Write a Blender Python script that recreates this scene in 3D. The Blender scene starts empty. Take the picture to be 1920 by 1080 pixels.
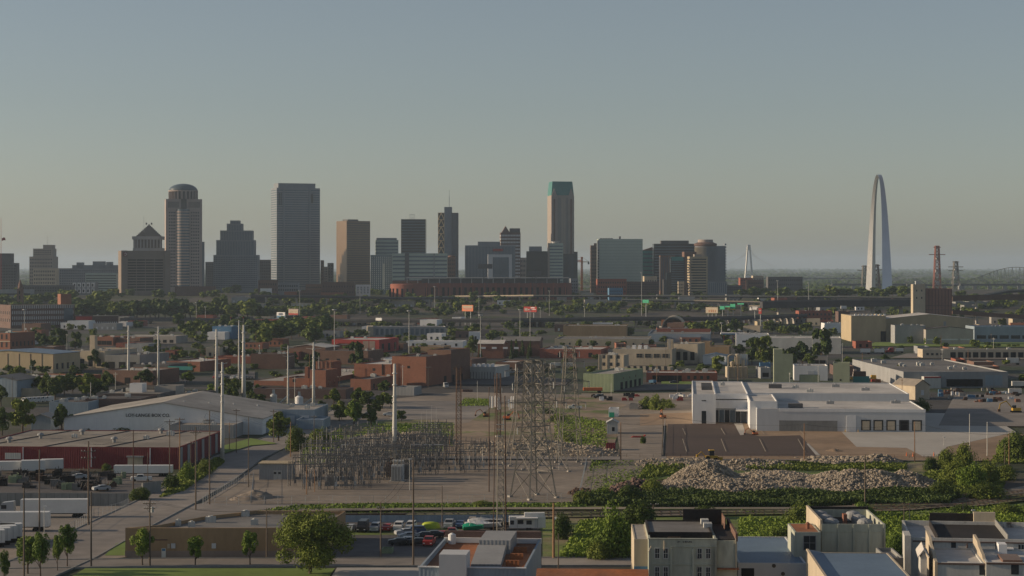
import bpy, math, random
from mathutils import Vector, Matrix
R = math.radians
rnd = random.Random(7)
S = bpy.context.scene
COL = S.collection

# ------------------------------------------------------------------ camera, world, sun, exposure
FX, HY, CX, CH = 3733.0, 500.0, 960.0, 58.0        # focal length and horizon of the 1920 px frame, eye height (m)
cam = bpy.data.cameras.new("camera")
cam.sensor_width = 36.0; cam.lens = FX/1920*36.0; cam.shift_y = (HY-540)/1920
cam.clip_start = 1.0; cam.clip_end = 150000.0
co = bpy.data.objects.new("camera", cam); COL.objects.link(co)
co.location = (0, 0, CH); co.rotation_euler = (R(90), 0, 0); S.camera = co
SUN_EL, SUN_AZ = 15.0, -87.0                        # azimuth measured clockwise from +Y (camera looks along +Y)
W = bpy.data.worlds.new("World"); S.world = W; W.use_nodes = True
nt = W.node_tree; bg = nt.nodes["Background"]
sky = nt.nodes.new("ShaderNodeTexSky"); sky.sky_type = 'NISHITA'; sky.sun_disc = False
sky.sun_elevation = R(SUN_EL); sky.sun_rotation = R(SUN_AZ)
sky.air_density = 1.0; sky.dust_density = 2.6; sky.ozone_density = 1.0; sky.altitude = 1500
hsv = nt.nodes.new('ShaderNodeHueSaturation'); hsv.inputs['Saturation'].default_value = 0.7
nt.links.new(sky.outputs[0], hsv.inputs['Color']); nt.links.new(hsv.outputs[0], bg.inputs[0]); bg.inputs[1].default_value = 0.078
sl = bpy.data.lights.new("sun", 'SUN'); sl.energy = 4.8; sl.angle = R(0.5); sl.color = (1.0, 0.77, 0.52)
so = bpy.data.objects.new("sun", sl); COL.objects.link(so)
sv = Vector((math.sin(R(SUN_AZ))*math.cos(R(SUN_EL)), math.cos(R(SUN_AZ))*math.cos(R(SUN_EL)), math.sin(R(SUN_EL))))
so.rotation_euler = sv.to_track_quat('Z', 'Y').to_euler()
S.view_settings.view_transform = 'Standard'; S.view_settings.look = 'None'
S.view_settings.gamma = 1.0; S.view_settings.exposure = 0.05
S.cycles.use_denoising = True
S.cycles.volume_bounces = 1; S.cycles.max_bounces = 6; S.cycles.volume_step_rate = 4

# ------------------------------------------------------------------ placing helpers
def zg(D):
    t = min(1.0, max(0.0, (D-2100)/600.0)); s = t*t*(3-2*t)
    z = 18.0*s
    if D > 3500: z = 18.0 - 14.0*min(1.0, (D-3500)/300.0)
    return z
def dist(py, z=None):
    """distance at which the ground (or height z) shows at picture row py"""
    if z is not None: return (CH-z)*FX/(py-HY)
    lo, hi = 100.0, 3400.0
    for _ in range(50):
        m = (lo+hi)/2
        if HY+(CH-zg(m))*FX/m > py: lo = m
        else: hi = m
    return lo
def G(px, py, z=None):
    D = dist(py, z); return Vector(((px-CX)*D/FX, D, zg(D) if z is None else z))
def hz(py, D): return CH-(py-HY)*D/FX
def at(px, py, D): return Vector(((px-CX)*D/FX, D, hz(py, D)))

# ------------------------------------------------------------------ materials
MATS = {}
def mat(key, col, rough=0.85, var=0.18, scale=0.15, metal=0.0, col2=None, kind='plain', spec=0.3, world=False, stretch=1.0, thr=0.5, soft=0.15):
    if key in MATS: return MATS[key]
    m = bpy.data.materials.new(key); m.use_nodes = True
    n = m.node_tree.nodes; l = m.node_tree.links; b = n["Principled BSDF"]
    b.inputs["Roughness"].default_value = rough; b.inputs["Metallic"].default_value = metal
    b.inputs["Specular IOR Level"].default_value = spec
    if world:
        g = n.new("ShaderNodeNewGeometry"); src = g.outputs["Position"]
    else:
        g = n.new("ShaderNodeTexCoord"); src = g.outputs["Object"]
    mp = n.new("ShaderNodeMapping"); mp.inputs["Scale"].default_value = (1, 1, 1.0/stretch)
    l.new(src, mp.inputs[0]); src = mp.outputs[0]
    c1 = tuple(col)+(1,)
    def noise(sc, det=5, ro=0.6):
        t = n.new("ShaderNodeTexNoise"); t.inputs["Scale"].default_value = sc
        t.inputs["Detail"].default_value = det; t.inputs["Roughness"].default_value = ro
        l.new(src, t.inputs["Vector"]); return t
    na = noise(scale); nb = noise(scale*9, 3)
    mr = n.new("ShaderNodeMapRange"); mr.inputs[1].default_value = 0.25; mr.inputs[2].default_value = 0.75
    mr.inputs[3].default_value = 1-var*1.5; mr.inputs[4].default_value = 1+var*1.5
    l.new(na.outputs[0], mr.inputs[0])
    mr2 = n.new("ShaderNodeMapRange"); mr2.inputs[1].default_value = 0.25; mr2.inputs[2].default_value = 0.75
    mr2.inputs[3].default_value = 1-var*0.8; mr2.inputs[4].default_value = 1+var*0.8
    l.new(nb.outputs[0], mr2.inputs[0])
    mu = n.new("ShaderNodeMath"); mu.operation = 'MULTIPLY'; l.new(mr.outputs[0], mu.inputs[0]); l.new(mr2.outputs[0], mu.inputs[1])
    base = n.new("ShaderNodeRGB"); base.outputs[0].default_value = c1; bo = base.outputs[0]
    if kind == 'brick':
        br = n.new("ShaderNodeTexBrick"); br.inputs["Scale"].default_value = 1.0
        br.inputs["Color1"].default_value = c1; br.inputs["Color2"].default_value = tuple(x*0.78 for x in col)+(1,)
        br.inputs["Mortar"].default_value = tuple(0.5*x+0.1 for x in col)+(1,)
        br.inputs["Brick Width"].default_value = 0.6; br.inputs["Row Height"].default_value = 0.2; br.inputs["Mortar Size"].default_value = 0.02
        sx = n.new("ShaderNodeSeparateXYZ"); cx_ = n.new("ShaderNodeCombineXYZ"); ad = n.new("ShaderNodeMath"); ad.operation = 'ADD'
        l.new(g.outputs["Object"] if not world else src, sx.inputs[0]); l.new(sx.outputs[0], ad.inputs[0]); l.new(sx.outputs[1], ad.inputs[1])
        l.new(ad.outputs[0], cx_.inputs[0]); l.new(sx.outputs[2], cx_.inputs[1]); l.new(cx_.outputs[0], br.inputs["Vector"])
        bo = br.outputs["Color"]
    if col2 is not None:
        nc = noise(scale*0.6, 8, 0.65)
        m3 = n.new("ShaderNodeMapRange"); m3.inputs[1].default_value = thr-soft*0.5; m3.inputs[2].default_value = thr+soft*0.5
        m3.clamp = True; l.new(nc.outputs[0], m3.inputs[0])
        mx = n.new("ShaderNodeMix"); mx.data_type = 'RGBA'; l.new(m3.outputs[0], mx.inputs[0])
        l.new(bo, mx.inputs[6]); mx.inputs[7].default_value = tuple(col2)+(1,); bo = mx.outputs[2]
    if kind == 'ribbed':
        wv = n.new("ShaderNodeTexWave"); wv.inputs["Scale"].default_value = 0.55; wv.bands_direction = 'DIAGONAL'
        mq = n.new("ShaderNodeMapping"); mq.inputs["Scale"].default_value = (1.7, 1.7, 0); l.new(g.outputs["Object"] if not world else src, mq.inputs[0])
        l.new(mq.outputs[0], wv.inputs["Vector"])
        bp = n.new("ShaderNodeBump"); bp.inputs["Strength"].default_value = 0.5; bp.inputs["Distance"].default_value = 0.08
        l.new(wv.outputs["Fac"], bp.inputs["Height"]); l.new(bp.outputs[0], b.inputs["Normal"])
    hs = n.new("ShaderNodeVectorMath"); hs.operation = 'SCALE'; l.new(bo, hs.inputs[0]); l.new(mu.outputs[0], hs.inputs[3])
    l.new(hs.outputs[0], b.inputs["Base Color"])
    MATS[key] = m; return m

def emis(key, col, strength=1.0):
    if key in MATS: return MATS[key]
    m = mat(key, col, var=0.03); b = m.node_tree.nodes["Principled BSDF"]
    b.inputs["Emission Color"].default_value = tuple(col)+(1,); b.inputs["Emission Strength"].default_value = strength
    return m

def leafmat(key, col, col2):
    m = bpy.data.materials.new(key); m.use_nodes = True; MATS[key] = m
    n = m.node_tree.nodes; l = m.node_tree.links; b = n["Principled BSDF"]; b.inputs["Roughness"].default_value = 0.7
    b.inputs["Specular IOR Level"].default_value = 0.2
    g = n.new("ShaderNodeNewGeometry"); oi = n.new("ShaderNodeObjectInfo")
    t = n.new("ShaderNodeTexNoise"); t.inputs["Scale"].default_value = 0.45; t.inputs["Detail"].default_value = 4; l.new(g.outputs["Position"], t.inputs["Vector"])
    ad = n.new("ShaderNodeMath"); ad.operation = 'MULTIPLY_ADD'; l.new(oi.outputs["Random"], ad.inputs[0]); ad.inputs[1].default_value = 0.7; l.new(t.outputs[0], ad.inputs[2])
    mr = n.new("ShaderNodeMapRange"); mr.inputs[1].default_value = 0.45; mr.inputs[2].default_value = 1.15; l.new(ad.outputs[0], mr.inputs[0])
    mx = n.new("ShaderNodeMix"); mx.data_type = 'RGBA'; mx.inputs[6].default_value = tuple(col)+(1,); mx.inputs[7].default_value = tuple(col2)+(1,)
    l.new(mr.outputs[0], mx.inputs[0]); l.new(mx.outputs[2], b.inputs["Base Color"])
    tr = n.new("ShaderNodeBsdfTranslucent"); l.new(mx.outputs[2], tr.inputs[0])
    ms = n.new("ShaderNodeMixShader"); ms.inputs[0].default_value = 0.12; l.new(b.outputs[0], ms.inputs[1]); l.new(tr.outputs[0], ms.inputs[2])
    l.new(ms.outputs[0], n["Material Output"].inputs[0]); return m

wh = dict(var=0.06, scale=0.08, stretch=3)
mat('white wall', (0.66, 0.67, 0.68), **wh); mat('grey panel', (0.5, 0.52, 0.54), **wh)
mat('white roof', (0.52, 0.50, 0.47), var=0.14, scale=0.05, col2=(0.37, 0.355, 0.34), thr=0.55)
mat('pale roof', (0.36, 0.34, 0.31), var=0.17, scale=0.05, col2=(0.25, 0.235, 0.215), thr=0.52)
mat('tan roof', (0.27, 0.24, 0.205), var=0.18, scale=0.05, col2=(0.19, 0.17, 0.145), thr=0.52)
mat('grey roof', (0.19, 0.185, 0.18), var=0.14, scale=0.05, col2=(0.13, 0.125, 0.12), thr=0.5)
mat('dark roof', (0.055, 0.05, 0.05), var=0.25, scale=0.1, col2=(0.1, 0.085, 0.08), thr=0.6)
mat('tar', (0.022, 0.019, 0.019), var=0.3, scale=0.2)
mat('blue roof', (0.13, 0.19, 0.27), kind='ribbed', var=0.1, rough=0.5)
mat('brace', (0.8, 0.58, 0.33), var=.05)
mat('taupe', (0.20, 0.165, 0.14), var=0.08, scale=0.05, stretch=3)
mat('deck', (0.05, 0.05, 0.055), var=0.2, scale=0.05)
mat('rust roof', (0.36, 0.125, 0.045), kind='ribbed', var=0.2, col2=(0.24, 0.12, 0.07), thr=0.5, soft=0.3)
mat('orange brick', (0.27, 0.105, 0.06), kind='brick', var=0.1, scale=0.15)
mat('red brick', (0.30, 0.085, 0.05), kind='brick', var=0.1, scale=0.15)
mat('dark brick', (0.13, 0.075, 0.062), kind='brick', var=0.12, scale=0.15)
mat('brown brick', (0.17, 0.09, 0.062), kind='brick', var=0.12, scale=0.15)
mat('red metal', (0.16, 0.024, 0.03), kind='ribbed', var=0.14, scale=0.1, stretch=4)
mat('red paint', (0.33, 0.05, 0.045), var=0.12)
mat('tan metal', (0.40, 0.33, 0.22), kind='ribbed', var=0.08, stretch=4)
mat('cream wall', (0.44, 0.38, 0.29), var=0.13, scale=0.12, stretch=3)
mat('old cream', (0.38, 0.40, 0.34), var=0.2, scale=0.12, stretch=4, col2=(0.17, 0.165, 0.14), thr=0.58, soft=0.12)
mat('peeling white', (0.48, 0.48, 0.46), var=0.12, scale=0.35, stretch=3, col2=(0.12, 0.10, 0.09), thr=0.63, soft=0.06)
mat('tan plaster', (0.31, 0.215, 0.125), var=0.12, scale=0.12, stretch=3)
mat('pink band', (0.27, 0.21, 0.18), var=0.1, scale=0.12)
mat('grey metal', (0.27, 0.28, 0.29), kind='ribbed', var=0.1, stretch=4)
mat('pale metal', (0.42, 0.43, 0.42), kind='ribbed', var=0.1, stretch=4)
mat('blue metal', (0.24, 0.30, 0.36), kind='ribbed', var=0.1, stretch=4)
mat('deep blue', (0.09, 0.2, 0.33), var=0.1)
mat('green metal', (0.215, 0.265, 0.17), kind='ribbed', var=0.08, stretch=4)
mat('pale green', (0.30, 0.33, 0.235), var=0.1, stretch=3)
mat('teal', (0.05, 0.24, 0.23), var=0.1, rough=0.4)
mat('concrete', (0.33, 0.31, 0.285), var=0.12, scale=0.1, stretch=2)
mat('grey concrete', (0.22, 0.225, 0.22), var=0.15, scale=0.15, stretch=3)
mat('beige stone', (0.30, 0.265, 0.235), var=0.08, scale=0.05, stretch=3)
mat('pink stone', (0.33, 0.28, 0.26), var=0.08, scale=0.05)
mat('grey stone', (0.20, 0.225, 0.255), var=0.1, scale=0.05, stretch=3)
mat('dark stone', (0.10, 0.10, 0.105), var=0.15, scale=0.05)
mat('bronze glass', (0.15, 0.095, 0.055), rough=0.25, spec=0.6, var=0.06, scale=0.03)
mat('dark glass', (0.022, 0.028, 0.036), rough=0.18, spec=0.5, var=0.15, scale=0.05)
mat('blue glass', (0.09, 0.125, 0.16), rough=0.2, spec=0.5, var=0.15, scale=0.05)
mat('green glass', (0.36, 0.43, 0.385), rough=0.5, spec=0.4, var=0.06, scale=0.03)
mat('window', (0.03, 0.035, 0.042), rough=0.2, spec=0.5, var=0.3, scale=0.4)
mat('dark opening', (0.012, 0.012, 0.014), rough=0.9)
mat('steel', (0.58, 0.60, 0.63), metal=0.92, rough=0.33, var=0.04, scale=0.05)
mat('galvanised', (0.40, 0.42, 0.43), metal=0.3, rough=0.55, var=0.1)
mat('pole white', (0.50, 0.50, 0.47), rough=0.6, var=0.08, scale=0.3)
mat('lattice', (0.185, 0.175, 0.155), rough=0.7, var=0.12)
mat('gantry', (0.17, 0.165, 0.16), rough=0.7, var=0.2)
mat('rusty lattice', (0.09, 0.055, 0.04), rough=0.8, var=0.2)
mat('wood pole', (0.125, 0.10, 0.08), rough=0.9, var=0.25, scale=0.6, stretch=6)
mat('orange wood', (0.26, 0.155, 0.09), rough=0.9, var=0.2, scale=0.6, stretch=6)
mat('wire', (0.05, 0.05, 0.05))
mat('asphalt', (0.085, 0.08, 0.082), world=True, var=0.24, scale=0.03, col2=(0.125, 0.115, 0.11), thr=0.52, soft=0.2)
mat('old asphalt', (0.18, 0.165, 0.155), world=True, var=0.22, scale=0.02, col2=(0.25, 0.225, 0.20), thr=0.5, soft=0.25)
mat('new asphalt', (0.075, 0.052, 0.042), world=True, var=0.1, scale=0.03)
mat('gravel', (0.26, 0.22, 0.18), world=True, var=0.24, scale=0.03, col2=(0.2, 0.17, 0.14), thr=0.52, soft=0.25)
mat('pale concrete', (0.40, 0.38, 0.345), world=True, var=0.08, scale=0.04)
mat('dirt', (0.23, 0.155, 0.095), world=True, var=0.2, scale=0.03, col2=(0.30, 0.22, 0.15), thr=0.5, soft=0.3)
mat('lawn', (0.13, 0.20, 0.035), world=True, var=0.18, scale=0.05, col2=(0.16, 0.22, 0.045), thr=0.5, soft=0.3)
mat('rough grass', (0.12, 0.165, 0.035), world=True, var=0.3, scale=0.05, col2=(0.22, 0.185, 0.11), thr=0.54, soft=0.12)
mat('ballast', (0.25, 0.215, 0.175), world=True, var=0.2, scale=0.1, col2=(0.13, 0.15, 0.05), thr=0.5, soft=0.15)
mat('rail', (0.07, 0.05, 0.042), rough=0.6, var=0.2)
mat('rubble', (0.20, 0.175, 0.145), var=0.3, scale=0.5, col2=(0.20, 0.17, 0.13), thr=0.5, soft=0.3)
mat('rock', (0.285, 0.245, 0.195), var=0.3, scale=0.7)
mat('white paint', (0.62, 0.62, 0.60), rough=0.4, var=0.05, spec=0.5)
mat('waste', (0.25, 0.19, 0.135), world=True, var=0.28, scale=0.045, col2=(0.115, 0.145, 0.035), thr=0.54, soft=0.07)
mat('line paint', (0.36, 0.31, 0.24), var=0.15)
mat('silver paint', (0.34, 0.36, 0.38), rough=0.35, var=0.05, spec=0.5)
mat('black paint', (0.02, 0.021, 0.024), rough=0.3, var=0.05, spec=0.5)
mat('car blue', (0.05, 0.09, 0.18), rough=0.35, var=0.05, spec=0.5)
mat('car red', (0.33, 0.03, 0.025), rough=0.35, var=0.05, spec=0.5)
mat('lime paint', (0.36, 0.45, 0.04), rough=0.5, var=0.1)
mat('yellow paint', (0.55, 0.33, 0.04), rough=0.5, var=0.1)
mat('orange paint', (0.62, 0.16, 0.05), rough=0.5, var=0.1)
mat('sign green', (0.02, 0.33, 0.19), rough=0.5, var=0.05)
mat('rubber', (0.015, 0.015, 0.015), rough=0.9)
mat('bark', (0.10, 0.075, 0.055), rough=0.95, var=0.3, scale=1.0, stretch=4)
mat('black ink', (0.02, 0.02, 0.022), rough=0.8)
mat('copper', (0.06, 0.20, 0.19), rough=0.5, var=0.08, scale=0.03)
leafmat('leaves', (0.03, 0.062, 0.011), (0.15, 0.19, 0.032))
leafmat('bright leaves', (0.06, 0.115, 0.016), (0.17, 0.24, 0.035))
leafmat('dark leaves', (0.03, 0.058, 0.016), (0.095, 0.135, 0.03))
def MM(k): return MATS[k]

# ------------------------------------------------------------------ mesh building
class MB:
    def __init__(s): s.v = []; s.f = []
    def add(s, v, f):
        o = len(s.v); s.v += [tuple(p) for p in v]; s.f += [tuple(i+o for i in q) for q in f]; return s
    def box(s, x0, x1, y0, y1, z0, z1, bottom=True):
        v = [(x0,y0,z0),(x1,y0,z0),(x1,y1,z0),(x0,y1,z0),(x0,y0,z1),(x1,y0,z1),(x1,y1,z1),(x0,y1,z1)]
        f = [(0,1,5,4),(1,2,6,5),(2,3,7,6),(3,0,4,7),(4,5,6,7)]
        if bottom: f.append((3,2,1,0))
        return s.add(v, f)
    def prism(s, pts, z0, z1, cap=True):
        n = len(pts); v = [(p[0],p[1],z0) for p in pts]+[(p[0],p[1],z1) for p in pts]
        f = [(i,(i+1)%n,n+(i+1)%n,n+i) for i in range(n)]
        if cap: f += [tuple(range(n, 2*n)), tuple(range(n-1,-1,-1))]
        return s.add(v, f)
    def lathe(s, prof, cx=0, cy=0, n=16, a0=0, a1=2*math.pi):
        full = abs(a1-a0-2*math.pi) < 1e-6; k = n if full else n+1
        v = []
        for r, z in prof:
            for i in range(k):
                a = a0+(a1-a0)*i/n; v.append((cx+r*math.cos(a), cy+r*math.sin(a), z))
        f = []
        for j in range(len(prof)-1):
            for i in range(n):
                i2 = (i+1)%k; f.append((j*k+i, j*k+i2, (j+1)*k+i2, (j+1)*k+i))
        if full: f.append(tuple((len(prof)-1)*k+i for i in range(k))); f.append(tuple(reversed(range(k))))
        return s.add(v, f)
    def bar(s, a, b, w, n=4, w2=None):
        a = Vector(a); b = Vector(b); d = b-a
        if d.length < 1e-6: return s
        q = d.to_track_quat('Z', 'Y'); w2 = w if w2 is None else w2; v = []
        for p, r in ((a, w), (b, w2)):
            for i in range(n):
                t = 2*math.pi*i/n+math.pi/n; v.append(p+q@Vector((r*math.cos(t), r*math.sin(t), 0)))
        f = [(i,(i+1)%n,n+(i+1)%n,n+i) for i in range(n)]+[tuple(range(n,2*n)), tuple(range(n-1,-1,-1))]
        return s.add(v, f)
    def path(s, pts, w, n=4):
        for a, b in zip(pts, pts[1:]): s.bar(a, b, w, n)
        return s
    def gable(s, x0, x1, y0, y1, z, h, th=0.25, over=0.4):
        """roof sheet with the ridge along y"""
        xm = (x0+x1)/2; y0 -= over; y1 += over; x0 -= over; x1 += over
        v = []
        for y in (y0, y1):
            v += [(x0,y,z),(xm,y,z+h),(x1,y,z),(x1,y,z+th),(xm,y,z+h+th),(x0,y,z+th)]
        f = [(0,1,4,5),(1,2,3,4),(11,10,7,6),(10,9,8,7),(5,4,10,11),(4,3,9,10),(0,6,7,1),(1,7,8,2),(0,5,11,6),(2,8,9,3)]
        return s.add(v, f)
    def build(s, name, m, parent=None, loc=None, rz=0, smooth=False):
        me = bpy.data.meshes.new(name); me.from_pydata(s.v, [], s.f)
        if smooth: me.polygons.foreach_set("use_smooth", [True]*len(s.f))
        return obj(name, me, m, parent, loc, rz)
def obj(name, me, m, parent=None, loc=None, rz=0):
    if m is not None and not me.materials: me.materials.append(MM(m) if isinstance(m, str) else m)
    o = bpy.data.objects.new(name, me); COL.objects.link(o)
    if parent is not None: o.parent = parent
    if loc is not None: o.location = loc
    if rz: o.rotation_euler = (0, 0, rz)
    return o
def tag(o, label=None, cat=None, group=None, kind=None):
    if label: o['label'] = label
    if cat: o['category'] = cat
    if group: o['group'] = group
    if kind: o['kind'] = kind
    return o
def empty(name, loc, rz=0):
    o = bpy.data.objects.new(name, None); COL.objects.link(o); o.location = loc; o.rotation_euler = (0, 0, rz); o.empty_display_size = 0.5; return o
def dup(o, parent=None):
    c = o.copy(); COL.objects.link(c); c.parent = parent
    for ch in o.children: dup(ch, c)
    return c
ORD = "leftmost second third fourth fifth sixth seventh eighth ninth tenth eleventh twelfth thirteenth fourteenth fifteenth sixteenth seventeenth eighteenth nineteenth".split()
TENS = ["twentieth","thirtieth","fortieth","fiftieth","sixtieth"]; TW = ["twenty","thirty","forty","fifty","sixty"]
UNI = "first second third fourth fifth sixth seventh eighth ninth".split()
def ordn(i, n):
    if n > 1 and i == n-1: return "rightmost"
    if i < 19: return ORD[i] + ("" if i == 0 else " from left")
    k = i+1; t, u = divmod(k, 10)
    return (TENS[t-2] if u == 0 else TW[t-2]+"-"+UNI[u-1]) + " from left"
def text(s, size, ext=0.05):
    c = bpy.data.curves.new("lettering", 'FONT'); c.body = s; c.size = size; c.extrude = ext; c.align_x = 'CENTER'; c.align_y = 'CENTER'
    o = bpy.data.objects.new("lettering", c); COL.objects.link(o)
    dg = bpy.context.evaluated_depsgraph_get(); me = bpy.data.meshes.new_from_object(o.evaluated_get(dg))
    bpy.data.objects.remove(o); me.materials.clear(); return me

# ------------------------------------------------------------------ buildings
FOOT = []
class Bld:
    """a building thing: local x along the front, y into the depth, z up"""
    def __init__(s, name, label, cat, x0, x1, yb, yt, dep, rot=4, wall='concrete', roof='grey roof', D=None, par=0.6, group=None, ht=None, raised=0, shell=True, gab=0, zb=None):
        th = R(rot)
        if D is None: D = dist(yb)
        z = zg(D) if zb is None else zb
        near_right = rot >= 0
        pn = (x1 if near_right else x0); po = (x0 if near_right else x1)
        nx = (pn-CX)*D/FX; k = (po-CX)/FX
        sg = -1 if near_right else 1
        # other corner = near + sg*w*(cos, -sin)  ->  (nx+sg*w*c)/(D-sg*w*sn) = k
        c, sn = math.cos(th), math.sin(th)
        w = (k*D-nx)/(sg*c+k*sg*sn)
        s.w = abs(w); s.dep = dep; s.D = D
        ox, oy = (nx-s.w*c, D+s.w*sn) if near_right else (nx, D)
        s.h = (hz(yt, D)-z) if ht is None else ht
        s.root = empty(name, (ox, oy, z), -th); tag(s.root, label, cat, group)
        s.wall, s.roofm = wall, roof; s.par = par
        cx_, cy_ = ox+c*s.w/2+sn*dep/2, oy-sn*s.w/2+c*dep/2; FOOT.append((cx_, cy_, max(s.w, dep)/2))
        s.M = Matrix.Translation((ox, oy, z)) @ Matrix.Rotation(-th, 4, 'Z')
        if shell:
            if gab:
                b = MB(); ww, hh = s.w, s.h
                if gab > 0:
                    v = [(0,0,-1),(ww,0,-1),(ww,0,hh),(ww/2,0,hh+gab),(0,0,hh),(0,dep,-1),(ww,dep,-1),(ww,dep,hh),(ww/2,dep,hh+gab),(0,dep,hh)]
                    b.add(v, [(0,1,2,3,4),(9,8,7,6,5),(1,6,7,2),(5,0,4,9)]); b.build('wall', wall, s.root)
                    s.roof = MB().gable(0, ww, 0, dep, hh, gab).build('roof', roof, s.root)
                else:
                    g_ = -gab; v = [(0,0,-1),(ww,0,-1),(ww,dep,-1),(0,dep,-1),(0,0,hh),(ww,0,hh),(ww,dep,hh),(0,dep,hh),(0,dep/2,hh+g_),(ww,dep/2,hh+g_)]
                    b.add(v, [(0,1,5,4),(2,3,7,6),(1,2,6,9,5),(3,0,4,8,7)]); b.build('wall', wall, s.root)
                    g2 = MB().gable(-dep, 0, 0, ww, hh, g_); g2.v = [(y, -x, z_) for (x, y, z_) in g2.v]; s.roof = g2.build('roof', roof, s.root)
            else: s.block(0, s.w, 0, dep, s.h, wall, roof, par)
    def block(s, x0, x1, y0, y1, h, wall=None, roof=None, par=0.6, z0=-1.0):
        wall = wall or s.wall; roof = roof or s.roofm; t = min(0.35, (x1-x0)*.1)
        b = MB(); v = [(x0,y0,z0),(x1,y0,z0),(x1,y1,z0),(x0,y1,z0),(x0,y0,h),(x1,y0,h),(x1,y1,h),(x0,y1,h),
            (x0+t,y0+t,h),(x1-t,y0+t,h),(x1-t,y1-t,h),(x0+t,y1-t,h),(x0+t,y0+t,h-par),(x1-t,y0+t,h-par),(x1-t,y1-t,h-par),(x0+t,y1-t,h-par)]
        f = [(0,1,5,4),(1,2,6,5),(2,3,7,6),(3,0,4,7),(4,5,9,8),(5,6,10,9),(6,7,11,10),(7,4,8,11),(8,9,13,12),(9,10,14,13),(10,11,15,14),(11,8,12,15)]
        b.add(v, f); b.build('wall', wall, s.root)
        s.roof = MB().box(x0+t+.01, x1-t-.01, y0+t+.01, y1-t-.01, h-par-0.3, h-par+.02).build('roof', roof, s.root); return s
    def part(s, name, m, x0, x1, y0, y1, z0, z1, parent=None, label=None):
        o = MB().box(x0, x1, y0, y1, z0, z1).build(name, m, parent or s.root)
        if label: o['label'] = label
        return o
    def face(s, f, u, z, w, h, y=0.0):
        """box placed on a face, proud/recessed by y"""
        if f == 'F': return (u, u+w, -y, 0.15, z, z+h)
        if f == 'R': return (s.w-.15, s.w+y, u, u+w, z, z+h)
        return (-y, .15, u, u+w, z, z+h)
    def win(s, f, u, z, w, h, m='window', y=0.05, frame=None, name='window'):
        o = MB().box(*s.face(f, u, z, w, h, y)).build(name, m, s.root)
        if frame:
            b = MB(); t = 0.12
            for (a, c, ww, hh) in ((u-t, z-t, w+2*t, t), (u-t, z+h, w+2*t, t), (u-t, z, t, h), (u+w, z, t, h), (u+w/2-t/4, z, t/2, h), (u, z+h/2-t/4, w, t/2)):
                b.box(*s.face(f, a, c, ww, hh, y+.06))
            b.build('frame', frame, o)
        return o
    def row(s, f, n, z, w, h, u0=None, u1=None, m='window', name='window', frame=None):
        L = s.w if f == 'F' else s.dep; u0 = 1 if u0 is None else u0; u1 = L-1 if u1 is None else u1
        p = (u1-u0)/n
        for i in range(n): s.win(f, u0+p*(i+.5)-w/2, z, w, h, m, frame=frame, name=name)
    def glaze(s, f, floors, cols, fz=0.5, fx=0.7, z0=3, z1=None, u0=.8, u1=None, m='window', name='glazing', y=0.06, x0=0, yy=0):
        """one glazing skin (many tiny far-off panes) on a facade"""
        L = s.w if f == 'F' else s.dep; z1 = s.h-2 if z1 is None else z1; u1 = L-.8 if u1 is None else u1
        b = MB(); ph = (z1-z0)/floors; pw = (u1-u0)/cols; fq = []
        for j in range(floors):
            for i in range(cols):
                u = u0+pw*(i+.5-fx/2); z = z0+ph*(j+.5-fz/2); w = pw*fx; h = ph*fz
                if fx >= 1 and i: continue
                if fx >= 1: u, w = u0, u1-u0
                if fz >= 1:
                    if j: continue
                    z, h = z0, z1-z0
                bx = s.face(f, u, z, w, h, y)
                if f == 'F': v = [(bx[0],yy+bx[2],z),(bx[1],yy+bx[2],z),(bx[1],yy+bx[2],z+h),(bx[0],yy+bx[2],z+h)]
                elif f == 'R': X = (x0 or s.w)+y; v = [(X,u,z),(X,u+w,z),(X,u+w,z+h),(X,u,z+h)]
                else: v = [(x0-y,u+w,z),(x0-y,u,z),(x0-y,u,z+h),(x0-y,u+w,z+h)]
                fq.append(v)
        if len(fq) <= 100:
            for v in fq: MB().add(v, [(0,1,2,3)]).build('window_band' if fx >= 1 else 'window', m, s.root)
            return
        for v in fq: b.add(v, [(0,1,2,3)])
        return tag(b.build(name, m, s.root), kind='stuff')
    def units(s, n, m='pale metal', seed=1, size=1.6):
        r = random.Random(seed)
        for i in range(n):
            x = r.uniform(.12, .88)*s.w; y = r.uniform(.15, .85)*s.dep; q = size*r.uniform(.7, 1.3); zz = s.h-s.par
            b = MB().box(x-q*.7, x+q*.7, y-q*.5, y+q*.5, zz+.25, zz+q*.8+.2).box(x-q*.6, x-q*.4, y-q*.4, y+q*.4, zz-.1, zz+.25).box(x+q*.4, x+q*.6, y-q*.4, y+q*.4, zz-.1, zz+.25)
            b.lathe([(q*.32, zz+q*.8+.18), (q*.32, zz+q*.8+.4), (q*.25, zz+q*.8+.42)], x, y, 10)
            b.build('rooftop_unit', m, s.root)
        return s
    def place(s, x, y, z): return s.M @ Vector((x, y, z))

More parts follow.
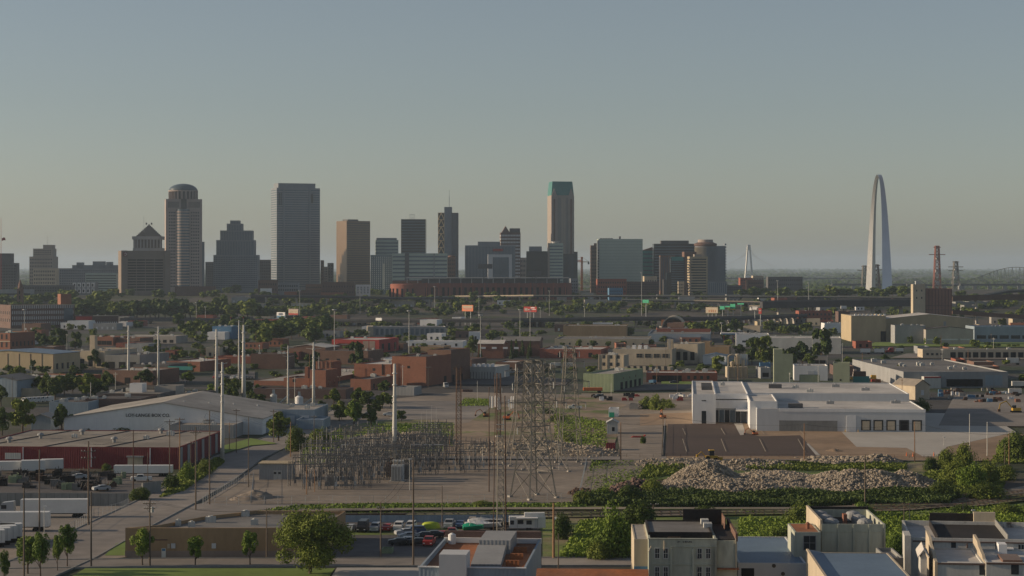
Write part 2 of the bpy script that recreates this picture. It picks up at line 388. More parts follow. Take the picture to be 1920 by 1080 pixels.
# ------------------------------------------------------------------ the land
gb = MB(); ys = [-300, 0, 400, 1000, 1600, 2100]+[2100+30*i for i in range(1, 21)]+[3200, 3500, 3560, 3650, 3800, 5000, 8000, 15000, 40000]
for i, y in enumerate(ys):
    wx = 3000+abs(y)*0.9; gb.v += [(-wx, y, zg(y)), (wx, y, zg(y))]
for i in range(len(ys)-1): gb.f.append((2*i, 2*i+1, 2*i+3, 2*i+2))
mg = mat('earth', (0.075, 0.065, 0.055), world=True, var=0.25, scale=0.012, col2=(0.04, 0.05, 0.02), thr=0.5, soft=0.06)
tag(gb.build('ground', mg), kind='structure')
mat('far woods', (0.035, 0.05, 0.025), world=True, var=0.3, scale=0.002, col2=(0.10, 0.095, 0.06), thr=0.56, soft=0.05)
fb = MB(); ys = [3650, 3800, 5000, 8000, 15000, 40000]
for y in ys:
    wx = 2900+y*0.85; fb.v += [(-wx, y, zg(y)+.5), (wx, y, zg(y)+.5)]
for i in range(len(ys)-1): fb.f.append((2*i, 2*i+1, 2*i+3, 2*i+2))
tag(fb.build('land', 'far woods'), kind='structure')

LV = [0]
def patch(name, m, pts, kind='structure', lvl=None, label=None):
    """a ground sheet given by its corners; each one lies a little above the last"""
    LV[0] += 1; z = 0.02+0.012*LV[0] if lvl is None else lvl
    b = MB(); v = [G(*p) for p in pts]; v = [(p.x, p.y, p.z+z) for p in v]
    a = sum(v[i][0]*v[(i+1)%len(v)][1]-v[(i+1)%len(v)][0]*v[i][1] for i in range(len(v)))
    if a < 0: v.reverse()
    b.add(v, [tuple(range(len(v)))])
    return tag(b.build(name, m), label=label, kind=kind)
def road(name, m, pts, w, markings=False, kerb=False):
    """strip of constant width along ground points; optional kerbs and centre dashes"""
    LV[0] += 1; z = 0.02+0.012*LV[0]; P = [G(*p) for p in pts]; b = MB(); kb = MB(); cl = MB(); Ls = []
    for i, p in enumerate(P):
        d = (P[min(i+1, len(P)-1)]-P[max(i-1, 0)]); d.z = 0; d.normalize(); nn = Vector((-d.y, d.x, 0)); Ls.append((p, nn))
    for (p, nn), (q, n2) in zip(Ls, Ls[1:]):
        b.add([p-nn*w/2+Vector((0,0,z)), q-n2*w/2+Vector((0,0,z)), q+n2*w/2+Vector((0,0,z)), p+nn*w/2+Vector((0,0,z))], [(3,2,1,0)] if True else [])
        if kerb:
            for sg in (-1, 1):
                v = []
                for (c, m_) in ((p, nn), (q, n2)):
                    for o_, zz in ((w/2, -.1), (w/2, z+.14), (w/2+.35, z+.14), (w/2+.35, -.1)): v.append(c+m_*sg*o_+Vector((0,0,zz)))
                kb.add(v, [(0,1,5,4),(1,2,6,5),(2,3,7,6)])
        if markings:
            L = (q-p).length; d = (q-p).normalized(); k = 0.0
            while k < L-3:
                a = p+d*k; c = p+d*(k+3); s_ = nn*0.09; up = Vector((0,0,z+.006))
                cl.add([a-s_+up, c-s_+up, c+s_+up, a+s_+up], [(3,2,1,0)]); k += 9
    tag(b.build(name, m), kind='structure')
    if kerb: tag(kb.build('kerb', 'grey concrete'), kind='structure')
    if markings: tag(cl.build('road_marking', 'line paint'), kind='structure')
# ------------------------------------------------------------------ ground sheets, roads, rails
mat('city floor', (0.06, 0.057, 0.055), world=True, var=0.25, scale=0.015, col2=(0.035, 0.05, 0.02), thr=0.5, soft=0.05)
patch('pavement', 'city floor', [(-900, 780), (2900, 780), (2900, 612), (-900, 612)], lvl=0.02)
patch('gravel_yard', 'gravel', [(372, 950), (1100, 948), (1110, 865), (1100, 740), (860, 735), (700, 752), (600, 800), (470, 880)])
patch('grass_field', 'rough grass', [(560, 872), (700, 862), (850, 845), (850, 792), (760, 783), (640, 800), (570, 840)])
patch('grass_field', 'rough grass', [(860, 762), (918, 762), (918, 748), (870, 745)])
patch('grass_field', 'rough grass', [(1075, 858), (1150, 850), (1140, 784), (1040, 770), (1000, 775), (1060, 830)])
patch('earth_yard', 'dirt', [(830, 862), (1140, 862), (1130, 835), (1060, 815), (900, 800), (840, 812)])
patch('gravel_lot', 'old asphalt', [(730, 788), (917, 786), (917, 760), (870, 752), (742, 752)])
patch('gravel_lot', 'gravel', [(1090, 760), (1340, 775), (1330, 735), (1180, 738), (1090, 738)])
patch('waste_ground', 'waste', [(842, 862), (1140, 862), (1165, 800), (1180, 760), (1090, 742), (1000, 752), (930, 758), (880, 792), (832, 800)])
patch('substation_yard', 'gravel', [(470, 946), (1078, 942), (1100, 866), (640, 862), (540, 880)])
patch('truck_yard', 'old asphalt', [(-500, 1045), (120, 1038), (195, 975), (240, 950), (-500, 950)])
patch('scrap_yard', 'asphalt', [(-80, 948), (245, 948), (330, 890), (-80, 888)])
patch('grass_strip', 'rough grass', [(480, 960), (560, 947), (640, 944), (1100, 944), (2500, 900), (2500, 1012), (1200, 1050), (640, 1046), (640, 982), (600, 975)], lvl=0.05)
patch('grass_field', 'rough grass', [(1380, 1060), (2500, 1060), (2500, 950), (1200, 962), (1040, 975), (1040, 1046), (1215, 1046)])
patch('pavement', 'old asphalt', [(200, 1000), (620, 975), (560, 948), (380, 945), (290, 960)])
patch('parking_lot', 'asphalt', [(600, 1046), (1012, 1046), (1012, 974), (600, 972)])
patch('grass_strip', 'rough grass', [(640, 1005), (800, 1005), (885, 1000), (885, 990), (640, 996)])
patch('gravel_path', 'gravel', [(-60, 1090), (240, 1046), (260, 1000), (240, 985), (100, 1010), (-60, 1030)])
road('street', 'old asphalt', [(-60, 1120), (110, 1046), (205, 995), (300, 948), (380, 905), (445, 860), (540, 820), (620, 792), (660, 768)], 15, kerb=True)
road('street', 'old asphalt', [(-80, 1062), (300, 1057), (700, 1056), (1100, 1055), (1260, 1055)], 10.5, kerb=True)
patch('lawn', 'lawn', [(160, 1068), (628, 1068), (600, 1110), (90, 1110)])
patch('grass_verge', 'lawn', [(196, 1044), (234, 1044), (236, 1016), (218, 1022)])
patch('pavement', 'pale concrete', [(632, 1067), (800, 1067), (790, 1110), (605, 1110)])
patch('service_road', 'old asphalt', [(640, 862), (1850, 866), (1860, 858), (640, 857)])
patch('dirt_road', 'gravel', [(1075, 935), (1150, 930), (1240, 862), (1243, 800), (1330, 790), (1330, 772), (1180, 758), (1150, 775), (1165, 862), (1100, 880)])
patch('grass_field', 'rough grass', [(1190, 905), (1310, 895), (1750, 905), (1760, 868), (1230, 866)])
patch('dirt_yard', 'dirt', [(1250, 862), (1920, 866), (2500, 850), (2500, 820), (1760, 815), (1600, 812), (1390, 790), (1250, 790)])
patch('dirt_yard', 'dirt', [(1200, 800), (1300, 795), (1300, 775), (1200, 778)])
patch('parking_lot', 'new asphalt', [(1247, 857), (1535, 857), (1500, 818), (1425, 820), (1392, 812), (1378, 796), (1252, 797)])
patch('concrete_apron', 'pale concrete', [(1578, 812), (1606, 840), (1700, 842), (1730, 858), (1760, 858), (1775, 840), (1905, 812), (1850, 778), (1735, 776), (1735, 812)])
patch('footpath', 'pale concrete', [(1376, 795), (1392, 794), (1398, 817), (1388, 818)])
patch('footpath', 'pale concrete', [(1512, 834), (1516, 834), (1538, 856), (1530, 856)])
patch('service_lot', 'old asphalt', [(1760, 800), (2300, 805), (2300, 735), (1790, 742)])
patch('street', 'asphalt', [(850, 722), (1060, 724), (1070, 712), (930, 704), (860, 712)])
patch('street', 'asphalt', [(1150, 735), (1300, 732), (1300, 722), (1210, 722)])
patch('street', 'old asphalt', [(1645, 722), (1700, 722), (1690, 690), (1655, 690)])
patch('car_park', 'asphalt', [(400, 712), (478, 712), (478, 698), (400, 698)])
patch('car_park', 'old asphalt', [(1670, 672), (2000, 676), (2000, 664), (1700, 664)])
patch('grass_field', 'lawn', [(1625, 650), (2000, 652), (2000, 643), (1640, 643)])
patch('grass_verge', 'lawn', [(412, 856), (470, 838), (520, 834), (470, 824), (420, 838)])
patch('grass_field', 'lawn', [(1240, 722), (1340, 722), (1340, 717), (1240, 717)])
# a slope of pale ballast round the substation yard, and the gravel track beside the rails
patch('gravel_track', 'gravel', [(560, 958), (900, 955), (1140, 955), (1500, 955), (1740, 947), (1920, 915), (1960, 915), (1960, 922), (1760, 952), (1500, 958), (1140, 958), (900, 959), (560, 962)])
def track(pts):
    LV[0] += 1; z = 0.05+0.012*LV[0]; P = []
    for a, b in zip(pts, pts[1:]):
        A, Bp = G(*a), G(*b)
        for t in range(4): P.append(A.lerp(Bp, t/4))
    P.append(G(*pts[-1])); bal = MB(); rl = MB(); sl_ = MB()
    for p, q in zip(P, P[1:]):
        d = (q-p).normalized(); n = Vector((-d.y, d.x, 0)); up = Vector((0, 0, z))
        bal.add([p-n*1.7+up, q-n*1.7+up, q+n*1.7+up, p+n*1.7+up], [(3,2,1,0)])
        for s_ in (-.75, .75): rl.bar(p+n*s_+up+Vector((0,0,.2)), q+n*s_+up+Vector((0,0,.17)), .075)
        k = 0; L = (q-p).length
        while k < L: c = p+d*k+up+Vector((0,0,.06)); sl_.bar(c-n*1.25, c+n*1.25, .07); k += 2.2
    tag(bal.build('ballast_bed', 'ballast'), kind='structure')
    tag(sl_.build('railway_sleepers', 'rusty lattice'), kind='structure'); tag(rl.build('railway_rails', 'rail'), kind='structure')
track([(470, 969), (760, 968), (1150, 965), (1500, 961), (1680, 954), (1790, 944), (1860, 934), (1960, 918)])
track([(580, 974), (760, 973), (1150, 971), (1500, 966), (1700, 959), (1810, 949), (1880, 938), (1960, 926)])
track([(1640, 957), (1720, 955), (1830, 951), (1900, 942), (1960, 936)])
track([(1600, 951), (1700, 949), (1770, 939), (1830, 930), (1890, 922)])
# painted bay lines on the new car park
lb = MB(); zz = 0.04+0.012*LV[0]
for i in range(0, 7, 2):
    for (ya, yb) in ((806, 818), (826, 850)):
        a = G(1280+i*36, ya); b_ = G(1283+i*37+(yb-ya)*.18, yb); lb.add([a+Vector((-.12,0,zz)), b_+Vector((-.12,0,zz)), b_+Vector((.12,0,zz)), a+Vector((.12,0,zz))], [(0,1,2,3)])
tag(lb.build('road_marking', 'line paint'), kind='structure')

# ------------------------------------------------------------------ elevated roads
def viaduct(name, label, pts, D, w, th, m='deck', rail='dark stone', piers=True, gap=30, group=None):
    root = empty(name, at((pts[0][0]+pts[-1][0])/2, 560, D)*1.0); root.location.z = zg(D)
    tag(root, label, 'viaduct', group); o0 = root.location
    P = [at(x, y, D+dd)-o0 for x, y, dd in pts]; dk = MB(); rb = MB()
    for p, q in zip(P, P[1:]):
        v = []
        for c in (p, q):
            for (yy, z_) in ((0, 0), (0, -th), (w, -th), (w, 0)): v.append((c.x, c.y+yy, c.z+z_))
        dk.add(v, [(0,1,5,4),(1,2,6,5),(2,3,7,6),(3,0,4,7),(0,3,2,1),(4,5,6,7)])
        for yy in (-.25, w-.2):
            v = []
            for c in (p, q):
                for (a, z_) in ((yy, -.2), (yy+.4, -.2), (yy+.4, 1.0), (yy, 1.0)): v.append((c.x, c.y+a, c.z+z_))
            rb.add(v, [(0,1,5,4),(1,2,6,5),(2,3,7,6),(3,0,4,7)])
    dk.build('deck', m, root); rb.build('parapet', rail, root)
    if piers:
        for p, q in zip(P, P[1:]):
            L = (q-p).length; n = max(1, int(L/gap))
            for i in range(n):
                c = p.lerp(q, (i+.5)/n)
                MB().box(c.x-.9, c.x+.9, c.y+w*.25, c.y+w*.75, -3, c.z-th-1.3).box(c.x-1, c.x+1, c.y+.5, c.y+w-.5, c.z-th-1.4, c.z-th+.02).build('pier', 'concrete', root)
    return root
viaduct('elevated_road', 'long dark elevated road on concrete piers, nearest one, crossing behind the vaulted shed', [(600, 601, 40), (960, 600, 0), (1180, 597, 0), (1320, 597, 0), (1440, 594, 60), (1520, 590, 150)], 1900, 24, 2.4, gap=14)
viaduct('elevated_road', 'thin pale-edged elevated road running below the towers to the right frame edge', [(850, 556, 60), (1000, 554.5, 0), (1200, 555, 0), (1440, 556, 0), (1700, 558, 0), (1960, 562, 0)], 2480, 14, 1.6, rail='cream wall')
viaduct('elevated_road', 'short pale-edged ramp in front of the long thin elevated road', [(1166, 562, 0), (1300, 564, 0), (1440, 567, -20)], 2380, 12, 1.6, rail='cream wall')
viaduct('elevated_road', 'dark double elevated road left of the tan grain elevator', [(1430, 566, 0), (1560, 564, 0), (1720, 562, 0)], 2200, 26, 7, rail='dark stone')
viaduct('railway_viaduct', 'dark steel railway viaduct right of the brick silo block', [(1786, 556, 0), (1880, 554, 0), (1970, 553, 0)], 2260, 12, 5, m='rusty lattice', rail='rusty lattice')
viaduct('railway_viaduct', 'brown lower railway viaduct crossing under the steel one at the right edge', [(1786, 583, 0), (1880, 590, 0), (1970, 596, 0)], 1950, 9, 3, m='brown brick', rail='brown brick')
viaduct('elevated_road', 'curving upper road deck at the right edge beyond the brick silo block', [(1850, 553, 0), (1890, 545, 0), (1970, 541, 0)], 2560, 12, 3, rail='grey concrete')
viaduct('elevated_road', 'wide dark motorway deck west of downtown behind the monopoles', [(225, 598, 0), (330, 599, 0), (480, 600, 0), (600, 601, 0)], 2010, 22, 2, m='dark stone')
viaduct('elevated_road', 'dark deck in front of the red stadium, below the towers', [(470, 554, 0), (640, 556, 0), (760, 559, 0), (850, 558, 0)], 2400, 14, 2)
# ------------------------------------------------------------------ downtown towers (three kilometres off)
def tower(name, label, x0, x1, yt, yb, D, dep, rot, wall, roof='dark roof', g=None, cat='tower', sides='FL', gm='window', par=1.0):
    b = Bld(name, label, cat, x0, x1, yb, yt, dep, rot, wall, roof, D=D, par=par)
    if g:
        for f in sides: b.glaze(f, g[0], g[1] if f == 'F' else max(2, int(g[1]*dep/b.w)), g[2], g[3], m=gm, z0=6)
    return b
def px(b, w): return w*b.D/FX
# far left dark block, steps and flag
t = tower('office_block', 'dark stepped office block at the left frame edge', -30, 31, 493, 545, 2900, 30, -6, 'dark stone', g=(9, 12, .5, .6))
t.block(0, t.w*.85, 2, 24, hz(475, 2900)-18, z0=t.h); 
t = tower('office_block', 'cream stepped old tower with a mast, between dark block and long grey block', 55, 99, 481, 530, 3150, 30, 3, 'beige stone', g=(9, 14, .5, .5))
t.block(px(t,6), t.w-1, 3, 24, hz(466, t.D)-18, z0=t.h-.1); t.block(px(t,24), t.w-px(t,2), 6, 20, hz(459, t.D)-18, z0=hz(466, t.D)-18.2)
t.glaze('F', 3, 10, .5, .5, z0=t.h+2, z1=hz(466, t.D)-20, u0=px(t,8), u1=t.w-3, yy=3)
MB().bar((px(t,31), 10, t.h), (px(t,31), 10, hz(441, t.D)-18), .35, 4, .15).build('mast', 'galvanised', t.root)
t = tower('office_block', 'low cream wing at the foot of the cream stepped tower', 62, 104, 503, 532, 3080, 20, 3, 'cream wall', g=(5, 12, .5, .5))
t = tower('office_block', 'long grey masonry block with roof huts left of the brown office slab', 104, 222, 503, 545, 3250, 40, -6, 'grey stone', g=(7, 34, .5, .4))
for (a, c, y) in ((30, 116, 497), (38, 50, 492), (68, 90, 490), (93, 104, 491)): t.part('roof_hut', 'grey stone', px(t,a), px(t,c), 6, 26, t.h-.5, hz(y, t.D)-18)
t = tower('office_block', 'pale grey low block with white bays left of the brown office slab', 135, 180, 529, 556, 2780, 25, -4, 'grey stone')
for i in range(2):
    for j in range(5): t.part('bay_frame', 'white wall', px(t,2+j*8.5), px(t,8+j*8.5), -1.2, .2, 3+i*8, 9.5+i*8)
    t.row('F', 5, 4.2+i*8, px(t,3), 4, 0.5, t.w-px(t,2), name='window')
    for o in t.root.children:
        if o.name.startswith('window'): o.location.y = -1.25
tower('office_block', 'greenish low slab beside the white-bayed block', 160, 219, 512, 556, 2900, 20, -4, 'green glass', g=(6, 1, .4, 1))
tower('office_block', 'long low dark block behind the church spire at left', 40, 136, 535, 556, 2700, 20, -4, 'dark stone', g=(2, 20, .5, .6))
tower('office_block', 'low grey metal hall at the left frame edge below the dark stepped block', -20, 58, 543, 566, 2500, 25, -4, 'grey metal', 'grey roof', g=(1, 1, .3, 1), cat='hall')
# brown office slab with the logo
D = 2750; t = tower('office_tower', 'brown office slab with a white chevron logo and horizontal window strips', 228, 318, 470, 560, D, 30, -20, 'taupe')
t.part('shaft', 'taupe', -px(t,1), px(t,10), -px(t,2), 2, -1, t.h+.3); t.part('shaft', 'taupe', t.w-px(t,10), t.w+1, -px(t,2), 2, -1, t.h+.3)
t.glaze('F', 12, 4, .55, .93, z0=6, z1=t.h-11, u0=px(t,11), u1=t.w-px(t,12), m='dark opening')
t.part('logo_panel', 'red metal', px(t,3), px(t,10), -2.9, -2.2, t.h-8, t.h-2)
lg = MB()
for s_ in (-1, 1): lg.bar((px(t,6.5), -3, t.h-5+s_*2), (px(t,6.5)+2, -3, t.h-5), .45); lg.bar((px(t,6.5), -3, t.h-5+s_*2), (px(t,6.5)-1.4, -3, t.h-5+s_*.8), .4)
lg.build('chevron_logo', 'white paint', t.root)
# law courts: colonnade and pyramid roof
D = 3050; t = tower('courthouse_tower', 'old courthouse tower with colonnade and stepped pyramid roof', 249, 303, 465, 560, D, 44, -3, 'grey stone', sides='')
w = t.w; z0 = t.h; z1 = hz(449, D)-18; z2 = hz(443, D)-18; z3 = hz(420, D)-18
t.part('drum', 'dark stone', 4, w-4, 4, 40, z0-1, z1)
for i in range(9): t.part('column', 'grey stone', 1+(w-4)*i/8, 3+(w-4)*i/8, 0, 2, z0-.5, z1)
for i in range(6): t.part('column', 'grey stone', 0.2, 2, 4+6*i, 6+6*i, z0-.5, z1)
t.part('entablature', 'grey stone', -1, w+1, -1, 45, z1, z2)
b = MB(); n = 9
for i in range(n): f0 = i/n; q = (w/2-4)*f0; b.box(5+q, w-5-q, 5+q, 39-q if 39-q > 5+q else 6+q, z2+(z3-z2)*i/n, z2+(z3-z2)*(i+1)/n)
b.build('pyramid_roof', 'dark stone', t.root)
for s_ in (0, 1): t.part('finial', 'dark stone', w/2-5+s_*8, w/2-3+s_*8, 20, 23, z3-.5, z3+2.5)
MB().bar((px(t,19), 10, z2), (px(t,19), 10, hz(405, D)-18), .25).build('mast', 'galvanised', t.root)
# domed courthouse
D = 3000; t = tower('domed_tower', 'tall domed tower with drum and curved glazed bay', 311, 379, 373, 535, D, 46, -12, 'pink stone', g=None)
w = t.w; h = t.h
t.glaze('F', 1, 11, 1, .5, z0=h-13, z1=h-4, u0=3, u1=w*.36, m='dark glass'); t.glaze('F', 1, 11, 1, .5, z0=h-13, z1=h-4, u0=w*.62, u1=w-3, m='dark glass')
t.glaze('F', 24, 4, .45, .55, z0=8, z1=h-18, u0=4, u1=w*.27); t.glaze('F', 24, 4, .45, .55, z0=8, z1=h-18, u0=w*.68, u1=w-4)
for i in range(27):
    z = 8+i*(hz(393, D)-26)/27; q = MB().lathe([(px(t,13.5), z), (px(t,13.5), z+2.2)], w*.47, 2, 20, math.pi, 2*math.pi); q.build('balcony_band', 'pink stone', t.root)
MB().lathe([(px(t,12.6), 0), (px(t,12.6), hz(392, D)-18), (.1, hz(392, D)-17.5)], w*.47, 2, 20).build('curved_bay', 'blue glass', t.root)
MB().box(w*.42, w*.57, -.6, .3, hz(391, D)-18, h+.5).build('centre_glazing', 'dark glass', t.root)
r_ = px(t,27); zc = hz(358, D)-18
MB().lathe([(r_*.9, h-1), (r_*.9, zc)], w*.5, 26, 28).build('drum', 'dark glass', t.root)
for i in range(22):
    a = 2*math.pi*i/22; q = MB().box(-1.3, 1.3, -1.3, 1.3, h-1, zc); q.v = [(x+w*.5+r_*.96*math.cos(a), y+26+r_*.96*math.sin(a), z) for x, y, z in q.v]; q.build('column', 'pink stone', t.root)
MB().lathe([(r_*1.03, zc), (r_*1.03, zc+1.6), (r_, zc+1.7)], w*.5, 26, 32).build('cornice', 'pink stone', t.root)
hd = hz(343, D)-18-zc-1.5
MB().lathe([(r_*math.cos(a*math.pi/16), zc+1.6+hd*math.sin(a*math.pi/16)) for a in range(0, 8)]+[(.3, zc+1.6+hd)], w*.5, 26, 32).build('dome', mat('dome', (0.07, 0.10, 0.13), rough=.4, var=.08), t.root, smooth=True)
t.part('side_wing', 'grey stone', w, w+px(t,5), 8, 34, -1, hz(453, D)-18)
tower('low_block', 'dark brown low block at the foot of the domed tower', 328, 402, 537, 556, 2700, 20, -3, 'dark brick', cat='block')
tower('office_block', 'brown block between the domed tower and the grey stepped tower', 385, 402, 491, 536, 3300, 20, -3, 'dark stone', g=(10, 4, .5, .5))
# stepped grey tower
D = 3080; t = tower('stepped_tower', 'grey art deco tower with stepped shoulders right of the domed tower', 400, 483, 478, 545, D, 46, -3, 'grey stone', g=(16, 26, .45, .45), sides='F')
zt = t.h
for (a, c, y, y0, y1) in ((5, 76, 450, 3, 42), (12, 72, 432, 6, 38), (24, 53, 419, 9, 34), (30, 48, 413, 12, 30)):
    hh = hz(y, D)-18; t.block(px(t,a), px(t,c), y0, y1, hh, z0=zt-1, par=.4)
    b = MB(); k = a+1.5
    while k < c-1:
        b.add([(px(t,k), y0-.1, zt), (px(t,k+1.1), y0-.1, zt), (px(t,k+1.1), y0-.1, hh-2), (px(t,k), y0-.1, hh-2)], [(0,1,2,3)]); k += 3
    b.build('glazing', 'blue glass', t.root); zt = hh
tower('office_block', 'dark low block between the stepped tower and the tallest left slab', 480, 512, 487, 545, 3250, 20, -3, 'dark stone', g=(9, 7, .5, .5))
# broad slab 508-600
D = 3200; t = tower('office_tower', 'broad grey slab tower with notched shoulders and a sunlit left edge', 519, 600, 352, 530, D, 38, -21, 'grey stone', g=(42, 1, .45, 1), sides='FL', gm='blue glass')
t.block(px(t,4), px(t,76), 4, 34, hz(343, D)-18, z0=t.h-1)
t.part('pier', 'grey stone', px(t,12), px(t,15), -.9, .2, -1, t.h+.2); t.part('pier', 'grey stone', px(t,62), px(t,65), -.9, .2, -1, t.h+.2)
t.glaze('F', 1, 1, 1, 1, z0=t.h-24, z1=t.h-9, u0=px(t,66), u1=px(t,70), m='dark glass', y=.3); t.glaze('F', 1, 2, 1, .6, z0=t.h-28, z1=t.h-8, u0=px(t,3), u1=px(t,10), m='dark glass', y=.3)
for i, (a, c, y, col) in enumerate(((601, 607, 488, 'brown brick'), (607, 615, 500, 'beige stone'), (614, 625, 493, 'dark stone'))):
    tower('office_block', ('narrow brown block right against the broad slab tower', 'tiny beige block between two dark ones, right of the broad slab', 'narrow dark block left of the bronze tower')[i], a, c, y, 530, 3260+i*9, 15, -3, col, g=(8, 2, .5, .5))
# bronze tower
D = 3100; t = tower('office_tower', 'bronze glass tower showing a sunlit left face and dark front', 650, 694, 414, 530, D, 34, -33, 'bronze glass', g=(29, 14, .22, 1), gm='dark glass', sides='F')
t.part('roof_hut', 'dark stone', px(t,8), px(t,30), 8, 26, t.h-1, t.h+2.5); t.row('L', 4, 8, 3, 20, 10, 30)
# glassy mid building
D = 3150; t = tower('office_tower', 'pale glass office tower with stepped top between bronze and black towers', 704, 747, 450, 530, D, 30, -5, 'green glass', g=(14, 1, .45, 1), gm='blue glass')
t.part('roof_hut', 'grey stone', px(t,2), px(t,40), 3, 24, t.h-1, hz(446, D)-18)
t = tower('office_tower', 'dark blue-grey slab with a pale vertical strip, below the pale glass tower', 695, 736, 478, 555, 2850, 26, -5, 'blue glass', g=(18, 10, .5, .3), gm='grey panel')
t.part('stair_strip', 'pale metal', px(t,22), px(t,26), -.4, .2, 8, px(t, 58))
t = tower('office_tower', 'black glass box tower with a frame on its roof', 752, 798, 411, 530, 3200, 36, 0, 'dark glass', g=(24, 1, .3, 1), gm='blue glass', sides='F')
b = MB()
for i in range(3): b.bar((px(t,16+i*4), 10, t.h-.5), (px(t,16+i*4), 10, t.h+8), .3)
b.bar((px(t,15), 10, t.h+7.5), (px(t,25), 10, t.h+7.5), .3).bar((px(t,16), 10, t.h+2), (px(t,24), 10, t.h+2), .25); b.build('roof_frame', 'galvanised', t.root)
t = tower('office_block', 'wide grey-green banded block before the black and braced towers', 735, 839, 475, 532, 2820, 26, -2, 'green glass', g=(9, 1, .4, 1), gm='blue glass')
t.part('shaft', 'dark stone', px(t,24), px(t,32), -.8, .2, 2, t.h+.5); t.part('shaft', 'grey stone', px(t,78), px(t,80), -.6, .2, 2, t.h)
# cross-braced tower
D = 3180; t = tower('braced_tower', 'slim tower with orange cross bracing on its left part and a mast', 847, 859, 399, 530, D, 22, 0, 'dark stone', g=(40, 1, .4, 1), gm='blue glass', sides='F')
xo = px(t,-13); t.part('core', 'grey stone', px(t,-14), 0, 2, 22, -1, hz(388, D)-18)
t.part('glass_wing', 'dark glass', px(t,-26), px(t,-14), 3, 20, -1, t.h)
b = MB(); n = 6; zh = (t.h-60)/n
for i in range(n):
    a0, a1 = px(t,-25.5), px(t,-14.3); z = 60+i*zh; xm = (a0+a1)/2
    b.bar((a0, 2.4, z), (xm, 2.1, z+zh), .8).bar((a1, 2.4, z), (xm, 2.1, z+zh), .8).bar((a0, 2.4, z), (a1, 2.4, z), .7)
b.bar((px(t,-25.5), 2.4, 60), (px(t,-25.5), 2.4, t.h), .5).bar((px(t,-14.3), 2.4, 60), (px(t,-14.3), 2.4, t.h), .5).bar((px(t,-25.5), 2.4, t.h), (px(t,-14.3), 2.4, t.h), .5)
b.build('cross_bracing', 'brace', t.root)
MB().bar((px(t,-5), 10, hz(388, D)-19), (px(t,-5), 10, hz(368, D)-18), .5).bar((px(t,-5), 10, hz(368, D)-18), (px(t,-5), 10, hz(356, D)-18), .2).build('mast', 'galvanised', t.root)
t = tower('office_block', 'small brown round-topped block right of the banded block', 839, 854, 482, 532, 2900, 18, -2, 'brown brick', g=(8, 4, .5, .5))
MB().lathe([(px(t,6.5), t.h-1), (px(t,6.5), t.h+1.6), (px(t,5), t.h+2.4)], t.w/2, 8, 16).build('rounded_top', 'brown brick', t.root)
# hotel slab with the red sign
D = 2880; t = tower('hotel_slab', 'wide ribbed hotel slab with a small red roof sign', 872, 966, 460, 532, D, 24, -2, 'grey stone', g=(1, 34, 1, .45), gm='blue glass')
t.part('roof_hut', 'grey stone', px(t,24), px(t,66), 5, 20, t.h-1, hz(453, D)-18)
t.part('roof_sign', 'red paint', px(t,52), px(t,71), -.9, -.2, t.h-8.5, t.h-5)
t = tower('hotel_wing', 'grey boxy wing in front of the wide ribbed hotel slab', 915, 960, 477, 532, 2800, 16, -2, 'grey panel', g=None, cat='hotel')
t.part('blind_panel', 'blue glass', px(t,9), px(t,39), -.3, .2, 4, t.h-4)
# tower with pointed crown
D = 3120; t = tower('pointed_tower', 'dark banded tower with a small gabled crown left of the copper-roofed skyscraper', 939, 976, 436, 532, D, 34, -3, 'dark brick', g=(16, 12, .5, .75), gm='grey panel')
t.block(px(t,18), px(t,36.5), 3, 30, hz(428, D)-18, z0=t.h-1, wall='dark stone')
q = MB().gable(px(t,2), px(t,17), 3, 28, t.h-.2, hz(424, D)-18-t.h, over=0); q.add([(px(t,2), 3.2, t.h-.5), (px(t,17), 3.2, t.h-.5), (px(t,9.5), 3.2, hz(424, D)-18)], [(0,1,2)]); q.build('gabled_crown', 'dark brick', t.root)
tower('office_block', 'pale distant block in the gap right of the hotel slab', 968, 990, 483, 528, 3320, 20, 0, 'beige stone', g=(6, 6, .5, .5))
t = tower('office_block', 'dark glass cube with a grey plant room on top, left of the copper-roofed skyscraper', 987, 1027, 471, 522, 2900, 26, 0, 'dark glass', g=None)
t.part('plant_room', 'grey stone', px(t,5), px(t,29), 4, 20, t.h-1, hz(462, t.D)-18); t.part('base', 'teal', -.5, t.w+.5, -.6, 1, -1, 9)
# skyscraper with copper roof
D = 3190; t = Bld('skyscraper', 'tallest skyscraper with a teal copper roof and gabled shoulders', 'skyscraper', 1034, 1076, 530, 366, 42, -8, 'beige stone', 'copper', D=D, par=.5)
w, h = t.w, t.h; zt = hz(340, D)-18
q = MB(); c = 2.0
q.add([(0,0,h),(w,0,h),(w,42,h),(0,42,h),(c,3,zt),(w-c,3,zt),(w-c,39,zt),(c,39,zt)], [(0,1,5,4),(1,2,6,5),(2,3,7,6),(3,0,4,7),(4,5,6,7)]); q.build('copper_roof', 'copper', t.root)
for (a, c_, m_) in ((-.3, px(t,11), 'pink stone'), (w-px(t,11), w+.3, 'beige stone')):
    am = (a+c_)/2; zz_ = h+px(t, 13); q = MB(); v = [(a,-.9,-1),(c_,-.9,-1),(c_,-.9,h-2),(am,-.9,zz_),(a,-.9,h-2),(a,6,-1),(c_,6,-1),(c_,6,h-2),(am,6,zz_),(a,6,h-2)]
    q.add(v, [(0,1,2,3,4),(9,8,7,6,5),(1,6,7,2),(5,0,4,9),(2,7,8,3),(3,8,9,4)]); q.build('gabled_pier', m_, t.root)
    t.glaze('F', 1, 1, 1, 1, z0=10, z1=h-6, u0=am-1.4, u1=am+1.4, y=1.0, m='brown brick')
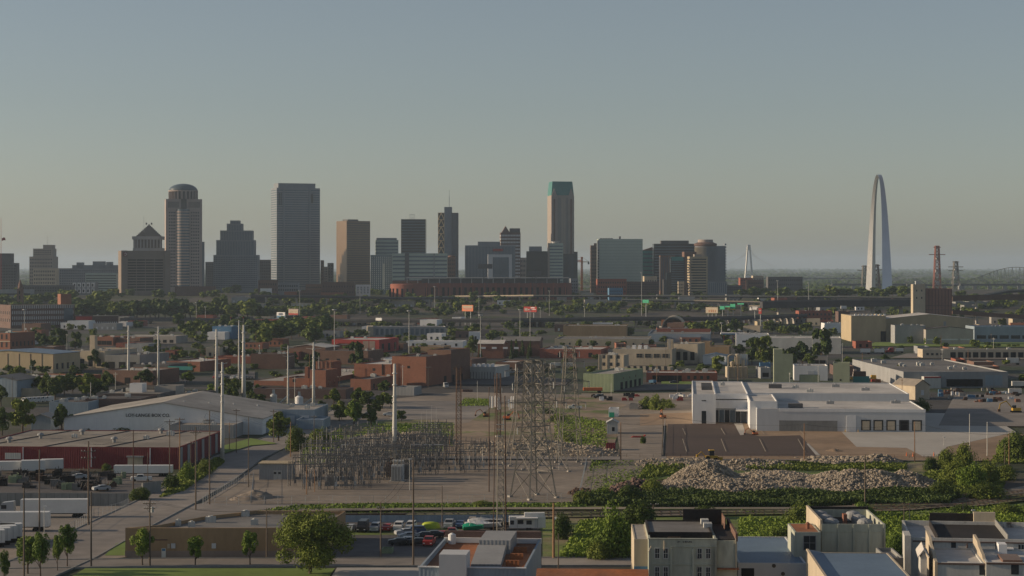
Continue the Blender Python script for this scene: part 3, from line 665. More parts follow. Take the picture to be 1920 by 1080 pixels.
t.glaze('F', 48, 2, .5, .35, z0=8, z1=h-5, u0=px(t,19), u1=px(t,26), m='cream wall', y=.12); t.glaze('F', 1, 4, 1, .35, z0=6, z1=h-4, u0=px(t,12), u1=px(t,18), m='blue glass'); t.glaze('F', 1, 5, 1, .35, z0=6, z1=h-4, u0=px(t,28), u1=px(t,33), m='blue glass')
t.glaze('R', 48, 1, .45, 1, z0=8, m='dark glass')
t = tower('office_block', 'glass office block with dishes on its roof before the copper-roofed skyscraper', 1028, 1056, 456, 530, 2900, 24, 0, 'green glass', g=(14, 1, .35, 1), gm='blue glass')
MB().lathe([(5, t.h), (6.5, t.h+2), (6.6, t.h+2.4), (.2, t.h+1.5)], t.w*.5, 8, 14).build('roof_dish', 'white wall', t.root); t.part('corner_pier', 'beige stone', -.6, 2, -.7, 3, -1, t.h+.3)
tower('office_block', 'brown-grey slab beside the dish-roofed glass block', 1056, 1078, 476, 530, 2930, 24, 0, 'dark stone', g=(1, 8, 1, .4), gm='blue glass')
tower('office_block', 'thin dark block on the right foot of the copper-roofed skyscraper', 1076, 1083, 472, 533, 3230, 20, 0, 'dark stone', g=(14, 2, .4, .6), gm='blue glass')
# right group
t = tower('office_block', 'dark brown block left of the big pale green glass box', 1108, 1122, 460, 530, 3000, 30, 0, 'dark brick', g=(12, 4, .5, .5)); t.part('roof_hut', 'dark brick', px(t,6), t.w-.5, 4, 14, t.h-1, hz(456, t.D)-18)
D = 2950; t = tower('glass_box', 'big pale green glass box building', 1122, 1205, 448, 534, D, 30, -2, 'green glass', g=(17, 1, .22, 1), gm=mat('green glass line', (0.29, 0.36, 0.325), rough=.3, var=.05), sides='F', cat='office building')
t.part('balcony_edge', 'grey stone', px(t,-2), px(t,1.5), -.5, 8, -1, t.h-2)
for i in range(16): t.part('balcony', 'dark glass', px(t,-1.6), px(t,1.2), -.8, -.4, 3+i*4, 5.3+i*4)
for i in range(5): t.part('roof_unit', 'dark stone', px(t,4+i*5), px(t,8+i*5), 8, 14, t.h-1, t.h+1.2)
t.part('roof_hut', 'dark stone', px(t,40), px(t,43), 8, 14, t.h-1, t.h+4)
t = tower('office_block', 'teal glass block under a sloping brown roof right of the big glass box', 1205, 1227, 470, 534, 3050, 24, 0, 'teal', g=(9, 1, .3, 1), gm='blue glass')
q = MB(); q.add([(0,0,t.h),(t.w,0,t.h),(t.w,24,t.h),(0,24,t.h),(0,0,t.h+.8),(t.w,0,t.h+6.5),(t.w,24,t.h+6.5),(0,24,t.h+.8)], [(0,1,5,4),(1,2,6,5),(2,3,7,6),(3,0,4,7),(4,5,6,7)]); q.build('sloping_roof', 'brown brick', t.root)
D = 3000; t = tower('office_block', 'wide dark blue office block behind the brown ones, right of the big glass box', 1226, 1306, 457, 545, D, 34, 0, 'dark glass', g=(16, 1, .35, 1), gm='blue glass')
t.part('roof_hut', 'dark stone', px(t,14), px(t,66), 5, 26, t.h-1, hz(451, D)-18)
t = tower('office_block', 'brown ribbed block in front of the wide dark blue office block', 1238, 1266, 479, 556, 2800, 22, 0, 'brown brick', g=(1, 8, 1, .5), gm='blue glass')
t = tower('office_block', 'dark stepped glass block with a teal top in front of the dark blue block', 1258, 1284, 482, 556, 2720, 22, 0, 'dark glass', g=(14, 1, .4, 1), gm='blue glass')
t.part('teal_top', 'teal', 1, t.w-2, -.2, 12, t.h-5, t.h+.4); t.part('step', 'dark glass', -px(t,8), 0, 2, 16, -1, t.h*.6); t.part('step', 'dark stone', -px(t,14), -px(t,8), 2, 14, -1, t.h*.42)
tower('office_block', 'cream low block at the foot of the teal-topped block', 1272, 1283, 528, 556, 2650, 12, 0, 'cream wall', g=(3, 3, .4, .5))
tower('office_block', 'tall brown slab left of the round hotel tower', 1283, 1306, 472, 556, 2780, 20, -4, 'brown brick', g=None)
t = tower('apartment_tower', 'tan apartment tower with stacked balconies before the round hotel tower', 1293, 1327, 481, 556, 2640, 20, -4, 'tan metal', g=(13, 1, .5, .9), gm='dark glass')
for i in range(12): t.part('balcony', 'beige stone', -px(t,2), px(t,5), -1.5, 3, 4+i*t.h/13, 5.4+i*t.h/13)
t.part('roof_hut', 'beige stone', px(t,10), px(t,24), 4, 14, t.h-1, t.h+3)
D = 2850; c0 = at(1325, 500, D); t0 = empty('round_hotel_tower', (c0.x, D+18, zg(D))); tag(t0, 'round hotel tower with a wide drum and brim on top', 'hotel tower')
rr = 20*D/FX; hh = hz(462, D)-18
MB().lathe([(rr, -1), (rr, hh)], 0, 0, 36).build('shaft', 'grey stone', t0)
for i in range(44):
    a = math.pi+math.pi*i/43; q = MB().bar((rr*1.01*math.cos(a), rr*1.01*math.sin(a), 2), (rr*1.01*math.cos(a), rr*1.01*math.sin(a), hh-1), .35); q.build('rib', 'cream wall' if i < 22 else 'grey stone', t0)  # light and shade painted into the ribs: cream sunward, grey away
MB().lathe([(rr, hh), (rr*1.08, hh+2), (rr*1.08, hh+4), (rr*.75, hh+6)], 0, 0, 36).build('brim', 'dark brick', t0)
MB().lathe([(rr*.72, hh+3), (rr*.72, hz(449, D)-18)], 0, 0, 30).build('drum', 'pink stone', t0)
t = tower('hotel_wing', 'grey hotel wing with sawtooth balconies right of the round tower', 1340, 1360, 461, 545, 2900, 22, 0, 'grey stone', cat='hotel')
for i in range(17): t.part('balcony', 'grey stone', t.w-1, t.w+1.4, -.6, 14, 4+i*4.2, 6.4+i*4.2)
t = tower('low_block', 'ribbed pale grey low block right of the balcony apartment tower', 1327, 1363, 528, 556, 2640, 22, 0, 'grey stone', g=(1, 9, 1, .4), gm='blue glass', cat='block')
# low downtown buildings
for (lab, a, c, y, y2, D_, m_, g_, gm_) in (
 ('dark glass low hall with a pale flat roof left of the brick blocks', 470, 560, 557, 570, 2480, 'dark glass', None, None),
 ('low maroon block under the broad slab tower, left one', 484, 520, 525, 556, 2650, 'dark brick', (2, 8, .4, .5), 'window'),
 ('low grey block with bays under the broad slab tower', 520, 560, 530, 548, 2700, 'grey stone', (2, 9, .5, .6), 'window'),
 ('small white box building before the maroon blocks', 488, 508, 541, 557, 2560, 'white wall', (1, 2, .3, .3), 'window'),
 ('low brown block under the broad slab tower, right of the grey bays', 573, 625, 533, 552, 2650, 'brown brick', (2, 14, .4, .5), 'window'),
 ('orange low shed with a pale roof beside the small white box', 533, 556, 547, 557, 2500, 'orange brick', None, None),
 ('maroon box with a white sign panel right of the orange shed', 603, 665, 529, 558, 2560, 'dark brick', (2, 12, .3, .3), 'window'),
 ('white panelled low tower left of the stadium', 667, 694, 534, 556, 2600, 'white wall', (4, 4, .5, .5), 'blue glass'),
 ('brown-grey block behind the white panelled low tower', 560, 600, 545, 560, 2470, 'dark brick', (2, 10, .4, .5), 'window'),
 ('red brick long block with a pale roof line under the pale green glass box', 1120, 1175, 523, 556, 2600, 'red brick', (3, 12, .4, .5), 'window'),
 ('maroon long block right of the red brick block under the glass box', 1175, 1236, 528, 556, 2620, 'dark brick', (4, 16, .4, .5), 'window'),
 ('blue painted low block before the red brick block', 1142, 1168, 540, 557, 2540, 'deep blue', (2, 6, .3, .6), 'window'),
 ('cream stepped roof block between the glass box and the dark blue block', 1208, 1232, 518, 530, 2750, 'cream wall', (2, 5, .3, .4), 'window'),
 ('grey block at the right foot of the skyscraper, left of the crane', 1070, 1084, 522, 556, 2650, 'grey stone', (4, 3, .4, .5), 'window'),
 ('red brick mill building left of the white bridge pylon', 1388, 1412, 521, 537, 3300, 'red brick', (3, 8, .4, .5), 'window'),
 ('long dark warehouse row left of the arch', 1440, 1505, 519, 533, 3350, 'dark stone', (2, 16, .4, .4), 'window'),
 ('small cream block beyond the trees left of the arch', 1412, 1432, 517, 528, 3400, 'cream wall', (2, 6, .4, .4), 'window'),
 ('low brown block before the trees left of the arch', 1402, 1432, 525, 540, 3050, 'brown brick', (2, 8, .4, .4), 'window'),
 ('grey office block at the right of the maroon row, near the round tower', 1360, 1392, 535, 552, 2800, 'dark stone', (2, 8, .4, .6), 'window')):
    b_ = tower('low_block', lab, a, c, y, y2, D_, 18, -3, m_, 'grey roof', g=g_, gm=gm_ or 'window', cat='block', sides='F')
# red stadium
D = 2560; t0 = empty('stadium', (at(900, 550, D).x, D, zg(D))); tag(t0, 'wide red brick baseball stadium with a dark upper deck canopy', 'stadium')
X = lambda p: (p-900)*D/FX
z = lambda y: hz(y, D)-zg(D)
MB().box(X(755), X(1072), 0, 60, -2, z(531)).build('facade', mat('stadium brick', (0.20, 0.08, 0.065), var=.12, scale=.05), t0)
q = MB().box(X(790), X(1050), 6, 58, z(531)-1, z(523)); q.build('upper_deck', 'dark stone', t0)
MB().box(X(760), X(1068), 2, 60, z(522), z(520.6)).build('canopy', 'grey metal', t0)
for i in range(16): x = X(763)+i*(X(1066)-X(763))/15; MB().box(x-.4, x+.4, 3, 4, z(531), z(522)).build('canopy_post', 'galvanised', t0)
for i in range(26): x = X(800)+i*(X(1060)-X(800))/25; MB().box(x-1.6, x+1.6, -.5, .2, 1, z(539)).build('arch_opening', 'dark opening', t0)
for i in range(13): x = X(800)+i*(X(1060)-X(800))/12; MB().box(x-.8, x+.8, -.9, .1, -1, z(531)+.5).build('brick_pier', 'red brick', t0)
q = MB().lathe([(X(932)-X(900), -2), (X(932)-X(900), z(533)), (X(928)-X(900), z(532))], X(762), 20, 24, math.pi*.95, math.pi*1.95); q.build('rotunda', 'red brick', t0)
for i in range(9):
    a = math.pi*(1.02+.1*i); r_ = X(932)-X(900)+.3; x, y = X(762)+r_*math.cos(a), 20+r_*math.sin(a)
    MB().box(x-1.1, x+1.1, y-.5, y+.5, 2, z(541)).build('arch_opening', 'dark opening', t0)
MB().box(X(734), X(790), 18, 44, z(533)-.5, z(527)).build('press_box', 'brown brick', t0)
for i in range(2):
    xx = (910, 1002)[i]; t1 = empty('floodlight_mast', at(xx, 560, 2540)); t1.location.z = zg(2540); tag(t1, ('lattice floodlight mast above the stadium, left one', 'lattice floodlight mast above the stadium, right one')[i], 'floodlight mast', 'stadium floodlight masts')
    H_ = hz((495, 508)[i], 2540)-zg(2540); q = MB()
    for s_ in (-2.5, 2.5): q.bar((s_, 0, 0), (s_, 0, H_), .35)
    for k in range(10): q.bar((-2.5, 0, H_*k/10), (2.5, 0, H_*(k+1)/10), .22)
    q.build('mast', 'dark stone', t1); MB().box(-9, 9, -.8, .8, H_-6, H_).build('lamp_panel', 'dark stone', t1)
# church spire, far left
D = 2350; t0 = empty('church_tower', (at(38, 560, D).x, D, zg(D))); tag(t0, 'sandstone church tower with a stubby spire at far left', 'church tower'); zz_ = lambda y: hz(y, D)-zg(D)
MB().box(-3.2, 3.2, -3.2, 3.2, -1, zz_(541)).build('shaft', 'brown brick', t0); MB().lathe([(2.9, zz_(541)-.1), (2.4, zz_(533)), (1.8, zz_(531)), (.3, zz_(524))], 0, 0, 8).build('spire', 'brown brick', t0)
for a in (-2.6, 2.6):
    MB().bar((a, -2.6, zz_(541)), (a, -2.6, zz_(538)), .5, 4, .1).build('pinnacle', 'beige stone', t0)
for k in range(3): MB().box(-.8, .8, -3.4, -3.1, zz_(545)-k*6-4, zz_(545)-k*6).build('louvre_opening', 'dark opening', t0)

# ------------------------------------------------------------------ the arch
def arch():
    D0, D1 = 3240.0, 3052.0
    pl = Vector(((1633.0-CX)*D0/FX, D0, 18)); pr = Vector(((1663.0-CX)*D1/FX, D1, 18)); mid = (pl+pr)/2
    u = (pr-pl).normalized(); half = (pr-pl).length/2; nrm = Vector((-u.y, u.x, 0))
    root = empty('arch_monument', mid, 0); tag(root, 'giant stainless steel catenary arch seen nearly edge-on', 'monument')
    Hc = hz(327.5, (D0+D1)/2)-18-1.5; C = math.acosh(10.0); N = 72; v = []; A = Hc/9.0
    for i in range(N+1):
        s_ = -1+2*i/N; # denser by arc
        s_ = math.sin(s_*math.pi/2)*.25+s_*.75; x = s_*half; zc = Hc-A*(math.cosh(C*s_)-1)
        dz = -A*math.sinh(C*s_)*C/half; tg = Vector((1, dz)).normalized(); nout = Vector((-tg.y, tg.x))
        side = 5.6+(16.0-5.6)*((Hc-zc)/Hc); hgt = side*.866
        for (a, b_) in ((-hgt*2/3, 0), (hgt/3, side/2), (hgt/3, -side/2)):
            p = u*(x+nout.x*a)+nrm*b_+Vector((0, 0, zc+nout.y*a)); v.append(p)
    f = []
    for i in range(N):
        for k in range(3): a, b_ = 3*i+k, 3*i+(k+1)%3; f.append((a, a+3, b_+3, b_))
    f += [(0, 1, 2), (3*N+2, 3*N+1, 3*N)]
    q = MB(); q.add(v, f); o = q.build('steel_skin', 'steel', root)
arch()
# white bridge pylon with stays
D = 5200; t0 = empty('bridge_pylon', (at(1404, 520, D).x, D, 4)); tag(t0, 'white A-shaped bridge pylon on the horizon left of the arch', 'bridge pylon'); k = D/FX; zt = hz(459, D)-4
for s_ in (-1, 1): MB().bar((s_*8*k, 0, -2), (s_*1.6*k, 0, zt), 2.1*k, 8, 1.6*k).build('leg', 'white paint', t0)
MB().box(-3*k, 3*k, -3, 3, zt-10*k, zt).build('head', 'white paint', t0); MB().box(-7.4*k, 7.4*k, -2, 2, 26, 30).build('crossbeam', 'white wall', t0)
q = MB()
for i in range(9):
    for s_ in (-1, 1): q.bar((s_*2*k, 0, zt-2-i*3), (s_*(12+i*11)*k, 40*s_, 24), .1)
q.build('stay_cables', 'galvanised', t0)
MB().box(-120*k, 210*k, -8, 8, 22, 25).build('deck', 'grey concrete', t0)
# truss bridge behind the arch and at the right edge
def truss(label, x0, x1, yt, yb, D, camel, n=14):
    t0 = empty('truss_bridge', (at(x0, 520, D).x, D, 4)); tag(t0, label, 'bridge'); k = D/FX; L = (x1-x0)*k; zb = hz(yb, D)-4; q = MB(); pz = []
    for i in range(n+1):
        s_ = i/n; pz.append(zb+(hz(yt, D)-hz(yb, D))*(abs(math.sin(s_*math.pi*camel))**1.8*.85+.15))
    for i in range(n):
        xa, xb = L*i/n, L*(i+1)/n
        q.bar((xa, 0, pz[i]), (xb, 0, pz[i+1]), .75).bar((xa, 0, zb), (xa, 0, pz[i]), .4).bar((xa, 0, zb) if i%2 else (xa, 0, pz[i]), (xb, 0, pz[i+1]) if i%2 else (xb, 0, zb), .35)
    q.bar((L, 0, zb), (L, 0, pz[-1]), .7); q.build('truss', 'lattice', t0)
    MB().box(0, L, -4, 6, zb-4, zb).build('deck', 'dark stone', t0)
    for i in range(0, n+1, 4): MB().box(L*i/n-3, L*i/n+3, -5, 7, -3, zb-4).build('pier', 'grey concrete', t0)
truss('far truss bridge seen between the feet of the arch', 1560, 1700, 515, 532, 4300, 2)
truss('truss bridge rising to one hump at the right frame edge', 1800, 2010, 501, 532, 4100, 1, 30)
truss('low truss bridge spanning between the red pylon and the humped one', 1700, 1805, 522, 533, 4200, 3, 12)

def lattice(root, H, w0, w1, n, leg=.16, br=.08, waist=None, m='lattice', part='lattice_mast'):
    """tapering four-legged lattice; waist=(z, width) narrows it early"""
    def wd(z):
        if waist and z < waist[0]: return w0+(waist[1]-w0)*z/waist[0]
        if waist: return waist[1]+(w1-waist[1])*(z-waist[0])/(H-waist[0])
        return w0+(w1-w0)*z/H
    zs = [0.0]
    while zs[-1] < H-1e-3: zs.append(min(H, zs[-1]+max(wd(zs[-1])*n, 1.0)))
    q = MB(); cs = ((-1,-1),(1,-1),(1,1),(-1,1))
    for a, b_ in zip(zs, zs[1:]):
        wa, wb = wd(a)/2, wd(b_)/2
        for i, (sx, sy) in enumerate(cs):
            tx, ty = cs[(i+1)%4]
            q.bar((sx*wa, sy*wa, a), (sx*wb, sy*wb, b_), leg, 4)
            q.bar((sx*wa, sy*wa, a), (tx*wb, ty*wb, b_), br, 3); q.bar((tx*wa, ty*wa, a), (sx*wb, sy*wb, b_), br, 3)
            q.bar((sx*wb, sy*wb, b_), (tx*wb, ty*wb, b_), br, 3)
    q.build(part, m, root); return wd
# red and white river pylon and its neighbours
for (lab, x, yt, D, m_, w_) in (('red and white lattice river pylon right of the arch', 1757, 461, 3900, 'red brick', 14), ('grey many-armed lattice pylon right of the red and white one', 1792, 490, 4200, 'lattice', 16), ('rusty square-headed pylon between the feet of the arch', 1643, 496, 3900, 'rusty lattice', 16), ('pale lattice pylon left of the arch foot', 1621, 498, 4300, 'lattice', 14)):
    t0 = empty('river_pylon', (at(x, 520, D).x, D, 4)); tag(t0, lab, 'pylon'); Hh = hz(yt, D)-4
    lattice(t0, Hh, w_, 7, .8, .9, .5, m=m_); q = MB()
    for k in ((.98, .82, .7) if 'many' in lab else (.82, .97)): q.bar((-16 if k < .9 else -7, 0, Hh*k), (16 if k < .9 else 7, 0, Hh*k), 1.1)
    q.build('crossarm', m_, t0)
    if 'red' in lab:
        for k in (.2, .45, .7): MB().box(-w_*.3*(1.2-k), w_*.3*(1.2-k), -3, 3, Hh*k, Hh*k+Hh*.08).build('white_band', 'white wall', t0)
# tower crane
D = 3300; t0 = empty('tower_crane', (at(1091, 530, D).x, D, 18)); tag(t0, 'orange tower crane with a long level jib right of the copper-roofed skyscraper', 'crane'); Hh = hz(482, D)-18; k = D/FX
lattice(t0, Hh, 2.6, 2.6, 1.4, .7, .4, m='orange paint', part='mast'); q = MB(); zj = hz(491, D)-18
for s_ in (0, 2.5): q.bar((-62*k, 0, zj+s_*.4+3), (0, 0, zj+s_), 1.0)
q.bar((-62*k, 0, zj+3.5), (0, 0, Hh), .25).build('jib', 'orange paint', t0); MB().bar((0, 0, zj), (14*k, 0, zj), .9).bar((14*k, 0, zj), (0, 0, Hh), .25).build('counter_jib', 'tan metal', t0); MB().box(11*k, 14*k, -1.5, 1.5, zj-4, zj-.5).build('counterweight', 'dark stone', t0)
# old grain elevator
mat('silo brick', (0.25, 0.135, 0.11), var=.12, scale=.08); D = 1930; t = Bld('silo_block', 'brown brick silo block with vertical ribs right of the tan tower', 'silo', 1735, 1785, 583, 541, 20, 0, 'silo brick', 'grey roof', D=D)
for i in range(9): t.part('rib', 'dark brick', t.w*i/8.2, t.w*i/8.2+.5, -.35, .2, 0, t.h-.8)
for i in range(5): t.part('band', 'dark brick', -.1, t.w+.1, -.2, .2, 4+i*4, 4.4+i*4)
t = Bld('elevator_tower', 'tan concrete elevator tower left of the brown silo block', 'elevator tower', 1712, 1735, 584, 533, 14, 3, 'cream wall', 'grey roof', D=1925)
t.row('F', 2, t.h-7, 1.2, 1.8); t.row('F', 2, t.h-14, 1.2, 1.8); t.part('roof_hut', 'pale metal', 3, 8, 3, 8, t.h-1, t.h+3)
# ------------------------------------------------------------------ industrial district
def bl(name, label, x0, x1, yb, yt, dep, rot, wall, roof='grey roof', cat='building', **k):
    t = Bld(name, label, cat, x0, x1, yb, yt, dep, rot, wall, roof, **k)
    if t.w > 14 and dep > 14 and not k.get('gab') and t.h < 16: t.units(3, m=('pale metal', 'grey metal')[int(x0) % 2], seed=int(x0), size=1.3)
    return t
# red warehouse, bottom left
t = bl('red_warehouse', 'long dark red warehouse with a flat tan roof at bottom left', -60, 334, 880, 839, 58, 4, 'red metal', 'tan roof', 'warehouse', par=.25)
sc = t.w/394
X = lambda p: (p+60)*sc
for p in (44, 172, 282): t.part('downpipe', 'white wall', X(p)-.12, X(p)+.12, -.22, .05, .5, t.h-.2)
t.part('loading_door', 'cream wall', X(240), X(268), -.12, .1, 0, 3.4); t.part('door_canopy', 'grey metal', X(239), X(270), -.9, .1, 3.4, 3.8)
t.part('window', 'pale metal', X(10), X(40), -.12, .1, 2.6, 4.4)
for i in range(6): t.part('wall_stripe', 'grey metal', t.w-.1, t.w+.14, 2+9.3*i, 5+9.3*i, 0, t.h-.3)
for (a, b_) in ((.2, .5), (.62, .3), (.34, .75), (.72, .85), (.12, .25)):
    x, y = a*t.w, b_*t.dep; q = MB().lathe([(.5, t.h-.4), (.5, t.h+.7), (1.1, t.h+.8), (.9, t.h+1.3), (.1, t.h+1.6)], x, y, 12); q.build('roof_vent', 'grey metal', t.root)
for i in range(3): MB().bar((t.w*(.05+.3*i), 1, t.h-.18), (t.w*(.22+.3*i), t.dep-1, t.h-.18), .22).build('roof_seam', 'dark roof', t.root)
# box company
t = bl('box_factory', 'white gabled factory lettered with a box company name', 120, 492, 815, 786, 62, 4, 'white wall', 'pale roof', 'factory', gab=5.5)
me = text('LOY-LANGE BOX CO.', 1.6, .05); o = obj('lettering', me, 'black ink', t.root, (t.w*.425, -.12, t.h+1.1)); o.rotation_euler = (R(90), 0, 0)
for i in range(5): t.part('panel_joint', 'grey panel', t.w*(i+1)/6-.04, t.w*(i+1)/6+.04, -.05, .1, 0, t.h)
for i in range(4): MB().bar((t.w*(.56+.1*i), 12+9*i, t.h+4.3-1.05*i), (t.w*(.56+.1*i), 14+9*i, t.h+4.9-1.05*i), .5, 8).build('roof_vent', 'pale metal', t.root)
bl('side_annex', 'low dark grey-roofed annex on the right end of the box factory', 420, 500, 812, 790, 40, 4, 'blue metal', 'grey roof', 'annex')
t = bl('metal_shed', 'pale blue ribbed metal shed right of the box factory', 500, 590, 800, 768, 30, 4, 'blue metal', 'pale roof', 'shed'); t.row('F', 3, 1, 3, 3, m='grey panel', name='door')
bl('metal_shed', 'long low pale blue shed beside the street, right of the box factory', 555, 606, 806, 787, 16, 4, 'blue metal', 'blue roof', 'shed')
bl('side_annex', 'grey low annex with a tan roof edge behind the red warehouse', 318, 438, 822, 797, 22, 4, 'grey metal', 'tan roof', 'annex')
bl('small_house', 'small pale blue house among trees left of the box factory', 58, 95, 808, 785, 10, 4, 'blue metal', 'pale roof', 'house', gab=1.5)
# dark roofed complex behind the box factory
t = bl('workshop', 'dark low workshop with grey sheds behind the box factory roof', 92, 165, 783, 754, 26, 4, 'blue metal', 'dark roof', 'workshop'); t.units(3, seed=4)
bl('workshop', 'black-fronted low workshop between two tan roofs behind the factory', 160, 262, 778, 748, 28, 4, 'dark brick', 'dark roof', 'workshop')
t = bl('workshop', 'tan-roofed workshop with a white penthouse behind the box factory', 180, 300, 764, 738, 34, 8, 'dark stone', 'tan roof', 'workshop'); t.block(t.w*.35, t.w*.55, 14, 20, t.h+3.2, 'white wall', 'pale roof', z0=t.h-1)
t.win('F', t.w*.42, t.h+.6, 1.2, 1.8); 
t = bl('workshop', 'pale tan-roofed workshop at the right end of the dark roofed row', 268, 358, 762, 741, 34, 8, 'dark stone', 'tan roof', 'workshop'); t.block(t.w*.05, t.w*.5, 12, 24, t.h+3, 'concrete', 'tan roof', z0=t.h-1); t.row('F', 4, .5, 4, 2.6, m='dark opening', name='bay_opening')
# mid left
t = bl('storage_hall', 'tan panelled storage hall under a blue roof at the left frame edge', -70, 100, 700, 664, 30, 16, 'tan metal', 'blue roof', 'hall', gab=1.6)
for i in range(9): t.part('panel_joint', 'dark brick', t.w*i/8.0-.12, t.w*i/8.0+.12, -.15, .05, 0, t.h)
for i in range(4): t.win('R', 3+6*i, 2, 2.2, 3.2, 'dark glass')
t.part('base_band', 'grey concrete', -.1, t.w+.1, -.2, .05, 0, 2.2)
t = bl('brick_house', 'orange brick school-like block with tall windows at far left', -30, 19, 658, 624, 30, 20, 'orange brick', 'teal', 'block'); t.row('F', 5, 2.5, 1.4, 3.4); t.row('F', 5, 8, 1.4, 3.4); t.row('R', 6, 3, 1.6, 3.2); t.part('band', 'cream wall', -.2, t.w+.1, -.3, .1, t.h*.5, t.h*.5+.6)
# shaded brick warehouse
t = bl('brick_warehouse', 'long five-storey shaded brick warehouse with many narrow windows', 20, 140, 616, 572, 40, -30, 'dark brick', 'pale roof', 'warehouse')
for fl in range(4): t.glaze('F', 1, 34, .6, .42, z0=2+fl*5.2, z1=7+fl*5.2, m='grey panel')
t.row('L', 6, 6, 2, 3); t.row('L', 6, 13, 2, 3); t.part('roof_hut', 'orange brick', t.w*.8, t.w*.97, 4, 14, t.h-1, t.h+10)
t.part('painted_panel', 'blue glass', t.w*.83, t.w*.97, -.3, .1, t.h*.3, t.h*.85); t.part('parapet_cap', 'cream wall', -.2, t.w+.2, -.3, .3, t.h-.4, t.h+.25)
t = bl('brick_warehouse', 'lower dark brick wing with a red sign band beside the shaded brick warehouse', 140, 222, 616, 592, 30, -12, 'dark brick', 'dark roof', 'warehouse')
t.glaze('F', 2, 20, .5, .45, z0=1, z1=t.h-5, m='grey panel'); t.part('sign_band', 'red paint', 1, t.w*.4, -.4, .1, t.h-4, t.h-.8); t.part('parapet_cap', 'cream wall', t.w*.42, t.w, -.3, .3, t.h-.4, t.h+.25)
t = bl('brick_warehouse', 'small red brick block behind the green motorway signs', 168, 204, 592, 580, 20, -6, 'dark brick', 'dark roof', 'warehouse', D=2220); t.glaze('F', 2, 7, .5, .6, z0=1)
bl('brick_shop', 'low brick shop with a rust-red roof left of the tan chimney hall', 168, 212, 648, 632, 26, 14, 'orange brick', 'rust roof', 'shop').row('F', 4, .5, 4, 3, m='dark opening', name='bay_opening')
bl('brick_shop', 'low shop with brown roof right of the rust-roofed shop', 214, 262, 648, 634, 24, 14, 'brown brick', 'rust roof', 'shop')
t = bl('cream_hall', 'cream hall with a tall square chimney block behind the blue-roofed hall', 128, 196, 690, 658, 44, 14, 'cream wall', 'tan roof', 'hall'); t.row('F', 4, 1, 2.6, 4, m='window'); t.part('chimney', 'cream wall', t.w*.42, t.w*.56, 8, 11.5, t.h-1, t.h+8.5); t.row('R', 5, 1, 4, 4, m='dark opening', name='bay_opening')
bl('cream_hall', 'grey-brown low hall right of the cream chimney hall', 196, 262, 694, 666, 40, 14, 'grey concrete', 'dark roof', 'hall').row('F', 3, .5, 4, 4, m='dark opening', name='bay_opening')
t = bl('brick_store', 'brown-red brick store with pale roof behind the leftmost monopole', 192, 286, 722, 695, 30, 16, 'brown brick', 'pale roof', 'store'); t.row('F', 3, .5, 3, 3, m='dark opening', name='door')
t = bl('brick_store', 'orange-fronted low store with pale roof left of the brown-red store', 28, 134, 726, 708, 30, 16, 'orange brick', 'pale roof', 'store')
bl('metal_shed', 'blue-grey gabled shed at the left frame edge above the trees', -40, 32, 745, 714, 24, 10, 'blue metal', 'grey roof', 'shed', gab=2)
bl('metal_shed', 'low cream shed behind the parked vans at left', 32, 62, 744, 728, 12, 10, 'cream wall', 'tan roof', 'shed')
t = bl('brick_store', 'orange brick store with a white roof behind the second monopole', 312, 375, 697, 678, 40, 17, 'orange brick', 'white roof', 'store')
bl('brick_store', 'dark low store with a teal fascia left of the orange white-roofed store', 250, 316, 704, 684, 26, 14, 'dark stone', 'dark roof', 'store').part('fascia', 'teal', 20, 34, -.2, .1, 3, 5)
t = bl('blue_shop', 'bright blue walled shop with a white annex behind the monopole trio', 398, 434, 636, 612, 22, 10, 'deep blue', 'white roof', 'shop'); t.part('annex', 'white wall', 0, t.w*.9, -12, -.1, -1, 6)
bl('long_shed', 'long low shed with a cream roof edge left of the blue shop', 226, 330, 644, 630, 24, 12, 'concrete', 'white roof', 'shed').row('F', 8, .5, 3, 2.2, m='dark opening', name='bay_opening')
bl('brick_row', 'long low brick row with rusty roof behind the monopole trio', 372, 445, 668, 656, 18, 8, 'brown brick', 'tan roof', 'row')
bl('brick_row', 'red-roofed low brick row right of the monopole trio', 400, 500, 682, 669, 18, 8, 'red brick', 'rust roof', 'row')
bl('brick_row', 'small brick house row behind trees, right of the monopole trio', 456, 492, 655, 643, 14, 12, 'orange brick', 'grey roof', 'row').row('F', 4, 1.5, 1.2, 1.8)
bl('brick_row', 'brick house row with tan roofs between tree clumps', 484, 530, 650, 636, 14, 12, 'orange brick', 'tan roof', 'row').row('F', 5, 1.5, 1.2, 1.8)
bl('brick_row', 'brown wall and shed left of the tall centre-left monopole', 470, 536, 692, 664, 20, 8, 'brown brick', 'dark roof', 'row')
# centre-left: brick complex
t = bl('pale_roofed_plant', 'wide low brick plant under a huge pale grey roof', 476, 580, 724, 715, 120, 14, 'orange brick', 'pale roof', 'plant', par=.2); t.units(3, seed=8)
t = bl('brick_plant', 'orange brick stair block of the plant with small chimney', 532, 580, 727, 709, 18, 14, 'orange brick', 'dark roof', 'plant'); t.win('F', t.w*.35, 2.6, 1.4, 1.4); t.part('chimney', 'orange brick', t.w*.6, t.w*.72, 8, 11, t.h-1, t.h+5)
t = bl('brick_plant', 'tall plain orange brick block next to the pale roofed plant', 581, 611, 730, 694, 16, 16, 'orange brick', 'tan roof', 'plant'); t.row('R', 2, 2, 1.4, 2)
t = bl('brick_plant', 'brick tower block behind the plain orange block', 592, 624, 716, 678, 12, 16, 'orange brick', 'tan roof', 'plant')
for i in range(4): t.part('rib', 'brown brick', t.w*(.1+.25*i), t.w*(.16+.25*i), -.3, .1, 4, t.h)
bl('brick_wall_row', 'long dark brick low row in front of the orange plant', 476, 648, 748, 730, 16, 8, 'dark brick', 'dark roof', 'row')
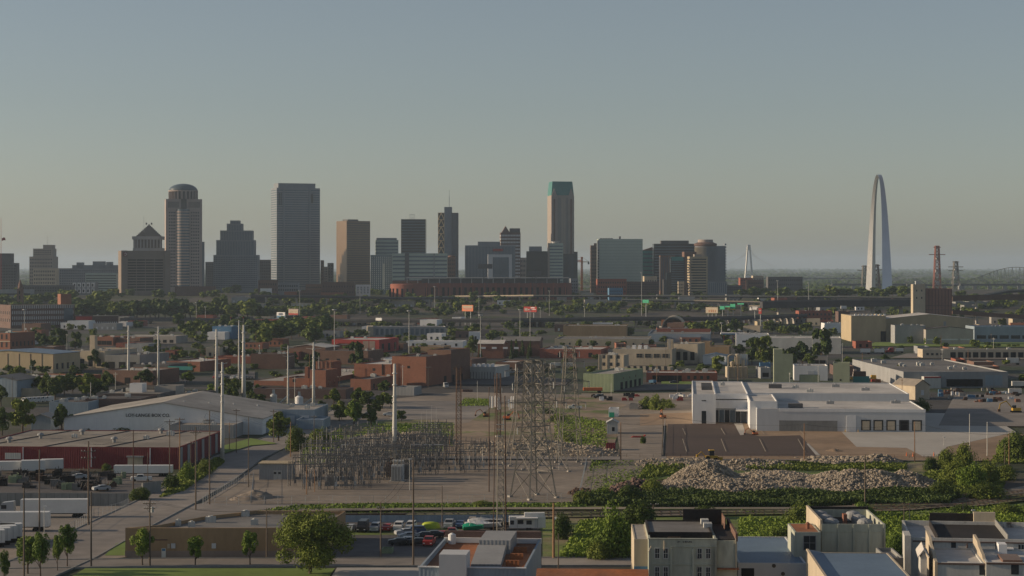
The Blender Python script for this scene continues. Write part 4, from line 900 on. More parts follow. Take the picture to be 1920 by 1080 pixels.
bl('brick_hall', 'pale gable-roofed brick hall behind the orange plant', 541, 610, 676, 652, 26, 14, 'brown brick', 'white roof', 'hall', gab=1.8)
bl('brick_hall', 'long shaded brick hall right of the gable-roofed hall', 600, 690, 684, 658, 30, 14, 'brown brick', 'dark roof', 'hall').row('F', 4, 1, 2, 2.5)
t = bl('red_factory', 'bright red low factory with a white roof and white window bays', 622, 711, 662, 637, 44, 14, 'red paint', 'white roof', 'factory'); t.row('F', 2, 2, 4, 6, m='pink band', name='window', u0=t.w*.65, u1=t.w*.92); t.row('R', 3, 1, 5, 5, m='dark opening', name='bay_opening')
t = bl('grey_depot', 'long grey depot with tan end wall and glazed front behind the red factory', 700, 836, 630, 613, 30, -5, 'grey metal', 'pale roof', 'depot'); t.row('F', 14, 1, 2.6, 5, m='blue glass'); t.part('end_wall', 'cream wall', -5, -.02, -1, 28, -1, t.h+.4)
bl('white_store', 'low white walled store behind the small trees, centre', 762, 868, 652, 640, 20, 6, 'white wall', 'white roof', 'store').row('F', 5, 1, 1.6, 2)
bl('tan_store', 'low tan flat-roofed store before the white walled store', 765, 832, 662, 650, 24, 10, 'tan plaster', 'tan roof', 'store')
t = bl('brick_block', 'largest brick block of the centre with a lit front and long dark side', 735, 799, 724, 669, 62, 19, 'orange brick', 'dark roof', 'brick building')
t.win('F', t.w*.45, 8.5, 1.4, 1.2, 'dark opening'); t.row('R', 3, 0, 3.4, 3.6, 20, 55, 'dark opening', name='loading_door'); t.block(t.w*.3, t.w+.02, 34, 61.5, t.h+2, 'brown brick', 'dark roof', z0=-1)
t = bl('brick_block', 'lower brick wing with a white roof left of the largest brick block', 664, 733, 712, 683, 40, 17, 'orange brick', 'white roof', 'brick building'); t.win('F', t.w*.5, 4.5, 1.5, 1.3); t.part('downpipe', 'black paint', t.w*.76, t.w*.78, -.3, .05, 0, t.h)
bl('brick_block', 'dark brick annex right of the largest brick block', 842, 884, 706, 674, 26, 17, 'dark brick', 'dark roof', 'brick building')
t = bl('brick_block', 'low brick garage with a grey roof in front of the largest brick block', 657, 695, 732, 711, 36, 16, 'orange brick', 'grey roof', 'brick building'); t.units(2, seed=2); t.row('R', 5, .5, 2, 2.4)
bl('metal_shed', 'small pale shed at the foot of the largest brick block', 740, 776, 742, 726, 12, 14, 'grey metal', 'pale roof', 'shed')
t = bl('ribbed_store', 'pale ribbed store with cluttered white roof gear right of the brick blocks', 881, 929, 712, 688, 26, 16, 'pale metal', 'white roof', 'store')
for i in range(7): t.part('rooftop_unit', 'white wall', t.w*(.02+.12*i), t.w*(.1+.12*i), 3+(i%3)*3, 6+(i%3)*3, t.h-.7, t.h+1.1)
for i in range(9): t.part('wall_rib', 'dark stone', t.w*i/9+.3, t.w*i/9+.5, -.14, .05, 0, t.h*.6)
# centre
t = bl('church_hall', 'brick hall with white gutters behind a row of cypresses', 896, 944, 672, 645, 20, 6, 'orange brick', 'white roof', 'hall', gab=-2)
for i in range(4): t.part('white_bay', 'white wall', 2+7*i, 5+7*i, -.3, .1, 6, 7.2)
bl('grey_hall', 'grey low-pitched hall right of the brick hall with white gutters', 938, 1012, 668, 640, 22, 6, 'brown brick', 'grey roof', 'hall', gab=-2.5)
bl('low_shed', 'low shed with a thin white roof line under the elevated road', 902, 944, 630, 618, 14, 0, 'pink band', 'white roof', 'shed')
bl('tan_warehouse', 'flat tan warehouse below the elevated road, centre right', 1056, 1175, 632, 611, 40, 5, 'tan plaster', 'tan roof', 'warehouse')
t = bl('grey_roof_warehouse', 'very wide warehouse with a grey roof and shaded blue-grey wall', 1215, 1332, 642, 626, 90, 6, 'blue metal', 'grey roof', 'warehouse'); t.part('brick_strip', 'red brick', t.w*.1, t.w*1.0, 60, 62, 0, t.h+2)
t = bl('cream_warehouse', 'long cream warehouse wall with blue-grey roof behind small trees', 1040, 1216, 652, 636, 60, 6, 'cream wall', 'grey roof', 'warehouse'); t.row('F', 10, 2, 1.2, 1.4)
t = bl('brick_depot', 'long red brick depot with a white roof, centre', 1012, 1127, 672, 655, 46, 10, 'red brick', 'white roof', 'depot'); t.units(6, seed=3); t.row('F', 3, .5, 2.4, 3, m='dark opening', name='door', u0=t.w*.2, u1=t.w*.95)
t = bl('cream_factory', 'cream two-storey factory wing with two rows of three windows', 1122, 1169, 699, 666, 16, 14, 'cream wall', 'pale roof', 'factory', D=1118)
for zz_ in (2.2, 6.3): t.row('F', 3, zz_, 1.6, 1.9, frame=None)
for i in range(4): t.part('pilaster', 'cream wall', t.w*i/3.05, t.w*i/3.05+.5, -.3, .1, 0, t.h+.3)
t = bl('cream_factory', 'cream factory hall with a strip of four big windows', 1149, 1260, 694, 655, 28, 10, 'cream wall', 'pale roof', 'factory', D=1165); t.row('F', 4, t.h-5, 3.6, 2.3, u0=t.w*.38, u1=t.w*.96, frame='cream wall')
t.part('tower', 'cream wall', t.w*.9, t.w*1.0, 6, 10, t.h-1, t.h+5.5); t.part('chimney', 'concrete', t.w*.93, t.w*.97, 3, 4.2, 2, t.h+6); 
for i in range(3): t.part('rooftop_unit', 'white wall', t.w*(.3+.1*i), t.w*(.36+.1*i), 8, 12, t.h-.8, t.h+1.8)
t = bl('cream_factory', 'low cream front range of the factory with blue canopy', 1170, 1257, 706, 689, 12, 12, 'cream wall', 'blue roof', 'factory', D=1090); t.row('F', 7, 1, 1.6, 2.4)
t = bl('cream_factory', 'cream right block of the factory with a tall shaded side', 1262, 1308, 700, 645, 30, 14, 'cream wall', 'grey roof', 'factory', D=1190); t.row('F', 3, 2, 2.6, 5, m='dark opening', name='bay_opening')
bl('brown_block', 'plain brown block right of the cream factory', 1310, 1331, 684, 641, 20, 10, 'tan plaster', 'grey roof', 'block', D=1280)
bl('brown_block', 'plain tan-brown low block right of the plain brown block', 1329, 1367, 682, 650, 20, 10, 'tan plaster', 'grey roof', 'block', D=1250)
bl('metal_shed', 'small white-blue gabled shed behind the process plant', 1318, 1362, 690, 668, 14, 10, 'white wall', 'blue roof', 'shed', gab=1.5, D=1180)
t = bl('green_shed', 'plain green metal hall with a pale roof, centre right', 1094, 1150, 735, 701, 52, 19, 'green metal', 'pale roof', 'hall'); t.row('R', 5, 0, 4, 3.8, 10, 50, 'dark opening', name='bay_opening')
t.row('R', 3, 5, 1, 1, 12, 44)
t = bl('brick_office', 'long low red brick office with a white roof right of the green hall', 1212, 1345, 717, 699, 22, 4, 'red brick', 'white roof', 'office'); t.row('F', 4, 0, 3.6, 3.4, 3, t.w*.5, 'dark opening', name='bay_opening'); t.row('F', 4, 1.5, 1.4, 1.8, t.w*.55, t.w-3); t.units(3, seed=5)
# white warehouse
t = bl('white_warehouse', 'big new white warehouse: its left corner block with dark window slots', 1299, 1340, 792, 721, 20, 3, 'white wall', 'white roof', 'warehouse', ht=None) if False else None
Dw = dist(791); t = Bld('white_warehouse', 'big new white warehouse with stepped roof and loading docks', 'warehouse', 1299, 1735, 812, 768, 118, 5, 'grey panel', 'white roof', shell=False)
w = t.w; s_ = w/436.0; X = lambda p: (p-1299)*s_*1.0
hA = 11.2; h = t.h
t.block(X(1420), w, 0, 46, h, 'grey panel', 'white roof', .35)                     # front dock range
t.block(X(1410), w-.5, 46, 116, h+2.6, 'grey panel', 'white roof', .35)             # rear hall
t.block(0, X(1345), 31, 116, hA, 'white wall', 'white roof', .35)                  # left tower block
t.block(X(1345)+.05, X(1410)-.05, 38, 116, hA-.2, 'white wall', 'white roof', .35)
t.block(X(1408), X(1460), 6, 45.8, h+2.2, 'white wall', 'white roof', .35)
for (a, c, z_, hh_, y_) in ((1317, 1326, 8.6, .35, 31), (1340, 1408, 8.6, .35, 38), (1317, 1326, 0, 5, 31), (1340, 1408, 5.1, .3, 38)):
    t.part('window_band', 'dark glass', X(a), X(c), y_-.08, y_+.2, z_, z_+hh_)
for i in range(6): t.part('window', 'blue glass' if i % 2 else 'dark glass', X(1341)+i*(X(1406)-X(1341))/6+.1, X(1341)+(i+1)*(X(1406)-X(1341))/6-.1, 37.9, 38.3, .3, 4.9)
for (a, c) in ((1424, 1430), (1432, 1452)): t.part('window', 'dark glass', X(a), X(c), 5.88, 6.2, .3, 4.5)
t.part('entrance_canopy', 'white wall', X(1385), X(1412), 30, 37.9, 5, 5.5)
t.part('lower_wall', 'grey concrete', X(1462), X(1571), -.06, .2, -.5, h*.5); t.part('parapet_band', 'white wall', X(1462), w+.1, -.12, .3, h-1.0, h+.06)
t.part('drive_in_door', 'white wall', X(1588), X(1606), -.15, .2, 0, h-2.2)
for i, a in enumerate((1617, 1640, 1664, 1688, 1712)):
    d_ = t.part('dock_door', 'cream wall' if i != 3 else 'dark opening', X(a)+.2, X(a+14), -.2, .2, 1.0, 4.0); t.part('dock_seal', 'black paint', X(a)-.3, X(a+14)+.5, -.13, .15, .8, 4.5)
for (a, b_) in ((.35, .3), (.5, .72), (.62, .25), (.7, .8), (.82, .6), (.92, .3), (.4, .85), (.55, .5), (.15, .8)):
    x, y = a*w, b_*110+3; zt = (h+2.2 if y > 46 else h-.4) if a > .25 else hA-.3; q = .8+a
    MB().box(x-q, x+q, y-.7, y+.7, zt, zt+1.1).lathe([(.4, zt+1), (.4, zt+1.4)], x, y, 8).build('rooftop_unit', 'pale metal' if a < .6 else 'grey metal', t.root)
for (a, y) in ((.37, 80), (.42, 8)): MB().box(X(1299)+a*w, X(1299)+a*w+5, y, y+4, h-.4 if y < 46 else h+2.2, (h-.4 if y < 46 else h+2.2)+1.6).build('rooftop_unit', 'dark stone', t.root)
for i in range(3): t.part('roof_rack', 'dark stone', X(1318), X(1340), 60+i*9, 63+i*9, hA-.4, hA+1.2)
WW = t
for i in range(2): tag(MB().bar((0,0,0), (0,0,1.2), .12, 8).build('bollard', 'yellow paint', None, t.place(X(1585+24*i), -2, 0)), ('yellow bollard left of the drive-in door of the white warehouse', 'yellow bollard right of the drive-in door of the white warehouse')[i], 'bollard', 'bollards at the drive-in door')
# right side
t = bl('flat_factory', 'grey flat-roofed factory with loading bays behind the small gabled shed', 1694, 1890, 727, 697, 130, -1, 'grey metal', 'grey roof', 'factory'); t.units(7, seed=11); t.row('F', 6, .5, 3.6, 3.6, t.w*.42, t.w*.75, 'dark opening', name='loading_door')
t.part('annex', 'pale metal', t.w*.17, t.w*.33, -6, 0.02, -1, 5.6); t.part('annex_fascia', 'red paint', t.w*.17, t.w*.33, -6.15, -5.9, 5, 5.7); t.row('F', 2, 1, 4, 5, t.w*.78, t.w*.95, 'blue metal', name='door')
t = bl('gabled_shed', 'small cream gabled shed with a pale roof before the grey flat factory', 1716, 1743, 750, 724, 15, -28, 'cream wall', 'tan roof', 'shed', gab=2.6); t.win('F', t.w*.4, 2, 1.6, 2.2, 'grey panel', name='door')
t = bl('silo_house', 'tall pale green tower house left of the white shed', 1451, 1487, 722, 665, 12, 6, 'pale green', 'pale green', 'tower house'); t.part('headhouse', 'pale green', 0, t.w*.45, .5, 11, t.h-.6, t.h+2.6); t.win('F', t.w*.85, 3, .8, .8, 'dark opening')
t = bl('silo_house', 'squat pale green tower house right of the white shed', 1562, 1593, 726, 681, 14, 10, 'pale green', 'pale green', 'tower house'); t.win('F', t.w*.4, 3, .8, .8, 'dark opening')
t = bl('white_shed', 'white shed with a dark gable band between the two green tower houses', 1489, 1552, 714, 686, 20, 6, 'white wall', 'pale roof', 'shed'); t.part('loading_door', 'grey panel', t.w*.4, t.w*.6, -.1, .1, .5, 5)
bl('green_annex', 'low pale green tank shed before the white shed', 1500, 1537, 722, 704, 8, 6, 'pale green', 'tan roof', 'annex')
t = bl('long_white_shed', 'long pale shed with blue-shaded right end behind the big round tree', 1432, 1577, 664, 634, 40, 8, 'pale metal', 'white roof', 'shed'); t.row('F', 4, 3, 2, 1.6); t.part('end_wall', 'blue metal', t.w, t.w+.2, 0, 40, 0, t.h); t.row('R', 2, 0, 9, 5, m='dark opening', name='bay_opening')  # blue sheet over the right end puts its shade into the colour
bl('low_shop', 'green-roofed small shop under the big round tree', 1480, 1520, 684, 662, 12, 8, 'grey metal', 'green metal', 'shop', gab=1.6)
bl('low_shop', 'grey lean-to shop right of the green-roofed shop', 1520, 1552, 686, 668, 12, 8, 'concrete', 'grey roof', 'shop').row('F', 2, .3, 3.4, 3, m='dark opening', name='bay_opening')
t = bl('tan_hall', 'tall tan hall with a row of roof vents, left part of the pair', 1596, 1661, 644, 592, 60, 2, 'tan metal', 'white roof', 'hall', D=1540)
for i in range(8): t.part('roof_vent', 'white wall', 3+3.2*i, 4.6+3.2*i, 2, 4, t.h-.6, t.h+1.3)
t.part('door', 'dark opening', t.w*.4+12, t.w*.4+16, -.1, .1, 0, 8)
t = bl('tan_hall', 'wide tan hall with a low arched roof, right part of the pair', 1661, 1825, 642, 598, 50, 2, 'tan metal', 'white roof', 'hall', D=1560, gab=3.6); t.win('F', t.w*.66, t.h-6, 2, 4, 'grey metal')
q = MB().box(0, 7, -1.5, .1, 0, 9); q.build('door_frame', 'tan metal', t.root)
t = bl('grey_shed', 'grey low shed in front of the arched tan hall, left', 1678, 1735, 642, 610, 18, 1, 'grey metal', 'dark roof', 'shed', D=1490)
t = bl('grey_shed', 'long grey low shed with a dark arched roof in front of the tan hall', 1736, 1825, 642, 618, 18, 1, 'concrete', 'dark roof', 'shed', D=1480, gab=2); t.row('F', 7, 3.4, 6, 1, m='grey panel', name='window_band')
t = bl('glazed_depot', 'grey-blue depot with window strips at the right frame edge', 1827, 1960, 643, 612, 30, 0, 'blue metal', 'blue roof', 'depot', D=1520); t.row('F', 6, 3, 7, 2.6, m='dark glass')
t = bl('truck_terminal', 'long low white truck terminal with office windows at right', 1730, 1980, 672, 655, 16, 0, 'cream wall', 'white roof', 'terminal'); t.row('F', 4, 2, 1.6, 1.4, t.w*.02, t.w*.16); t.row('F', 14, .5, 3.4, 3.4, t.w*.2, t.w*.99, 'dark opening', name='loading_door')
t = bl('red_mill', 'red brick mill block beyond the trees right of the billboards', 1498, 1560, 606, 583, 24, 0, 'red brick', 'red brick', 'mill'); t.row('F', 8, 3, 1.6, 2.2); t.row('F', 8, 8, 1.6, 2.2)
bl('red_mill', 'dark brick mill with four white chimneys right of the red mill', 1572, 1594, 604, 584, 20, 0, 'dark brick', 'dark roof', 'mill').part('chimney_row', 'white wall', 3, 9, 2, 4, 14, 17)
bl('gabled_shed', 'cream gabled shed behind the big round tree, beside tan hall', 1546, 1594, 624, 606, 20, 0, 'white wall', 'grey roof', 'shed')
bl('low_store', 'low tan store with a cream fascia under the billboards at right', 1420, 1462, 620, 603, 20, 0, 'tan metal', 'tan roof', 'store')
t = bl('filling_station', 'fuel station canopy with blue edge and red pillars at centre right', 1352, 1398, 642, 620, 20, 4, 'pale metal', 'white roof', 'filling station', shell=False)
t.part('canopy', 'white wall', 0, t.w, 0, 16, 6, 7); t.part('canopy_fascia', 'deep blue', -.1, t.w*.6, -.15, .02, 5.9, 7.05)
for i in range(3): t.part('pillar', 'red paint', 2+7*i, 2.6+7*i, 3, 3.6, -1, 6)
bl('low_store', 'white low store with a wide pale roof right of the fuel station', 1380, 1442, 650, 627, 30, 6, 'white wall', 'pale roof', 'store').row('F', 2, 3, 4, 1.4)
bl('white_store', 'pale blue-white low store behind the process plant and trees', 1362, 1402, 690, 666, 14, 8, 'blue metal', 'pale roof', 'store', D=1170)
bl('red_hall', 'maroon flat hall with pale roof edge below the vaulted shed', 1232, 1332, 626, 616, 30, 3, 'red brick', 'grey roof', 'hall')
# vaulted shed
D = 1850; t0 = empty('vaulted_shed', (at(1262, 610, D).x, D, 0)); tag(t0, 'open barrel-vaulted shed showing its tan arched end', 'shed'); rr = 21*D/FX
zb = hz(613, D); b = MB(); v = []
n = 20
for y in (0, 36):
    for r_ in (rr, rr-1.0):
        for i in range(n+1): a = math.pi*i/n; v.append((-r_*math.cos(a)+y*.12, y, zb+r_*.95*math.sin(a)))
k = n+1
f = []
for i in range(n): f += [(i, i+1, 2*k+i+1, 2*k+i), (k+i+1, k+i, 3*k+i, 3*k+i+1), (i+1, i, k+i, k+i+1), (2*k+i, 2*k+i+1, 3*k+i+1, 3*k+i)]
b.add(v, f); b.build('vault', 'cream wall', t0); MB().box(-rr, rr, 2, 34, -1, zb).build('base', 'grey concrete', t0); MB().box(-rr+1.1, rr-1.1, 20, 20.4, zb-.2, zb+rr*.6).build('inner_wall', 'rust roof', t0)
# ------------------------------------------------------------------ bottom edge buildings
t = bl('flat_tan_building', 'long flat tan building beside the bottom street with a white door', 235, 600, 1046, 990, 5, 0, 'tan plaster', 'grey roof', 'building', shell=False)
D0 = t.D; hh = t.h; P = [G(x, y, hh) for x, y in ((235, 990), (600, 990), (648, 958), (480, 957), (384, 968), (297, 985))]
P = [(p.x-t.root.location.x, p.y-t.root.location.y) for p in P]; q = MB(); q.prism(P, -1, hh-.02, cap=False)
n_ = len(P); c_ = (sum(p[0] for p in P)/n_, sum(p[1] for p in P)/n_)
inn = [(p[0]+(c_[0]-p[0])*.012, p[1]+(c_[1]-p[1])*.05) for p in P]; q.add([(p[0], p[1], hh) for p in P]+[(p[0], p[1], hh) for p in inn]+[(p[0], p[1], hh-.7) for p in inn], [(i, (i+1)%n_, n_+(i+1)%n_, n_+i) for i in range(n_)]+[(n_+i, n_+(i+1)%n_, 2*n_+(i+1)%n_, 2*n_+i) for i in range(n_)])
q.v = [(x, y, hh if abs(z_-(hh-.02)) < 1e-6 else z_) for x, y, z_ in q.v]
q.build('wall', 'tan plaster', t.root); MB().prism(inn, hh-1.0, hh-.68).build('roof', 'grey roof', t.root)
sc = t.w/365; X = lambda p: (p-235)*sc
t.part('wall_base', 'pink band', -.04, X(600), -.06, .1, -.3, 1.4); t.part('door', 'white paint', X(303), X(311), -.14, .1, 0, 1.9); t.part('door_sign', 'deep blue', X(304), X(310), -.2, -.1, 1.4, 1.85)
for a in (321, 397, 470): t.part('window', 'grey panel', X(a), X(a+8), -.12, .1, 1.9, 2.9); 
t.part('sign_board', 'cream wall', X(314), X(319), -.15, .1, 1.9, 2.8); t.part('lintel', 'dark brick', X(286), X(314), -.1, .05, 3.5, 3.7)
for (a, y_, q_) in ((375, 14, 1.0), (430, 24, .8), (465, 10, .7), (350, 6, .6), (320, 9, .5)):
    MB().box(X(a)-q_, X(a)+q_, y_-.6, y_+.6, hh-.9, hh+.5).lathe([(q_*.5, hh+.45), (q_*.5, hh+.7)], X(a), y_, 10).build('rooftop_unit', 'pale metal', t.root)
MB().bar((X(420), 3, hh-.6), (X(600), 8, hh-.6), .12).build('roof_pipe', 'galvanised', t.root)
# rust-roofed building, bottom centre
D = 325.0; t = Bld('rust_roofed_building', 'flat building with an orange-rust roof and raised grey hatch, bottom centre', 'building', 785, 985, 1200, 1066, 36, 5, 'blue metal', 'rust roof', D=D, par=.9)
h = t.h; w = t.w; sc = w/200; X = lambda p: (p-785)*sc
t.part('parapet_cap', 'white wall', -.15, w+.15, -.2, .35, h-.02, h+.16); t.part('back_wall', 'dark brick', 0, w, 35.6, 36.6, 0, h+1.2); t.part('back_cap', 'white wall', -.1, w+.1, 35.0, 35.55, h-.8, h+.1)
t.part('stair_box', 'grey panel', X(825), X(876), -1.2, 4.5, 0, h+2.3)
q = MB(); v = [(X(877), 4.6, h-.9), (X(934), 4.6, h-.9), (X(934), 4.6, h-.1), (X(877), 4.6, h-.1), (X(870), 22, h-.9), (X(926), 22, h-.9), (X(926), 22, h+.7), (X(870), 22, h+.7)]
q.add(v, [(0,1,2,3),(5,4,7,6),(1,5,6,2),(4,0,3,7),(3,2,6,7)]); q.build('ribbed_hatch', 'grey metal', t.root)
t.part('ribbed_hatch_step', 'grey metal', X(872), X(935), 22.1, 34.8, h-.9, h+1.5)
for i in range(3): t.part('shadow_stripe_bar', 'rust roof', X(940), X(966), 8+8*i, 8.5+8*i, h-1, h+.1)  # made-up low bars, added to lay shadow stripes on the roof
MB().lathe([(.7, h-1), (.7, h+.8), (.2, h+1.1)], 1.5, 34, 14).build('tank', 'white wall', t.root)
D = 300.0; t = Bld('rust_roofed_building', 'low gabled building with a plain rust roof at the bottom frame edge', 'building', 1008, 1212, 1200, 1101, 14, 3, 'orange brick', 'rust roof', D=D, gab=-1.4)
# old cream industrial building
D = 338.0; t = Bld('old_cream_building', 'weathered cream building with open roof well and paired windows', 'building', 1216, 1344, 1200, 1011, 22, 2, 'old cream', 'tar', D=D, par=1.6)  # tar-black roof base carries the shade of the recessed well
h = t.h; w = t.w; sc = w/128; X = lambda p: (p-1216)*sc; Z = lambda y: hz(y, D)
def sash(x0, x1, ya, yb): t.win('F', X(x0), Z(yb), X(x1)-X(x0), Z(ya)-Z(yb), 'window', .04, frame='peeling white')
for ya, yb in ((1029, 1047), (1064, 1082)):
    for a in (1228.5, 1244.5, 1308, 1324): sash(a, a+7.5, ya, yb)
for a in (1216.3, 1257, 1298, 1340): t.part('pilaster', 'old cream', X(a), X(a+3.4), -.28, .1, -1, h-1.6)
t.part('string_course', 'old cream', 0, w, -.18, .1, Z(1059), Z(1057.5)); t.part('string_course', 'old cream', X(1258), w, -.2, .1, Z(1026), Z(1024.6)); t.part('parapet_cap', 'old cream', -.1, w+.1, -.15, .5, h, h+.1)
me = text('J. E. RAWELL CO', .62, .02) if False else None
MB().bar((X(1245), -.3, Z(1014)), (X(1245), -.3, Z(1032)), .09, 6).build('downpipe', 'cream wall', t.root); MB().bar((X(1221), -.3, Z(1024)), (X(1216), -1.2, Z(1033)), .09, 6).build('downpipe', 'cream wall', t.root)
fd = MB()                                                             # faded remains of old lettering: a few broken strokes
for i, p in enumerate((1271, 1274, 1281.5, 1284, 1286, 1289, 1291.5, 1294, 1296.5)): fd.bar((X(p), -.05, Z(1017.6-(i%2)*.8)), (X(p+1.3-(i%3)), -.05, Z(1014.8+(i%2)*.5)), .09)
fd.build('faded_lettering', 'dark stone', t.root)
t.block(X(1217), w-.4, 5, 21.5, h+.5, 'tar', 'grey roof', .25, z0=h-3)  # block walls tar-black: shadow strip behind the parapet put into colour
t.part('right_wing', 'old cream', w+.02, X(1383), 1, 21.8, -1, h-.35); t.part('wing_roof', 'tar', w+.3, X(1380), 1.4, 21.4, h-.4, h-.2)
t.part('wing_parapet', 'brown brick', X(1380), X(1383)+.1, 0.9, 22, h-.5, h+.9); t.part('rusty_beam', 'rust roof', w+.1, X(1386), -.2, 1.2, Z(1068), Z(1066)); t.part('corner_pipe', 'cream wall', X(1379.5), X(1381), .7, 1.1, Z(1066), h)
t.part('back_parapet', 'tar', X(1293), X(1370), 21.9, 22.5, h-2, h+2.4); t.part('back_parapet_side', 'brown brick', X(1370), X(1372), 14, 22.4, h-2, h+1.8)
for (a, b_, y_) in ((1328, 1344, 12), (1326, 1341, 17)): t.part('roof_hatch', 'pale metal', X(a), X(b_), y_, y_+2.4, h, h+1.1)
MB().path([(X(1254), 3, h-1.4), (X(1254), 3, h-.1), (X(1277), 3, h-.1), (X(1279), 3, h-1.4)], .07).build('roof_rail', 'orange wood', t.root)
t2 = Bld('side_shed', 'cream metal shed with a lit gable wall left of the weathered building', 'shed', 1189, 1215.5, 1200, 1011, 20, 2, 'cream wall', 'pale roof', D=342.0, par=.1); t2.part('blue_base', 'deep blue', -.05, t2.w+.02, -.1, .1, -1, hz(1062, 342))
# low blue-grey shed
t = Bld('blue_grey_shed', 'low blue-grey shed with a dark doorway right of the weathered building', 'shed', 1384, 1512, 1200, 1056, 34, 2, 'grey panel', 'blue roof', D=345.0, par=.15); sc = t.w/128
t.part('door', 'dark opening', 6*sc, 30*sc, -.1, .1, 0, hz(1066, 345)); 
for a in (67, 84): MB().bar((a*sc, -.12, hz(1061 if a < 70 else 1076, 345)), (a*sc, .1, hz(1061 if a < 70 else 1076, 345)), .35, 12).build('round_vent', 'black paint', t.root)
# cream box with roof fans
D = 356.0; t = Bld('cream_box_building', 'square cream building with six round-hooded fans in its dark roof well', 'building', 1541, 1660, 1200, 983, 22, 2, 'old cream', 'tar', D=D, par=1.5)
h = t.h; w = t.w; sc = w/119; X = lambda p: (p-1541)*sc
for a in (1541, 1571, 1600, 1629, 1657): t.part('pilaster', 'old cream', X(a)-.05, X(a)+.3, -.2, .1, -1, h-.02)
t.part('string_course', 'old cream', 0, w, -.14, .1, h-1.4, h-1.25); t.part('left_parapet', 'cream wall', -.3, .1, 0, 22.2, h-6, h+.7); t.part('back_parapet', 'tar', 0, w+.1, 21.8, 22.3, h-1, h+.5)
for i in range(3):
    for a in (1560, 1624): MB().lathe([(1.3, h-1.3), (1.45, h-.2), (1.1, h+.25), (.15, h+.5)], X(a)+.5-i*.35, 5+5.5*i, 14).build('roof_fan', 'grey metal', t.root, smooth=False)
MB().box(X(1594), X(1601), 9, 11, h-1.5, h+.6).build('vent_stack', 'orange brick', t.root)
t2 = Bld('side_wing', 'cream side wing with a rust roof and big dark window', 'building', 1490, 1539, 1200, 998, 12, 2, 'old cream', 'rust roof', D=353.0, par=.05); s2 = t2.w/49; t2.win('F', 17*s2, hz(1031, 353), 22*s2, hz(1005, 353)-hz(1031, 353), 'dark glass', .05, frame='grey metal')
MB().lathe([(.35, t2.h-.3), (.35, t2.h+.8), (.5, t2.h+.85), (.1, t2.h+1.2)], t2.w*.62, 5, 12).build('roof_vent', 'orange brick', t2.root)
# big blue gabled roof
D = 300.0; t = Bld('blue_roofed_hall', 'hall with a wide plain blue-grey roof and bright left gable, bottom right', 'hall', 1575, 1733, 1200, 1108, 40, 3, 'cream wall', 'blue roof', D=D, par=.1)
h = t.h; w = t.w; q = MB(); v = [(-1.2, 0, h+.1), (w+.4, 0, h-2.2), (w+.4, 41, h-2.2), (-1.2, 41, h+.1)]; q.add(v+[(x, y, z_+.25) for x, y, z_ in v], [(4,5,6,7),(0,1,5,4),(1,2,6,5),(2,3,7,6),(3,0,4,7)]); q.build('sheet_roof', 'blue roof', t.root)
t.part('gable_wall', 'cream wall', -1.3, -.9, -.5, 40, 2, h+.6)
bl('lean_to', 'small pale lean-to between the blue roof and the white complex', 1662, 1694, 1200, 1046, 12, 2, 'grey concrete', 'pale roof', 'lean-to', D=335.0)
# white peeling complex
D = 345.0; t = Bld('white_complex', 'peeling white building with a deep dark roof well at right edge', 'building', 1705, 1990, 1200, 1013, 24, 8, 'peeling white', 'white roof', D=D, par=1.0)
h = t.h; w = t.w; sc = w/285; X = lambda p: (p-1705)*sc; Z = lambda y: hz(y, D)
t.part('roof_well', 'tar', X(1762), X(1892), 2, 24, h-1.2, h-.6); t.part('roof_well_edge', 'tar', X(1760), X(1762), 2, 25, h-1.2, h+.1); t.part('roof_well_back', 'cream wall', X(1850), X(1893), 24, 25, h-1, h+1.7); t.part('roof_well_edge', 'grey concrete', X(1892), X(1894), 2, 25, h-1.2, h+.5)
t.part('roof_well_wall', 'tar', X(1762), X(1892), 25.1, 25.7, h-1, h+1.3)
t.part('corner_tower', 'peeling white', -.9, 0.2, -1.5, 5, -1, h+.5); t.part('cornice', 'dark brick', X(1712), w, -.2, .1, h-.7, h-.5)
for a in (1742, 1784, 1867): t.win('F', X(a), Z(1032), X(a+9)-X(a), Z(1020.5)-Z(1032), 'window', .03)
for a in (1910, 1916): t.win('F', X(a), Z(1031), 4*sc, Z(1023)-Z(1031), 'window', .03)
t.part('drain', 'brown brick', X(1813), X(1815), -.2, .05, Z(1036), h-.8); t.part('balcony', 'white wall', X(1880), X(1900), -1.5, -.02, Z(1036), Z(1028))
for a in (1722, 1830): MB().bar((X(a), 25.8, h), (X(a), 25.8, h+3), .07).build('roof_pole', 'dark stone', t.root)
D = 318.0; t = Bld('white_annex', 'white annex with stepped lit gable parapets before the white complex', 'building', 1758, 1846, 1200, 1056, 17, 7, 'peeling white', 'white roof', D=D, par=.25)
h = t.h; w = t.w
for (xx, nm) in ((-.45, 'left'), (w+.02, 'right')):
    q = MB()
    z0, z1 = (-1, 2.9) if nm == 'left' else (h-1, 2.3); pf = [(-.1, z0), (17.4, z0), (17.4, h+z1), (11, h+z1*.86), (9.6, h+z1*.6), (4, h+z1*.34), (2.6, h+.25), (-.1, h+.15)]
    k_ = len(pf); q.add([(xx, y, z) for y, z in pf]+[(xx+.45, y, z) for y, z in pf], [(i, k_+i, k_+(i+1)%k_, (i+1)%k_) for i in range(k_)]+[tuple(range(k_)), tuple(range(2*k_-1, k_-1, -1))])
    q.build('gable_parapet', 'cream wall', t.root)
t.win('F', w*.89, hz(1078, D), .9, 1.7, 'window', .03); t.part('roof_edge', 'dark brick', 0, w, -.2, .02, h-.3, h-.05)
D = 316.0; t = Bld('white_annex', 'white annex with a brown hatch in its roof at the right frame edge', 'building', 1849, 1960, 1200, 1056, 15, 7, 'peeling white', 'white roof', D=D, par=.25)
